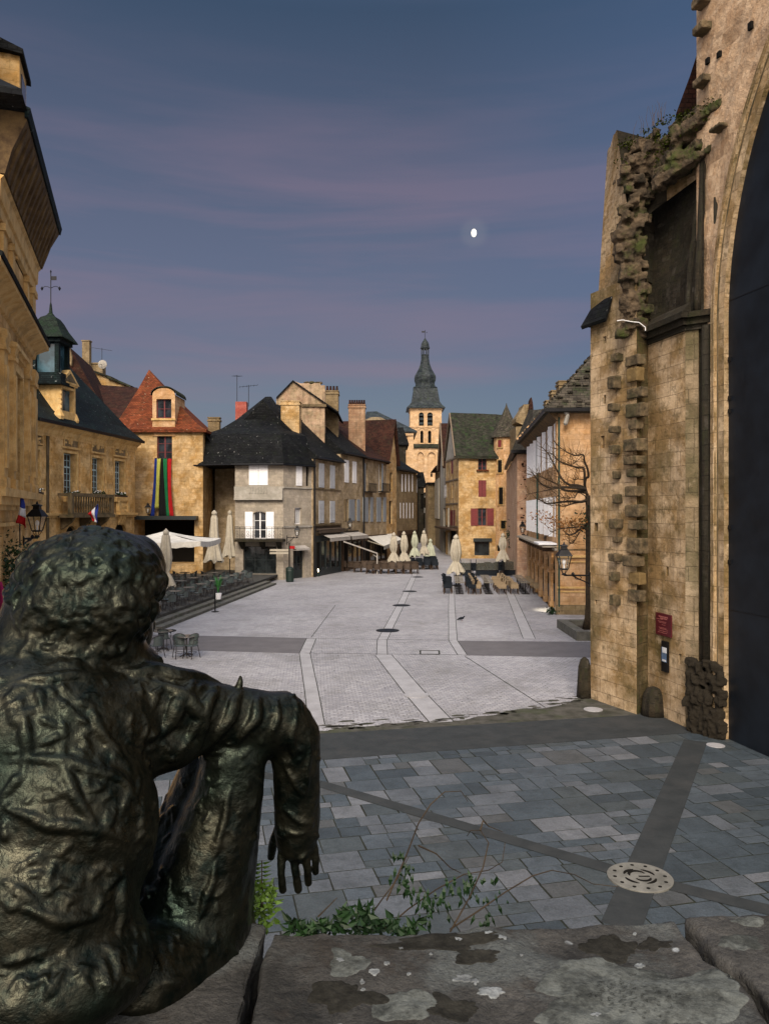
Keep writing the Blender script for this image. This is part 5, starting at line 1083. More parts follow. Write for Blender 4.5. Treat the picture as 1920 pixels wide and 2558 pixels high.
# turret
TU = at('C', 935, 0, 89.6); zb_, zt_ = at('N3', 1215, 595, 88.3).z, at('N3', 1262, 45, 89.6).z
TT = thing('stair_turret', (TU.x, 89.6, 0), 'round stone stair turret with a conical stone roof beside the mossy-roofed house', 'turret')
m = MB(); rT = 1.45; nn = 32
def turret_pt(a, z, r=rT): return Vector((TU.x + r * math.cos(a), 89.6 + r * math.sin(a), z))
wo = []
for (x0, y0, x1, y1) in ((870, 980, 902, 1035), (870, 1135, 905, 1230), (878, 1345, 912, 1475), (893, 1600, 928, 1660), (868, 1790, 892, 1880)):
    p = at('C', (x0 + x1) / 2, y0, 88.3); a = math.atan2(-math.sqrt(max(.01, rT ** 2 - (p.x - TU.x) ** 2)), p.x - TU.x); wo.append((a, at('C', 900, y1, 88.3).z, at('C', 900, y0, 88.3).z, (x1 - x0) / 3.074 / F * 88.3))
m.lathe((TU.x, 89.6, 0), [(rT + .12, 0), (rT + .1, .8), (rT, .9), (rT, zb_)], 32); m.build('wall', M['gold3'], TT, smooth=False)
for a, z0, z1, w in wo:
    c = turret_pt(a, 0, rT); t = Vector((-math.sin(a), math.cos(a))); ff = Fr((c.x - t.x * -w / 2, c.y - t.y * -w / 2), (c.x + t.x * -w / 2, c.y + t.y * -w / 2))
    if ff.n.y > 0: ff = Fr((c.x + t.x * -w / 2, c.y + t.y * -w / 2), (c.x - t.x * -w / 2, c.y - t.y * -w / 2))
    m = MB(); m.box(ff, 0, w, -.3, .03, z0, z1); wn = m.build('window', M['dark'] if z1 < zb_ - 1.6 else M['redp'], TT); m = MB()
    m.box(ff, -.12, 0, -.3, .06, z0, z1); m.box(ff, w, w + .12, -.3, .06, z0, z1); m.box(ff, -.15, w + .15, -.3, .09, z0 - .14, z0); m.box(ff, -.12, w + .12, -.3, .06, z1, z1 + .12); m.build('frame', M['gold2'], wn)
m = MB(); m.lathe((TU.x, 89.6, 0), [(rT + .35, zb_ - .1), (rT + .34, zb_ + .02), (rT + .05, zb_ + .55), (rT * .55, zb_ + (zt_ - zb_) * .5), (.14, zt_ - .45), (.1, zt_ - .35), (.02, zt_)], 28); m.build('conical_roof', M['lauze'], TT)
# red-roofed gable house beyond, and the houses deeper in the street
a, b = (at('N7', 905, 0, 106).x, 106.0), (dx0 + sN.x, 98.7); fq = Fr(a, b)
D2, fr_ = house('half_timbered_house', (*b, 0), 'narrow grey half-timbered house with a red tiled gable roof, left of the mossy-roofed house', 'building', [a, b, (b[0] + 7, 98.7), (b[0] + 7, 106)], 11.4, M['plas'],
    {0: [O('N3', 180, 1030, 222, 1275, 'dark'), O('N3', 192, 1405, 228, 1615, 'shut'), O('N7', 955, 1230, 1030, 1530, 'dark'), O('N7', 950, 1620, 1030, 2050, 'dark', nosill=True)]})
f = fr_[0]; rg1 = at('N3', 162, 375, 105); rg2 = at('N3', 262, 378, 100)
m = MB(); mid = f.p(f.L * .5, .35, at('N3', 170, 375, 102).z); l_ = f.p(-.4, .35, 11.0); r_ = f.p(f.L + .3, .35, 11.0)
m.slab([l_, mid, mid + Vector((7, 0, 0)), l_ + Vector((7, 0, 0))], .2); m.slab([mid, r_, r_ + Vector((7, 0, 0)), mid + Vector((7, 0, 0))], .2); m.build('roof', M['redtile2'], D2)
m = MB(); m.add([f.p(0, 0, 11.35), f.p(f.L, 0, 11.35), f.p(f.L * .5, 0, mid.z - .25)], [(0, 1, 2)]); m.build('gable', M['plas'], D2)
m = MB(); m.bar(l_, mid, .15, .3); m.bar(r_, mid, .15, .3); m.build('barge_board', M['woodlt'], D2)
m = MB(); m.box(f, 0, f.L, 0, .8, 3.2, 3.4); m.build('canopy', M['wood'], D2)
a, b = (at('N7', 822, 0, 122).x, 122.0), (at('N7', 905, 0, 107).x, 107.0)
D3, fr_ = house('street_house', (*b, 0), 'shadowy house in the street carrying a tall pale lettered banner board', 'building', [a, b, (b[0] + 7, 107), (b[0] + 7, 122)], 11.8, M['dim'], {0: [O('N7', 838, 1215, 862, 1420, 'dark'), O('N7', 868, 1215, 884, 1420, 'dark')]})
f = fr_[0]; m = MB(); extr(m, f, -.3, f.L + .3, [(.7, 11.4), (.7, 11.55), (-4, 14.6), (-7, 12), (-7, 11.6)]); m.build('roof', M['redtile2'], D3)
o = op(f, 'N7', 826, 765, 896, 1400); SB = thing('sign_board', f.p(o['u0'], .12, o['z0']), 'tall pale vertical sign board with worn dark lettering deep in the street', 'sign'); m = MB(); m.box(f, o['u0'], o['u1'], .02, .12, o['z0'], o['z1']); m.build('board', M['canvas'], SB)
m = MB()
for k in range(9): z = o['z1'] - 1.6 - k * .62; uc = (o['u0'] + o['u1']) / 2; m.box(f, uc - .5, uc + .4, .121, .14, z, z + .09); m.box(f, uc - .5 + (k % 3) * .3, uc - .35 + (k % 3) * .3, .121, .139, z, z + .4); m.box(f, uc + .1, uc + .25, .121, .138, z - .15, z + .3)
m.build('lettering', M['dim'], SB)
def blockhouse(name, label, xs, Y, ytop, mat, ops=[], roof=None, dY=8, c='N7', dx=0.0):
    a, b = at(c, xs[0], 0, Y).x, at(c, xs[1], 0, Y).x; z = at(c, xs[0], ytop, Y).z
    th, frs = house(name, (a, Y, 0), label, 'building', [(a, Y), (b, Y + dx), (b, Y + dY), (a, Y + dY)], z, mat, {0: ops})
    m = MB()
    if roof == 'hip': ft_ = [Vector((a - .4, Y - .4, 0)), Vector((b + .4, Y - .4 + dx, 0)), Vector((b + .4, Y + dY, 0)), Vector((a - .4, Y + dY, 0))]; loft('roof', M['slate'], [ring(ft_, z, 0), ring(ft_, z + .2, 0), ring(ft_, z + 2.6, min(2.2, (b - a) / 2))], th)
    else: m.box(frs[0], -.2, frs[0].L + .2, -dY, .5, z, z + .25); m.build('roof', M['slate'], th)
    return th, frs
blockhouse('street_house', 'dull ochre house closing the right side of the narrow street', (705, 830), 124, 840, M['dim'], roof='flat')
m = MB(); p = at('N7', 760, 840, 123); 
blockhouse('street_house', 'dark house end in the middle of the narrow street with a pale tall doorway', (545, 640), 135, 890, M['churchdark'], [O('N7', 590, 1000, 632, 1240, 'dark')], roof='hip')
blockhouse('street_house', 'narrow pale lit house front deep in the street', (630, 705), 140, 1000, M['plas'], [O('N7', 640, 1060, 665, 1225, 'dark'), O('N7', 672, 1060, 690, 1225, 'dark'), O('N7', 640, 1310, 660, 1560, 'dark')], roof='flat')
blockhouse('street_house', 'house with thin white shutters just beyond the low shuttered house at the street mouth', (475, 545), 97, 720, M['gold2'], [O('N7', 480, 725, 500, 975, 'shut'), O('N7', 512, 760, 535, 980, 'shut')], roof='flat', dY=10, dx=3)
blockhouse('street_house', 'dark slate-roofed house behind the low shuttered house', (165, 350), 112, 210, M['churchdark'], roof='hip', dY=9)
# ------------------------------------------------------------------ arcaded house on the right of the square
E0 = (8.93, 40.4); EA = Vector((.0929, .9957)); E1 = Vector(E0) + EA * 17.9
EX = Vector((.9957, -.0929)) * 9.5
ezv = 10.55
fE = Fr(tuple(E1), E0); LE = fE.L
def us(t): return LE - t
opsE = []
for t in (1.3, 3.5, 5.9, 8.3, 10.6, 12.8, 15.0): u = us(t); opsE.append(dict(u0=u - .42, u1=u + .42, z0=3.95, z1=6.15, kind='grid', n=(2, 3), arch=.18, rec=.15, nosill=True))
for t in (1.5, 4.6, 7.4, 9.9, 12.3, 14.6): u = us(t); opsE.append(dict(u0=u - .42, u1=u + .42, z0=7.7, z1=10.0, kind='grid', n=(2, 4), fm='greenp' if t < 8 else 'white', rec=.12, nosill=True))
arc_t = [.95 + 2.75 * i for i in range(6)]
for t in arc_t: opsE.append(dict(u0=us(t + 2.05), u1=us(t), z0=0.0, z1=3.1, kind='void', arch=.95, depth=.16, nosill=True))
EH, fr_ = house('arcaded_house', (*E0, 0), 'long warm stone house over an arcade with bright white shutters, right of the square', 'building',
    [tuple(E1), E0, tuple(Vector(E0) + EX), tuple(E1 + EX)], ezv, M['gold3'], {0: opsE}, depth=.25)
m = MB()
for o in opsE[:13]:
    for s, uj in ((-1, o['u0']), (1, o['u1'])):
        ang = (.42, .20) if s < 0 else (.44, .035)
        mm = MB(); d_ = fE.u * (s * .40 if s > 0 else -.40); a = fE.p(uj, .03, 0); b = fE.p(uj + s * ang[0], ang[1], 0); h0, h1 = o['z0'] + .03, o['z1'] - .04
        dirv = (b - a).normalized(); nv = Vector((-dirv.y, dirv.x, 0)) * .02
        mm.prism([a - nv + Vector((0, 0, h0)), b - nv + Vector((0, 0, h0)), b + nv + Vector((0, 0, h0)), a + nv + Vector((0, 0, h0))], (0, 0, h1 - h0)); 
        for zz in (.15, .8): mm.prism([a - nv * 1.5 + Vector((0, 0, h0 + zz * (h1 - h0))), b - nv * 1.5 + Vector((0, 0, h0 + zz * (h1 - h0))), b + nv * 1.5 + Vector((0, 0, h0 + zz * (h1 - h0))), a + nv * 1.5 + Vector((0, 0, h0 + zz * (h1 - h0)))], (0, 0, .08))
        mm.build('shutter', M['white'], EH)
# arcade: back wall, ceiling, capitals and keystones
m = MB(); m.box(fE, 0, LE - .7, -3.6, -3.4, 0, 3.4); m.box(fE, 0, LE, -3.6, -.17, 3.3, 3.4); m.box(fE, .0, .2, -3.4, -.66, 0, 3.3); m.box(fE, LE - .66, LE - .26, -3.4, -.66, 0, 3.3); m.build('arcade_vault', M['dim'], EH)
m = MB()
for t in arc_t[1:]:
    u = us(t) + .02; m.box(fE, u - .05, u + .75, -.22, .10, 1.95, 2.1); m.box(fE, u - .03, u + .73, -.2, .05, 0, .35)
m.build('pier_capitals', M['gold3'], EH)
m = MB(); m.box(fE, 0, LE + .05, 0, .14, 3.3, 3.42); m.box(fE, 0, LE - .05, 0, .75, 3.46, 3.56); m.build('ledge', M['grey1'], EH)
m = MB()
for k in range(12): u = .8 + k * 1.45; m.box(fE, u, u + .1, 0, .65, 3.2, 3.45)
m.build('brackets', M['wood'], EH)
m = MB(); m.box(fE, LE - 2.6, LE + .02, .02, .95, 3.60, 3.68); m.build('zinc_shelf', M['white'], EH)
m = MB(); m.box(fE, LE - .55, LE + .0, 0, .035, 3.7, ezv - .1); m.build('quoins', M['gold3'], EH)
fS = fr_[1]
m = MB()
for z, h_, pr in ((2.95, .12, .12), (2.7, .06, .06), (1.35, .1, .10), (1.15, .08, .05)): m.box(fS, -.02, fS.L, 0, pr, z, z + h_)
m.build('string_course', M['trim'], EH)
m = MB(); 
m.box(fS, -.08, fS.L, 0, .1, 0, .5); m.build('plinth', M['dim'], EH)
m = MB(); m.tube([fS.p(.08, .07, .4), fS.p(.08, .07, 10.2)], .05, 6); m.build('downpipe', M['greenp'], EH); m = MB(); m.tube([fE.p(us(8.9), .12, 3.6), fE.p(us(8.9), .12, 10.3)], .07, 6); m.build('downpipe', M['greenp'], EH)
# roof: ridge parallel to the arcade, hipped towards the camera
ov = .65; A_ = fE.p(-.2, ov, 0); B_ = fE.p(LE + .55, ov, 0); C_ = fE.p(LE + .55, -10, 0); D_ = fE.p(-.2, -10, 0)
def zv(v, z): return Vector((v.x, v.y, z))
r0, r1 = fE.p(-.2, -5, 17.0), fE.p(LE - 4.3, -5, 17.0); ze = 10.62
m = MB(); m.add([zv(A_, ze), zv(B_, ze), zv(C_, ze), zv(D_, ze), r0, r1, zv(A_, ze - .22), zv(B_, ze - .22), zv(C_, ze - .22), zv(D_, ze - .22)],
    [(0, 1, 5, 4), (1, 2, 5), (2, 3, 4, 5), (3, 0, 4), (6, 9, 8, 7), (0, 6, 7, 1), (1, 7, 8, 2), (2, 8, 9, 3), (3, 9, 6, 0)])
m.build('roof', M['lauze'], EH)
m = MB(); m.bar(zv(A_, ze - .1), zv(B_, ze - .1), .16, .18); m.bar(zv(B_, ze - .1), zv(C_, ze - .1), .16, .18); m.build('gutter', M['iron'], EH)
m = MB(); m.bar(zv(A_, ze + .05), r0, .16, .3); m.build('verge', M['gold3'], EH)
m = MB(); extr(m, fE, -.1, LE + .3, [(0, ezv - .55), (.1, ezv - .5), (.5, ezv - .12), (0, ezv - .05)]); m.build('eaves_board', M['soffit'], EH)
rnd = random.Random(21); m = MB()                                    # slab edges that break up the stone roof
for k in range(420):
    s, t = rnd.random(), rnd.random(); 
    if rnd.random() < .6: p = (zv(A_, ze) * (1 - s) + zv(B_, ze) * s) * (1 - t) + (r0 * (1 - s) + r1 * s) * t
    else:
        p = zv(B_, ze) * (1 - s) + zv(C_, ze) * s; p = p * (1 - t) + r1 * t
    w = rnd.uniform(.15, .4); m.box(Fr((p.x, p.y), (p.x + .09, p.y + 1)), -w / 2, w / 2, -.15, .12, p.z - .03, p.z + .07)
m.build('roof_slabs', M['lauze'], EH)
for (x0, x1, yt, yb, Y, lab) in ((1338, 1450, 532, 640, 58.5, 0), (1283, 1345, 605, 690, 62, 1), (1240, 1292, 682, 745, 66, 2)):
    a, b = at('C', x0, yt, Y), at('C', x1, yb, Y); chimney(EH, ((a.x + b.x) / 2, Y), b.x - a.x, 1.0, b.z - 1.2, a.z, M['dim'])
# projecting loudspeaker and floodlight on its end wall
p = at('N4', 1010, 250, 40.0); LS = thing('loudspeaker', p, 'pale loudspeaker and dark floodlight fixed under the eaves of the arcaded house end wall', 'loudspeaker')
m = MB(); m.tube([p + Vector((.02, 0, .28)), p + Vector((-.02, -.05, -.1)), p + Vector((-.12, -.02, -.5)), p + Vector((-.14, 0, -.58))], [.03, .1, .12, .05], 8); m.build('horn', M['plas'], LS); m = MB(); m.bar(p + Vector((.12, -.1, .12)), p + Vector((.5, -.1, .1)), .28, .1); m.build('floodlight', M['iron'], LS)
m = MB(); m.bar(p + Vector((.1, -.05, .1)), p + Vector((.2, .4, .1)), .06); m.ball(p + Vector((-.1, -.05, .05)), .1, 8, 6); m.build('bracket', M['plas'], LS)
# rubble-ended house beyond the arcade
G0, G1_ = (at('N4', 82, 0, 60.5).x, 60.5), (at('N4', 262, 0, 60.2).x, 60.2)
FH, fr_ = house('rubble_house', (*G0, 0), 'narrow rough rubble house end between the round turret and the arcaded house', 'building', [G0, G1_, (12.6, 66), (15.5, 86), (13.4, 86)], at('N4', 150, 985, 60.4).z, stone('rubble_brick', (.5, .32, .2), (.58, .42, .3), .3, .16, stain=(.3, .1, .05), st=.5, joint=.45, seed=51, lo=.44), {})
f = fr_[0]; rnd = random.Random(5); m = MB()
for k in range(26):
    u = rnd.uniform(.25, f.L - .1); z = rnd.uniform(3.6, 9.2); m.box(f, u, u + rnd.uniform(.06, .2), 0, .02, z, z + rnd.uniform(.05, .12))
m.build('brick_patches', M['redtile2'], FH)
a, b, c, d, e = at('N4', 45, 905, 60), at('N4', 255, 905, 60), at('N4', 600, 200, 70), at('N4', 350, 165, 78), at('N4', 60, 890, 72)
m = MB(); zf_ = at('N4', 150, 930, 60).z
m.add([Vector((G0[0] - .4, 60, zf_)), Vector((G1_[0] + .3, 60, zf_)), at('N4', 640, 170, 69), at('N4', 370, 175, 75), at('N4', 300, 170, 80), Vector((13.3, 86, zf_ + .5))], [(0, 1, 2, 3, 4, 5)]); 
m.add([Vector((G0[0] - .4, 60, zf_ - .25)), Vector((G1_[0] + .3, 60, zf_ - .25)), Vector((G1_[0] + .3, 60, zf_)), Vector((G0[0] - .4, 60, zf_))], [(0, 1, 2, 3)])
m.build('roof', M['lauze'], FH, fix=False)
m = MB(); m.bar(Vector((G0[0] - .4, 60, zf_ - .05)), Vector((13.0, 84, zf_ - .05)), .3, .25); m.bar(Vector((G0[0] - .45, 59.9, zf_ - .05)), Vector((G1_[0] + .3, 59.9, zf_ - .05)), .2, .25); m.build('gutter', M['iron'], FH)
BG = thing('spired_house', (17, 86, 0), 'stone house with a pointed dormer and spiked finial between turret and arcaded house', 'building')
m = MB(); P = [at('N4', x, y, 84) for x, y in ((60, 400), (60, 330), (190, 130), (200, 75), (300, 70), (310, 330), (310, 500))]; m.prism(P, (0, 3, 0)); q_ = at('N4', 60, 500, 84); r_ = at('N4', 620, 500, 84); m.box(WF, q_.x, r_.x, -92, -84.02, 0, q_.z + .1); m.build('wall', M['dim'], BG)
m = MB(); P = [at('N4', x, y, 83.6) for x, y in ((310, 60), (318, 0), (345, -60), (368, 40), (380, 160), (250, 620), (140, 860), (90, 820), (240, 500))]; m.prism(P, (0, 1.0, 0)); m.build('dormer_roof', M['redtile2'], BG)
m = MB(); P = [at('N4', x, y, 85) for x, y in ((360, 600), (370, 180), (630, 150), (640, 600))]; m.prism(P, (0, .6, 0)); m.build('roof', M['lauze'], BG)
# lamps on the arcade side
lantern(at('N5', 568, 520, 45.5), .98, 'middle lantern of the arcade, small and green, hanging before the white shutters', arm=fE.p(us(5.2), .02, 3.4))
lantern(at('N5', 105, 265, 58.5), 1.0, 'farthest small lantern at the end of the arcade by the turret', arm=fE.p(us(17.2), .02, 4.4))
lantern(at('N5', 868, 1010, 22.2), .90, 'large black lantern on a scrolled bracket, nearest on the right by the church wall corner', arm=(5.86, 22.35, 2.6))
# a lit spot inside the nearest arch
p = fE.p(LE - 1.1, -.3, .12); SPL = thing('arcade_spotlight', p, 'small lit floor spotlight in the nearest arch of the arcade', 'spotlight'); m = MB(); m.lathe(p, [(.10, -.1), (.12, .0), (.11, .06)], 12); m.build('housing', M['iron'], SPL)
em = bpy.data.materials.new('lit_lens'); em.use_nodes = True; em.node_tree.nodes['Principled BSDF'].inputs['Emission Color'].default_value = (1, .8, .5, 1); em.node_tree.nodes['Principled BSDF'].inputs['Emission Strength'].default_value = 12
m = MB(); m.lathe(p, [(.09, .061), (.09, .07)], 12); m.build('lens', em, SPL)
ld = bpy.data.lights.new('arcade_lamp', 'SPOT'); lo = bpy.data.objects.new('arcade_lamp', ld); SC.collection.objects.link(lo); ld.energy = 160; ld.color = (1, .78, .45); ld.spot_size = R(120); ld.shadow_soft_size = .1
lo.location = p + Vector((0, 0, .12)); lo.rotation_euler = Vector((-.3, -.5, 1.2)).to_track_quat('-Z', 'Y').to_euler()
l2 = bpy.data.lights.new('arcade_lamp', 'SPOT'); lo2 = bpy.data.objects.new('arcade_lamp', l2); SC.collection.objects.link(lo2); l2.energy = 900; l2.color = (1, .9, .66); l2.spot_size = R(52); l2.spot_blend = .8; l2.shadow_soft_size = .12
lo2.location = fE.p(LE - 1.35, .05, 2.75); lo2.rotation_euler = (gnd('N5', 560, 1655) + Vector((.35, 0, 0)) - lo2.location).to_track_quat('-Z', 'Y').to_euler()
# ------------------------------------------------------------------ old church with the great black doors
J = Vector((7.93, 18.16)); UD = Vector((.2055, -.9787)); fC = Fr(tuple(J), tuple(J + UD))
CH = thing('church', (7.93, 18.16, 0), 'old ruined-fronted stone church with a giant black steel door in its pointed arch', 'church')
def cpx(c, x, y, d=0.0): return fC.px(c, x, y, d)

def erode(o, vox, amp):
    r = o.modifiers.new('fuse', 'REMESH'); r.mode = 'VOXEL'; r.voxel_size = vox
    t = bpy.data.textures.new('erosion', 'CLOUDS'); t.noise_scale = .16; t.noise_depth = 4; d = o.modifiers.new('erode', 'DISPLACE'); d.texture = t; d.strength = amp; d.mid_level = .5; d.texture_coords = 'LOCAL'
# main wall with the arch cut out, to z = 24
zsp, RA = 9.67, 8.9
def arch_s(z): return 0.0 if z <= zsp else RA - math.sqrt(max(0, RA * RA - (z - zsp) ** 2))
sL = cpx('Z', 1503, 100)[0]
zs = [0, 3, 6, 8, zsp] + [zsp + .55 * k for k in range(1, 16)] ; zs = [z for z in zs if z < 18.0] + [18.0]
m = MB(); n0 = 18; rn = random.Random(2)
def relief(s, z): return .10 * (noise.noise(Vector((s * 1.3, z * 1.3, 5))) + .5 * noise.noise(Vector((s * 4, z * 4, 9))))
m_up = MB(); 
def mainpt(i, j, nI, zz, o=0.0):
    z = zz[j]; so = arch_s(z) ; a = sL if z > 5 else sL; s = a + (so - a) * i / nI
    return fC.p(s, (relief(s, z) if 0 < i < nI and z > 11 else 0) + o, z)
zz = [k * .35 for k in range(0, 53)]; nI = 12
m.add([mainpt(i, j, nI, zz) for j in range(len(zz)) for i in range(nI + 1)], [(j * (nI + 1) + i, j * (nI + 1) + i + 1, (j + 1) * (nI + 1) + i + 1, (j + 1) * (nI + 1) + i) for j in range(len(zz) - 1) for i in range(nI)])
m.build('rubble_wall', M['rubble'], CH, fix=False)
m = MB(); m.quad(fC.p(sL, 0, 0), fC.p(sL, -12, 0), fC.p(sL, -12, 24), fC.p(sL, 0, 24)); m.box(fC, sL, 16, -.9, .0, 18.25, 24); m.box(fC, 9.0, 16, -.9, 0, 0, 18.2); m.build('nave_wall', M['church'], CH)
# jamb and voussoir band, with roll moulding
m = MB(); P = []
def apt(t, off, d):      # t: 0..1 along jamb + arch, off: distance out from the opening edge
    H = zsp; tot = H + 9.0
    L_ = t * tot
    if L_ <= H: return fC.p(-off, d, L_)
    a = (L_ - H) / RA; return fC.p(RA - (RA + off) * math.cos(a), d, zsp + (RA + off) * math.sin(a))
nT = 60
for (oa, ob, d0_, d1_, mt) in ((0, .52, .05, .05, 'church'),):
    m.grid(lambda a, t: apt(t, oa + (ob - oa) * a, d0_), 2, nT); m.grid(lambda a, t: apt(t, 0, .05 - .14 * a), 2, nT); m.grid(lambda a, t: apt(t, .52, .05 - .15 * a), 1, nT)
m.build('arch_jamb', M['church'], CH, fix=False)
m = MB(); m.tube([apt(t / nT, .30, .07) for t in range(nT + 1)], .07, 8); m.tube([apt(t / nT, .42, .06) for t in range(nT + 1)], .05, 8); m.build('roll_moulding', M['church'], CH, smooth=True)
m = MB(); m.tube([apt(t / nT, .36, .072) for t in range(nT + 1)], .022, 6); m.tube([apt(t / nT, .225, .055) for t in range(nT + 1)], .02, 6); m.build('groove_shade_lines', M['trimdark'], CH)  # raised dark tubes paint the shade of the grooves beside the rolls
# steel door
m = MB(); m.box(fC, -.3, 8.8, -.2, -.07, 0.02, 20); dd = m.build('steel_door', M['steel'], CH)
m = MB(); m.box(fC, -.3, 8.8, -.069, -.064, 3.02, 3.035); m.box(fC, -.3, 8.8, -.069, -.064, 10.2, 10.215)
for z in (4.1, 4.9, 7.6, 7.9, 8.8): m.box(fC, .03, .11, -.07, -.03, z, z + .09)
m.build('door_seams', M['iron'], dd)
m = MB(); m.box(fC, -.3, 9.5, -9, -.21, 0, 20); m.build('dark_nave', M['dark'], CH)
# buttress with chamfered edge (smooth lower ashlar, cornice, blackened hollow above)
b0_, b1_, b2_ = (6.98, 21.05), (7.39, 19.2), (7.64, 19.02); zco = cpx('N6', 700, 1870, .3)[1]
fB, fB2 = Fr(b0_, b1_), Fr(b1_, b2_); zct = 9.9
m = MB(); hs = [fB.px('D6', 535, 1162), fB.px('D6', 597, 1600)]
wall_grid(m, fB, 0, fB.L, 0, zct, [dict(u0=hs[0][0] - .05, u1=hs[0][0] + .05, z0=hs[0][1] - .12, z1=hs[0][1] + .12, depth=.2), dict(u0=hs[1][0] - .05, u1=hs[1][0] + .06, z0=hs[1][1] - .15, z1=hs[1][1] + .12, depth=.2)], .2); m2 = MB(); wall_grid(m2, fB2, 0, fB2.L, 0, zct, [], .2); m2.build('chamfer', M['churchstain_shade2'], CH)
f3_ = Fr(b2_, (8.3, 20.0)); wall_grid(m, f3_, 0, f3_.L, 0, zct, [], .2); m.build('buttress', M['church'], CH)
m = MB(); 
for (za, zb2, pr) in ((9.75, 9.87, .06), (9.87, 10.02, .15), (10.02, 10.16, .26)): m.box(fB, -.5, fB.L + pr, 0, pr, za, zb2); m.box(fB2, -pr * .3, fB2.L + .5, 0, pr, za, zb2)
extr(m, fB, -.5, fB.L + .24, [(.26, 10.16), (.02, 10.4), (0, 10.16)]); m.build('cornice', M['churchdark'], CH)
# blackened upper wall: slightly concave, leaning back, with two engaged shafts
topz = cpx('N6', 700, 420, .2)[1]
m = MB()
def bw2(a, t):
    z = 10.2 + (topz + .3 - 10.2) * t; lean = .45 * t; s = a
    P_ = Vector((6.90, 21.35)) * (1 - s) + Vector((b1_[0], b1_[1])) * s; nn_ = fB.n; d = -.12 - lean - .18 * math.sin(math.pi * s) + .05 * noise.noise(Vector((s * 3, t * 5, 1)))
    return Vector((P_.x + nn_.x * d, P_.y + nn_.y * d, z))
m.grid(bw2, 14, 30); e1 = bw2(1, 0)
def bw3(a, t):
    p = bw2(1, t); q_ = Vector((7.71, 18.87, p.z)); return p * (1 - a) + q_ * a
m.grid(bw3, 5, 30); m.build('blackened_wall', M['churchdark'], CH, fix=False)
m = MB(); 
for (a, r_) in ((.93, .10), (1.12, .09)):
    m.tube([(bw2(min(a, 1), t / 10) if a <= 1 else bw3(.55, t / 10)) + Vector((-.02, -.02, 0)) for t in range(11)], r_, 10)
m.build('engaged_shaft', M['churchdark'], CH, smooth=True)
m = MB(); m.box(fC, fC.px('S', 1738, 1600)[0], fC.px('S', 1778, 1600)[0], .0, .06, 0, 9.75); m.build('recess_shade_panel', M['churchdark'], CH)  # dark panel on the wall face, painted in for the shade of a recess
m = MB(); m.tube([(7.78, 18.82, 0), (7.78, 18.82, 9.8)], .14, 10); m.tube([(7.95, 18.62, 0), (7.95, 18.62, 13.0)], .11, 10); m.build('engaged_shaft', M['churchdark'], CH, smooth=True)
BASE_LATER = True
# far buttress
a0, a1, a2 = (5.85, 22.2), (6.59, 20.43), (7.03, 20.85); fF, fF2 = Fr(a0, a1), Fr(a1, a2)
zcap0, zcap1 = at('D5', 180, 2010, 22.3).z, at('D5', 190, 1810, 22.3).z
m = MB(); hz = []
for (c, x0, y0, x1, y1) in (('D6', 200, 480, 218, 542), ('D6', 168, 918, 186, 960), ('D6', 215, 275, 226, 318), ('D5', 258, 2065, 278, 2110), ('D6', 158, 745, 168, 768), ('D6', 170, 1305, 182, 1328)):
    hz.append(op(fF, c, x0, y0, x1, y1, depth=.22))
wall_grid(m, fF, 0, fF.L, 0, zcap1, hz, .2); m2 = MB(); wall_grid(m2, fF2, 0, fF2.L, 0, zcap1, [], .2); m2.build('buttress_return', M['churchstain_shade'], CH); fF3 = Fr((8.5, 23.4), a0); wall_grid(m, fF3, 0, fF3.L, 0, zcap1, [], .2)
m.build('far_buttress', M['church'], CH)
zr = at('D5', 300, 890, 21.6).z
def fbp(a, t, d=0.0):
    z = zcap1 + (zr - zcap1) * t; pL = Vector((6.05, 22.1)) * (1 - t) + Vector((at('D5', 285, 920, 22.0).x, 22.0)) * t
    pR = Vector((a1[0], a1[1])) * (1 - t) + Vector((at('D5', 345, 890, 20.7).x - .0, 20.75)) * t; P_ = pL * (1 - a) + pR * a
    return Vector((P_.x, P_.y, z + .25 * noise.noise(Vector((a * 4, 3, 1))) * (t > .98)))
m = MB(); m.grid(lambda a, t: fbp(a, t), 6, 30); m2 = MB(); m2.grid(lambda a, t: fbp(1, t) * (1 - a) + Vector((7.35, 21.3, fbp(1, t).z)) * a, 4, 30); m2.build('battered_return', M['churchdark'], CH, fix=False); m.grid(lambda a, t: fbp(0, t) * a + Vector((8.2, 23.2, fbp(0, t).z)) * (1 - a), 4, 30); m.build('battered_wall', M['church'], CH, fix=False)
m = MB(); a = Vector((a0[0], a0[1], 0)); n3 = Vector((fF.n.x, fF.n.y, 0)); L_ = .95
m.add([fF.p(-.12, .25, zcap0), fF.p(L_, .25, zcap0), fF.p(L_, -.12, zcap1), fF.p(.1, -.25, zcap1 + .02), fF.p(-.12, -.8, zcap0), fF.p(L_, .2, zcap0 - .08), fF.p(-.12, .2, zcap0 - .08), fF.p(.5, -.9, zcap1)], [(0, 1, 2, 3), (0, 3, 7, 4), (0, 6, 5, 1), (1, 5, 2), (4, 7, 3)]); m.build('slate_cap', M['slate'], CH)
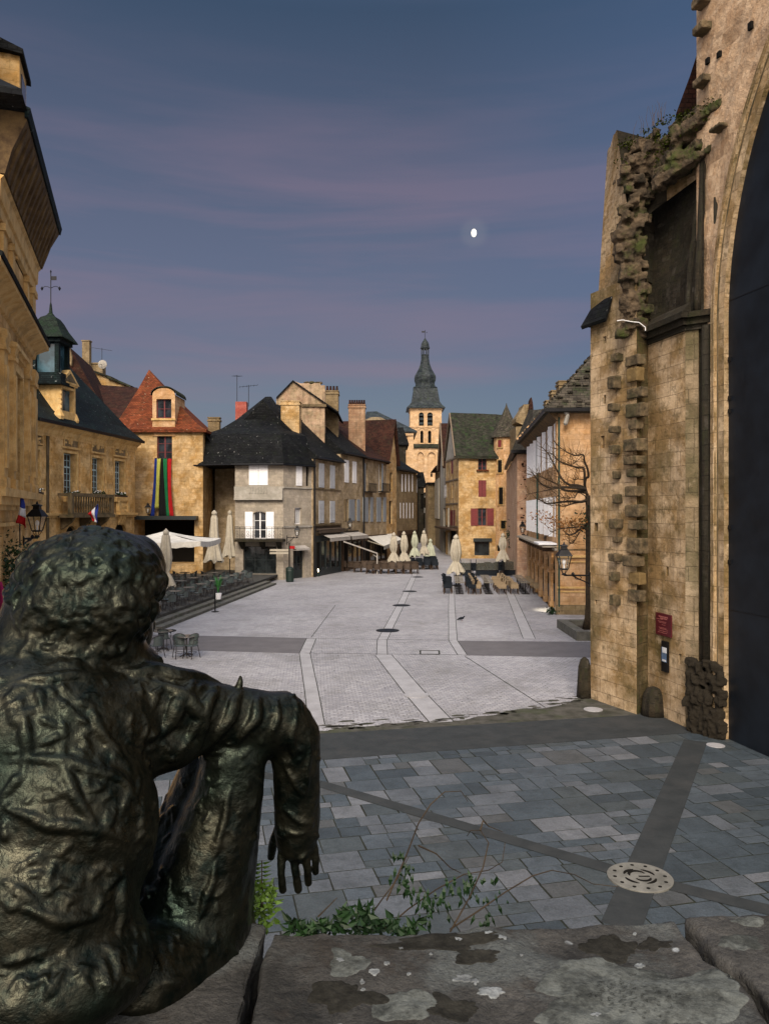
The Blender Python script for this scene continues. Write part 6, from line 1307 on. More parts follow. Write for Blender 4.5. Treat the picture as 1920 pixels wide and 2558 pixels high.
# toothing stones left by the lost vaults
rn = random.Random(17); col1 = [(262, 58, 38, 60), (258, 178, 34, 70), (258, 305, 34, 60), (262, 418, 32, 50), (262, 510, 32, 70), (262, 652, 30, 55), (262, 770, 32, 65), (262, 890, 38, 55), (265, 980, 32, 50), (262, 1052, 34, 66), (258, 1158, 30, 60), (262, 1265, 26, 66)]
for x, y, w, h in col1:
    u, z1 = fF.px('D6', x, y, .1); z0 = fF.px('D6', x, y + h, .1)[1]; m = MB(); j = rn.uniform(.12, .30); w *= rn.uniform(.65, .95); m.box(fF, u - .02 + rn.uniform(-.03, .04), u + w / 115, -.02, j, z0 + rn.uniform(0, .08), z1 - rn.uniform(0, .10)); erode(m.build('toothing_stone', M['ruin2'], CH), .03, .05)
for k in range(15):
    y = 70 + k * 84 + rn.uniform(-12, 12); u, z1 = fF.px('D6', 338, y, .1); z0 = z1 - rn.uniform(.2, .42); m = MB(); j = rn.uniform(.05, .24) * (1 if y < 1150 else .6); m.box(fF, u - rn.uniform(0, .12), fF.L + rn.uniform(.08, .3), -.15, j, z0, z1); erode(m.build('toothing_stone', M['ruin2'] if rn.random() < .6 else M['church'], CH), .03, .05)
m = MB()
def rock(m, p, sx, sy, sz, rz, sd, mi=0):
    vs = []; rr = random.Random(sd); c, s = math.cos(rz), math.sin(rz)
    for z in (-1, 1):
        for x, y in ((-1, -1), (1, -1), (1, 1), (-1, 1)): X, Y_, Z_ = x * sx * rr.uniform(.72, 1.05), y * sy * rr.uniform(.72, 1.05), z * sz * rr.uniform(.7, 1.05); vs.append(p + Vector((X * c - Y_ * s, X * s + Y_ * c, Z_)))
    m.add(vs, [(0, 3, 2, 1), (4, 5, 6, 7), (0, 1, 5, 4), (1, 2, 6, 5), (2, 3, 7, 6), (3, 0, 4, 7)], mi)
for k in range(170):
    z = rn.random() ** 1.3 * 1.75; w_ = 1 - .45 * z / 1.75; t = rn.random(); p_ = Vector((7.42, 19.08, z)) * (1 - t) + Vector((7.90, 18.25, z)) * t; p_ = p_ + Vector((-.05 * w_ * rn.random() - .02, -.12 * w_, 0)); s_ = rn.uniform(.05, .17) * (.5 + .5 * w_); rock(m, p_, s_, s_ * .8, s_ * .8, rn.uniform(-.5, .5) + 1.2, rn.random())
erode(m.build('worn_base', M['churchdark'], CH), .03, .09)
# mossy springers and broken masonry crest
def rock(m, p, sx, sy, sz, rz, sd, mi=0):
    vs = []; rr = random.Random(sd); c, s = math.cos(rz), math.sin(rz)
    for z in (-1, 1):
        for x, y in ((-1, -1), (1, -1), (1, 1), (-1, 1)): X, Y_, Z_ = x * sx * rr.uniform(.72, 1.05), y * sy * rr.uniform(.72, 1.05), z * sz * rr.uniform(.7, 1.05); vs.append(p + Vector((X * c - Y_ * s, X * s + Y_ * c, Z_)))
    m.add(vs, [(0, 3, 2, 1), (4, 5, 6, 7), (0, 1, 5, 4), (1, 2, 6, 5), (2, 3, 7, 6), (3, 0, 4, 7)], mi)
m = MB(); rz_ = math.atan2(UD.y, UD.x)
spine = [('D5', 370, 935, 20.9), ('D5', 450, 870, 20.8), ('D5', 560, 800, 20.4), ('D5', 650, 760, 20.0), ('D5', 740, 720, 19.7), ('D5', 830, 680, 19.3), ('D5', 920, 650, 18.9), ('D5', 1040, 595, 18.5)]
def sp(t):
    k = t * (len(spine) - 1); i = min(int(k), len(spine) - 2); a, b = at(*spine[i]), at(*spine[i + 1]); return a * (1 - (k - i)) + b * (k - i)
for k in range(250):
    t = rn.random(); p = sp(t); hgt = (1.9 * (1 - t) ** 1.5 + .22); p = p + Vector((rn.uniform(-.05, .35) , rn.uniform(-.1, .5), -.05 - rn.random() ** 1.0 * hgt)); s_ = rn.uniform(.07, .19)
    rock(m, p, s_ * rn.uniform(.9, 1.7), s_, s_ * rn.uniform(.55, 1.0), rz_ + rn.uniform(-.35, .35), rn.random())
for k in range(80):     # diagonal springer band under the crest
    t = rn.random(); a, b = at('D5', 600, 1120, 20.0), at('D5', 985, 880, 18.7); p = a * (1 - t) + b * t + Vector((rn.uniform(0, .3), rn.uniform(0, .3), rn.uniform(.05, .55) * (1 - t * .6))); s_ = rn.uniform(.09, .2); rock(m, p, s_ * 1.6, s_, s_ * .8, rz_ + rn.uniform(-.3, .3), rn.random())
for k in range(230):    # rough seam running down between the two buttresses
    t = rn.random(); p = at('D5', 375 + 110 * rn.random() + 18 * math.sin(t * 9), 950 + 1100 * t, 20.5); s_ = rn.uniform(.05, .15); rock(m, p + Vector((rn.uniform(-.05, .2), rn.uniform(-.05, .35), 0)), s_ * 1.2, s_ * 1.2, s_, rz_ + rn.uniform(-.5, .5), rn.random())
for (A0_, B0x, w_) in ((('D5', 740, 850, 19.75), ('D5', 1058, 600, 18.35), .34), (('D5', 600, 1150, 20.0), ('D5', 980, 890, 18.65), .26)):
    a, b = at(*A0_), at(*B0x)
    for k in range(14): t0, t1 = k / 14, (k + .97) / 14; p_, q_ = a * (1 - t0) + b * t0, a * (1 - t1) + b * t1; w2 = w_ * (1 - .55 * t0) * rn.uniform(.8, 1.15); off = Vector((-.10, -.02, rn.uniform(-.04, .04))); m.bar(p_ + off, q_ + off, w2 * 1.5, w2)
erode(m.build('ruined_masonry', M['ruin'], CH), .034, .10)
m = MB(); rm_ = random.Random(3)
for k in range(60):
    t = rm_.random(); c_ = sp(t) + Vector((rm_.uniform(-.15, .1), rm_.uniform(-.2, .1), -rm_.random() * 1.5 * (1 - t * .8) + .1))
    for j in range(26): d_ = Vector((rm_.gauss(0, .11), rm_.gauss(0, .09), rm_.gauss(0, .05))); a_ = Vector((rm_.uniform(-1, 1), rm_.uniform(-1, 1), rm_.uniform(-.3, .6))).normalized() * .03; b_ = Vector((-a_.y, a_.x, .02)); m.add([c_ + d_ - a_, c_ + d_ + b_, c_ + d_ + a_, c_ + d_ - b_], [(0, 1, 2, 3)])
m.build('moss', plain('yellow_green_moss', (.05, .062, .008), .9, spec=.1, var=.5, scale=12), CH, fix=False)
m = MB()
for k in range(16): c_ = sp(rm_.uniform(.12, .4)) + Vector((0, 0, .1)); m.tube([c_, c_ + Vector((rm_.uniform(-.08, .08), 0, .25)), c_ + Vector((rm_.uniform(-.16, .16), 0, rm_.uniform(.35, .6)))], [.006, .004, .002], 4)
m.build('dry_grass', M['twig'], CH)
m = MB(); P = [sp(i / 10) for i in range(11)]; bk_ = Vector((1.0, .9, -.3)); dn = Vector((.1, .1, -2.3)); n1_ = 11
for i in range(10): a, b = P[i] + Vector((.12, .2, -.25)), P[i + 1] + Vector((.12, .2, -.25)); m.quad(a, b, b + Vector((.6, .5, .1)), a + Vector((.6, .5, .1))); k0, k1 = 2.0 - i * .1, 2.0 - (i + 1) * .1; m.add([a, b, b + Vector((.05, .05, -k1)), a + Vector((.05, .05, -k0))], [(0, 1, 2, 3)], 0 if i < 4 else 1)
m.build('masonry_core', [M['churchdark'], M['church']], CH, fix=False)
for k, (x, y, w, h) in enumerate(((835, 10, 70, 85), (840, 175, 62, 85), (845, 495, 60, 80), (880, 365, 25, 35), (1140, 145, 28, 45), (950, 325, 30, 35), (945, 790, 45, 60), (850, 520, 30, 20))):
    u, z1 = fC.px('D5', x, y, .1); z0 = fC.px('D5', x, y + h, .1)[1]; m = MB()
    if w > 40: m.box(fC, u, u + .42, -.05, .28, z0 + .1, z1 - .05); erode(m.build('toothing_stone', M['ruin2'], CH), .03, .05)
    else: m.box(fC, u, u + .12, .02, .085, z0, z1); m.build('putlog_hole', M['dark'], CH)
# tiled roof edge of the side chapel peeping out behind
m = MB(); P = [at('D5', x, y, 21.5) for x, y in ((705, 700), (750, 690), (860, 640), (860, 280), (832, 340), (790, 470))]; m.prism(P, (.6, 1.5, 0)); m.build('side_roof', M['redtile2'], CH)
m = MB(); c_ = [at('D5', x, y, 20.3) for x, y in ((345, 1970), (380, 1965), (430, 1975), (480, 1980), (518, 2010), (518, 2030))]; m.tube(c_, .012, 5); m.build('white_cable', M['white'], CH)
# plaque, poster case and stone guard posts
o = [fB.px('S', 1641, 1529), fB.px('S', 1679, 1590)]; PL = thing('plaque', fB.p(o[0][0], .04, 2.5), 'square burgundy information plaque screwed to the church buttress', 'plaque'); zt_ = fB.px('S', 1660, 1533)[1]; zb_ = fB.px('S', 1660, 1588)[1]
m = MB(); m.box(fB, o[0][0], o[1][0], .02, .05, zb_, zt_); m.build('panel', M['sign'], PL); m = MB(); ua, ub = o[0][0], o[1][0]; hh = zt_ - zb_; ww = ub - ua
def rowtx(x0, x1, y, h, dens=9):
    L = ua + ww * x0; R_ = ua + ww * x1; r2_ = random.Random(int(y * 1000)); x = L
    while x < R_: w = r2_.uniform(.02, .07) * ww * 1.2; m.box(fB, x, min(x + w, R_), .05, .053, zt_ - hh * (y + h), zt_ - hh * y); x += w + .012 * ww * 2
rowtx(.2, .8, .12, .055); rowtx(.3, .75, .20, .05)
for (a, b, y) in ((.06, .45, .26), (.15, .7, .36), (.2, .65, .41), (.4, .62, .50), (.2, .7, .64), (.25, .8, .69), (.2, .8, .78), (.15, .75, .86)): rowtx(a, b, y, .022)
m.build('lettering', M['signtx'], PL)
zt_ = fB.px('S', 1664, 1602)[1]; zb_ = fB.px('S', 1664, 1678)[1]; ua, ub = fB.px('S', 1655.5, 1640)[0], fB.px('S', 1671, 1640)[0]
PC = thing('poster_case', fB.p(ua, .05, zb_), 'narrow tall black poster case with a blue picture below the burgundy plaque', 'poster case'); m = MB(); m.box(fB, ua, ub, .01, .06, zb_, zt_); m.build('case', M['iron'], PC)
m = MB(); h_ = zt_ - zb_; m.box(fB, ua + .02, ub - .04, .06, .064, zb_ + h_ * .32, zb_ + h_ * .8); m.build('picture', M['screenblue'], PC); m = MB(); m.box(fB, ua + .06, ub - .03, .064, .067, zb_ + h_ * .62, zb_ + h_ * .8); m.box(fB, ua + .06, ub - .06, .064, .067, zb_ + h_ * .34, zb_ + h_ * .4); m.build('paper_notice', M['paper'], PC)
for (p, lab, r_, h_) in (((5.72, 22.35), 'rounded dark stone guard post at the far corner of the church wall', .2, 1.15), ((7.0, 20.35), 'low rounded mossy guard stone between the two church buttresses', .28, .75)):
    g_ = thing('guard_stone', (*p, 0), lab, 'guard stone'); m = MB(); m.lathe((*p, 0), [(r_ * 1.15, 0), (r_ * 1.05, h_ * .3), (r_ * .9, h_ * .75), (r_ * .6, h_ * .93), (r_ * .15, h_)], 14); m.build('post', M['churchdark'], g_, smooth=True)
# ------------------------------------------------------------------ moon
mp_ = at('S', 1183, 582, 3000); MO = None
mm_ = bpy.data.materials.new('moon_glow'); mm_.use_nodes = True; g = G(mm_.node_tree); b = mm_.node_tree.nodes['Principled BSDF']; b.inputs['Base Color'].default_value = (.5, .48, .42, 1)
g.l(g.mix(g.noise(g.coord('Object'), .05, 4, .5), (1, .95, .82, 1), (.85, .78, .6, 1)), b.inputs['Emission Color']); b.inputs['Emission Strength'].default_value = 1.6
m = MB(); m.ball(mp_, 15.5, 24, 16, (.66, .8, .98)); o = m.build('moon', mm_, smooth=True, label='small bright gibbous moon in the dusk sky above the bell tower', category='moon')
# ------------------------------------------------------------------ parasols
def closed_parasol(p, h, mat, label, r=.32, skirt=True, zb=.9, seed=0, base=True, spread=1.0):
    th = thing('parasol', p, label, 'parasol', 'parasols folded shut on the cafe terraces'); p = Vector(p); rr = random.Random(seed); ph = rr.uniform(0, 6)
    pl = lambda a, z: 1 + .26 * math.sin(a * 8 + ph + z * .6) + .08 * math.sin(a * 3 + ph * 2)
    H = h; zt = zb + .75 if skirt else zb; m = MB()
    if skirt: pr = [(r * 1.35 * spread, zb), (r * 1.25, zb + .15), (r * .85, zb + .5), (r * .5, zt), (r * .46, zt + .05), (r * .72, zt + .3), (r * .85, zt + (H - zt) * .35), (r * .7, zt + (H - zt) * .6), (r * .5, H - .3), (r * .28, H - .22)]
    else: pr = [(r * 1.5, zb), (r * 1.3, zb + .2), (r * 1.05, zb + .7), (r * .8, zb + 1.2), (r * .5, H - .5), (r * .3, H - .25)]
    n = 40; c = p
    vs = []
    for (r0_, z) in pr:
        for k in range(n): a = 2 * math.pi * k / n; zz = z + (.10 * math.sin(a * 5 + ph) + .06 * math.sin(a * 9 + ph) if z == zb else 0); q_ = r0_ * pl(a, z); vs.append(c + Vector((math.cos(a) * q_, math.sin(a) * q_, zz)))
    m.add(vs, [(i * n + k, i * n + (k + 1) % n, (i + 1) * n + (k + 1) % n, (i + 1) * n + k) for i in range(len(pr) - 1) for k in range(n)]); m.build('canopy', M[mat], th, smooth=True, fix=False)
    m = MB(); m.lathe(p, [(r * .30, H - .28), (r * .46, H - .25), (r * .50, H - .12), (r * .36, H - .02), (r * .15, H + .05), (.01, H + .1)], 10); m.build('cap', M[mat], th, smooth=True)
    m = MB(); m.tube([p, p + Vector((0, 0, H - .2))], .035, 8); m.build('pole', M['iron'], th)
    if base: m = MB(); m.lathe(p, [(.3, 0), (.3, .06), (.06, .1), (.05, .3)], 12); m.build('base', M['iron'], th)
    return th
def ph_(c, x, ytop, ybase, zb=0.0):     # ground point from its foot, height from its top
    g_ = gnd(c, x, ybase, zb); return g_, at(c, x, ytop, g_.y).z - zb
T = TZ
for (c, x, yt, yb, zb, mat, r, sk, z0, lab) in (
    ('T3', 415, 268, 905, T, 'canvas', .34, True, .78, 'grey-cream folded parasol nearest on the left terrace, in front of the open white one'),
    ('T3', 850, 98, 700, T, 'canvas', .42, False, 1.25, 'left one of the two tall striped-looking folded parasols before the dark alley'),
    ('T3', 990, 96, 660, T, 'canvas', .36, False, 1.35, 'right one of the two tall folded parasols before the dark alley'),
    ('T4', 1030, 378, 820, 0, 'canvas', .36, True, .9, 'folded cream parasol, leftmost beside the pulled-out cream awning'),
    ('T4', 1145, 366, 815, 0, 'canvas', .36, True, .9, 'folded cream parasol, second from the left beside the cream awning'),
    ('T4', 1268, 360, 770, 0, 'canvasg', .34, True, 1.1, 'folded greenish parasol at the street mouth'),
    ('T4', 1375, 352, 760, 0, 'canvas', .34, True, 1.2, 'folded cream parasol right of the greenish one at the street mouth'),
    ('T4', 1450, 450, 730, 0, 'canvasg', .38, False, .5, 'small pointed folded parasol, rightmost at the street mouth'),
    ('T5', 243, 240, 760, 0, 'canvas', .42, True, .95, 'big folded cream parasol at the left end of the right-hand cafe'),
    ('T5', 728, 222, 690, 0, 'canvas', .34, True, 1.5, 'folded cream parasol in the middle of the right-hand cafe before the turret')):
    p, h = ph_(c, x, yt, yb, zb); closed_parasol(p, h, mat, lab, r, sk, z0, seed=int(x))
# open white parasol on the left terrace
cp = at('T3', 330, 275, 53); lp = gnd('T3', 600, 640, T); c0 = Vector((at('T3', 400, 275, 52).x, 52, at('T3', 400, 275, 52).z)); OP = thing('parasol', (c0.x, 52, TZ), 'large open white square parasol over the left terrace', 'parasol')
hw = 3.0; ez_ = at('T3', 725, 365, 49.5).z; m = MB(); er_ = [Vector((c0.x + a * hw, 52 + b * hw, ez_)) for a, b in ((-1, -1), (1, -1), (1, 1), (-1, 1))]
rr_ = Vector((c0.x, 52, c0.z))
k_ = at('T3', 725, 365, 49.0).x - (c0.x + hw); er_ = [v + Vector((k_, 0, 0)) for v in er_]; rr_ = rr_ + Vector((k_ * .6, 0, 0))
for i in range(4):
    a, b = er_[i], er_[(i + 1) % 4]; m.grid(lambda s, t: (a * (1 - s) + b * s) * (1 - t) + rr_ * t + Vector((0, 0, -.12 * math.sin(math.pi * s) * (1 - t) - .12 * math.sin(math.pi * t))), 10, 8)
    m.grid(lambda s, t: a * (1 - s) + b * s + Vector((0, 0, -.12 * math.sin(math.pi * s) - .34 * t + .03 * math.sin(s * 40) * t)), 24, 2)
o = m.build('canopy', M['canvasw'], OP, fix=False); sm_ = o.modifiers.new('thick', 'SOLIDIFY'); sm_.thickness = .02
m = MB(); m.tube([Vector((rr_.x, 52, TZ)), rr_], .05, 8)
for v in er_: m.bar(rr_ - Vector((0, 0, .15)), v - Vector((0, 0, .05)), .04)
m.build('frame', M['iron'], OP); m = MB(); m.lathe((rr_.x, 52, TZ), [(.45, 0), (.45, .08), (.1, .12)], 12); m.build('base', M['iron'], OP)
# ------------------------------------------------------------------ cafe furniture
def bistro_chair(loc, rz, label):
    th = thing('cafe_chair', (0, 0, 0), label, 'chair', 'dark woven cafe chairs'); m = MB()
    m.lathe((0, 0, .44), [(.21, 0), (.23, .02), (.20, .035)], 14); m.build('seat', M['weave'], th)
    arc = [Vector((.24 * math.cos(a), .24 * math.sin(a) + .0, .0)) for a in [math.pi * (0.0 + k / 12) for k in range(13)]]
    m = MB(); m.tube([Vector((.22, -.12, .66)), Vector((.25, .02, .67))] + [v + Vector((0, .03, .68 + .17 * math.sin(math.pi * k / 12) ** .7)) for k, v in enumerate(arc)] + [Vector((-.25, .02, .67)), Vector((-.22, -.12, .66))], .014, 6)
    for s in (-1, 1): m.tube([Vector((s * .22, -.12, .66)), Vector((s * .20, -.15, .46))], .012, 5)
    m.build('arm_rail', M['chair'], th)
    m = MB(); m.grid(lambda s, t: Vector((.225 * math.cos(math.pi * (.12 + .76 * s)), .225 * math.sin(math.pi * (.12 + .76 * s)) + .03 * t, .47 + t * (.2 + .17 * math.sin(math.pi * (.12 + .76 * s)) ** .7))), 10, 3); o = m.build('backrest', M['weave'], th, fix=False)
    for a, b in ((-1, -1), (1, -1), (1, 1), (-1, 1)): m = MB(); m.tube([(a * .16, b * .15, .45), (a * .19, b * .19, .2), (a * .21, b * .23, 0)], [.013, .014, .016], 6); m.build('leg', M['chair'], th)
    m = MB()
    for z in (.2,): m.tube([(.18 * math.cos(t), .18 * math.sin(t), z) for t in [math.pi * 2 * k / 12 for k in range(13)]], .009, 5, cap=False)
    m.build('stretcher', M['chair'], th); th.location = loc; th.rotation_euler = (0, 0, rz); return th
def round_table(loc, label, r=.35, mat='tabtop'):
    th = thing('cafe_table', (0, 0, 0), label, 'table', 'small dark cafe tables'); m = MB(); m.lathe((0, 0, .72), [(r, 0), (r + .01, .015), (r, .03)], 20); m.build('tabletop', M[mat], th)
    m = MB(); m.tube([(0, 0, .03), (0, 0, .72)], .03, 8); m.build('pedestal', M['chair'], th)
    m = MB()
    for k in range(4): a = math.pi / 4 + k * math.pi / 2; m.tube([(0, 0, .1), (math.cos(a) * .18, math.sin(a) * .18, .05), (math.cos(a) * .28, math.sin(a) * .28, .01)], .02, 5)
    m.build('foot', M['chair'], th); th.location = loc; return th
ch0 = None; tb0 = None
def put_chair(p, rz, label):
    global ch0
    if ch0 is None: ch0 = bistro_chair(p, rz, label); return ch0
    return clone(ch0, p, rz, label)
def put_table(p, label):
    global tb0
    if tb0 is None: tb0 = round_table(p, label); return tb0
    return clone(tb0, p, random.uniform(0, 1), label)
# loose group on the paving, nearest the statue
grp = [(205, 1455, 0, 2.6, 'nearest loose dark cafe chair, left of the small group beside the statue shoulder'), (330, 1440, 0, -2.2, 'loose dark cafe chair turned to the left in the group beside the statue'),
       (540, 1440, 0, .5, 'loose dark cafe chair in the middle of the small group on the paving'), (645, 1440, 0, -.5, 'rightmost loose dark cafe chair of the small group on the paving'), (400, 1370, 0, 3.0, 'rearmost loose dark cafe chair of the small group on the paving')]
for x, y, z, rz, lab in grp: put_chair(gnd('T3', x, y - 20, 0), rz, lab)
put_table(gnd('T3', 600, 1405, 0), 'small round cafe table among the loose chairs on the paving'); put_table(gnd('T3', 390, 1350, 0), 'second small round cafe table behind the loose chairs on the paving')
rn = random.Random(23); ORD = ['nearest', 'second', 'third', 'fourth', 'fifth', 'sixth', 'seventh', 'eighth', 'farthest', 'tenth']
def tlab(k, row): return 'dark round cafe table, %s from the near end of the %s row on the terrace' % (ORD[k], row)
def clab(side, k, row): return '%s dark woven chair at the %s table of the %s row on the terrace' % (side, ORD[k], row)
for k in range(9):
    p = A0 + td * (1.6 + k * 2.05) + tn * 1.55; p = Vector((p.x, p.y, TZ)); put_table(p, tlab(k, 'step-side'))
    for (dx, dy, rz, sd_) in ((-.55, -.35, 2.0, 'left'), (.6, -.2, -1.9, 'right'), (.1, .75, 0.2, 'rear')): q_ = p + Vector((dx + rn.uniform(-.08, .08), dy + rn.uniform(-.08, .08), 0)); put_chair(q_, rz + rn.uniform(-.5, .5), clab(sd_, k, 'step-side'))
    p2 = p + tn * 1.9 + td * rn.uniform(-.3, .3); put_table(p2, tlab(k, 'middle'))
    for (dx, dy, rz, sd_) in ((-.6, .1, 1.6, 'left'), (.6, -.1, -1.6, 'right')): put_chair(p2 + Vector((dx, dy + rn.uniform(-.1, .1), 0)), rz + rn.uniform(-.4, .4), clab(sd_, k, 'middle'))
    if k > 3: p3 = p2 + tn * 2.0; put_table(p3, tlab(k, 'inner')); put_chair(p3 + Vector((.55, .2, 0)), -1.5, clab('right', k, 'inner')); put_chair(p3 + Vector((-.55, -.1, 0)), 1.7, clab('left', k, 'inner'))
# right-hand cafe: tan wicker chairs and slatted tables
def arm_chair(loc, rz, label, mat='wick', grp_='tan wicker armchairs'):
    th = thing('wicker_armchair', (0, 0, 0), label, 'chair', grp_); m = MB(); m.box(WF, -.27, .27, -.25, .25, .38, .45); m.build('seat', M[mat], th)
    m = MB(); m.grid(lambda s, t: Vector(((s - .5) * .56, .22 + .09 * t - .10 * (2 * s - 1) ** 2, .44 + .44 * t)), 8, 4); m.grid(lambda s, t: Vector(((s - .5) * .56, .26 + .09 * t - .10 * (2 * s - 1) ** 2, .44 + .44 * t)), 8, 4); m.box(WF, -.28, .28, -.36, -.28, .86, .90); m.build('backrest', M[mat], th, fix=False)
    for s in (-1, 1): m = MB(); m.box(WF, s * .27 - .025, s * .27 + .025, -.25, .25, .62, .66); m.box(WF, s * .27 - .02, s * .27 + .02, -.24, .24, .45, .62); m.build('armrest', M[mat], th)
    for a, b in ((-1, -1), (1, -1), (1, 1), (-1, 1)): m = MB(); m.bar((a * .24, b * .21, .4), (a * .27, b * .25, 0), .04); m.build('leg', M['wood'], th)
    th.location = loc; th.rotation_euler = (0, 0, rz); return th
def slat_table(loc, label):
    th = thing('slatted_table', (0, 0, 0), label, 'table', 'square cafe tables with pale slats'); m = MB()
    for k in range(5): m.box(WF, -.30, .30, -.30 + k * .125, -.21 + k * .125, .72, .745)
    m.build('tabletop', M['tabwood'], th); m = MB(); m.bar((0, 0, .04), (0, 0, .72), .07); m.box(WF, -.25, .25, -.25, .25, 0, .04); m.build('pedestal', M['iron'], th); th.location = loc; return th
ac = None; st = None; rn = random.Random(9); bl_ = None
def putac(p, rz, lab, dark=False):
    global ac, bl_
    if dark:
        if bl_ is None: bl_ = arm_chair(p, rz, lab, 'navy', 'black armchairs'); return
        clone(bl_, p, rz, lab); return
    if ac is None: ac = arm_chair(p, rz, lab); return
    clone(ac, p, rz, lab)
def putst(p, lab):
    global st
    if st is None: st = slat_table(p, lab); return
    clone(st, p, 0, lab)
for ci, (x, y, n, dark, lab) in enumerate(((590, 850, 6, False, 'middle'), (970, 850, 6, False, 'right'), (285, 850, 6, True, 'left'))):
    p0 = gnd('T5', x, y, 0)
    for k in range(n):
        p = p0 + EA.to_3d() * (k * 1.15) + Vector((-.02 * k, 0, 0)); 
        if not (dark and k > 5): putst(p + Vector((0, .35, 0)), 'slatted cafe table, %s from the front in the %s row of the right-hand cafe' % (ORD[k], lab))
        for s in (-1, 1): putac(p + Vector((s * .78 + rn.uniform(-.06, .06), .3 + rn.uniform(-.1, .1), 0)), s * -1.57 + rn.uniform(-.25, .25) + 0, ('black armchair' if dark else 'tan wicker armchair') + ' %s of the %s table in the %s row, right-hand cafe' % ('left' if s < 0 else 'right', ORD[k], lab), dark)
# black-covered stacked furniture behind, and the low screens
bw_c = None
def covered(p, w, d, h, label, mat='navy'):
    global bl_, bw_c
    p = Vector(p); rr = random.Random(int(p.x * 100)); nx_ = max(2, int(w / .62)); ny_ = max(1, int(d / .72))
    for j in range(ny_):
        for i in range(nx_):
            q_ = Vector((p.x - w / 2 + (i + .5) * w / nx_, p.y + (j + .5) * d / ny_, 0)); lb = '%s chair, %s from left, %s row, %s' % ('black' if mat == 'navy' else 'brown wicker', ORD[min(i, 9)], ('front', 'second', 'third', 'fourth')[min(j, 3)], label); rz = rr.choice((0, 3.14, 3.14)) + rr.uniform(-.15, .15); sc_ = rr.uniform(.97, 1.12)
            if mat == 'navy': putac_src(q_, rz, lb, True, sc_)
            else: putac_src(q_, rz, lb, False, sc_)
def putac_src(p, rz, lab, dark, sc_):
    global bl_, bw_c
    if dark: clone(bl_, p, rz, lab, sc=sc_)
    else:
        if bw_c is None: bw_c = arm_chair(p, rz, lab, 'brown', 'brown wicker chairs'); return
        clone(bw_c, p, rz, lab, sc=sc_)
for (x, y, w, d, h, lab) in ((570, 655, 3.9, 2.8, 1.0, 'block behind the middle cafe row'), (875, 640, 3.2, 2.6, 1.0, 'block before the arcade'), (345, 640, 1.6, 1.2, 1.05, 'block by the big parasol')):
    covered(gnd('T5', x, y, 0), w, d, h, lab)
for (x, y, w, d, h, lab, mt) in ((1010, 850, 4.5, 2.5, .95, 'under the street-mouth parasols', 'brown'), (1330, 800, 3.5, 3, 1.15, 'at the street mouth', 'navy'), (735, 830, 2.6, 1.5, .9, 'below the folding-arm pole', 'brown'), (490, 820, 2.6, 1.2, .9, 'before the dark shopfront', 'brown'), (1450, 770, 1.2, 2.2, 1.1, 'right end of the street-mouth terrace', 'navy')):
    covered(gnd('T4', x, y, 0), w, d, h, lab, mt)
for k, (x0, x1, y) in enumerate(((290, 395, 560), (450, 680, 560), (740, 965, 560))):
    a, b = gnd('T5', x0, 640 + 0 * k, 0), gnd('T5', x1, 640, 0); a.y = b.y = 63.5 + k * .1; a.x = (q('T5', x0, 0)[0] - 960) / F * a.y; b.x = (q('T5', x1, 0)[0] - 960) / F * b.y
    sc_ = thing('terrace_screen', a, ('left', 'middle', 'right')[k] + ' clear windbreak screen with dark posts at the back of the right-hand cafe', 'screen', None); m = MB(); n_ = max(2, int((b.x - a.x) / 1.8) + 1)
    for i in range(n_): x = a.x + (b.x - a.x) * i / (n_ - 1); m.bar((x, a.y, 0), (x, a.y, 1.45), .05)
    m.bar((a.x, a.y, .55), (b.x, a.y, .55), .05); m.build('posts', M['iron'], sc_); m = MB(); m.box(WF, a.x, b.x, -a.y - .01, -a.y + .01, .1, .55); m.build('lower_panel', M['navy'], sc_); m = MB(); m.box(WF, a.x, b.x, -a.y - .006, -a.y + .006, .58, 1.42); m.build('glass_panel', M['clearglass'], sc_)
# litter bin, sign post by the corner house, menu stand, plant pot, little lit lamp
p = gnd('T3', 1530, 735, 0); LB = thing('litter_bin', p, 'dark green cylindrical litter bin beside the sign post at the pale corner house', 'bin'); m = MB(); m.lathe(p, [(.26, 0), (.30, .1), (.31, .85), (.27, .95)], 16); m.build('body', M['bin'], LB); m = MB(); m.lathe(p, [(.32, .95), (.30, 1.05), (.12, 1.15)], 16); m.build('lid', M['bin'], LB)
p = gnd('T3', 1522, 730, 0) + Vector((-.02, .4, 0)); SP = thing('sign_post', p, 'thin dark post with a small red and white finger sign at the pale corner house', 'sign post'); h = at('T3', 1522, 380, p.y).z; m = MB(); m.tube([p, Vector((p.x, p.y, h))], .05, 8); m.build('pole', M['iron'], SP)
z = at('T3', 1522, 425, p.y).z; m = MB(); m.box(WF, p.x + .05, p.x + .42, -p.y - .03, -p.y + .03, z - .1, z + .12); m.build('red_plate', M['red'], SP); m = MB(); m.box(WF, p.x - 1.5, p.x - .06, -p.y - .02, -p.y + .02, z - .28, z - .12); m.box(WF, p.x - 1.5, p.x - .06, -p.y - .02, -p.y + .02, z - .5, z - .36); m.build('finger_plate', M['canvas'], SP)
p = gnd('T3', 857, 1005, 0); MS = thing('barrier_post', p, 'thin black post standing at the foot of the terrace steps', 'post'); m = MB(); m.tube([p, Vector((p.x, p.y, at('T3', 857, 800, p.y).z))], .035, 8); m.lathe(p, [(.2, 0), (.2, .03), (.04, .05)], 12); m.build('pole', M['iron'], MS); m = MB(); hz_ = at('T3', 857, 800, p.y).z; m.tube([Vector((p.x, p.y, hz_)), Vector((p.x - .5, p.y + .1, hz_ - .05))], .02, 5); m.build('arm', M['iron'], MS)
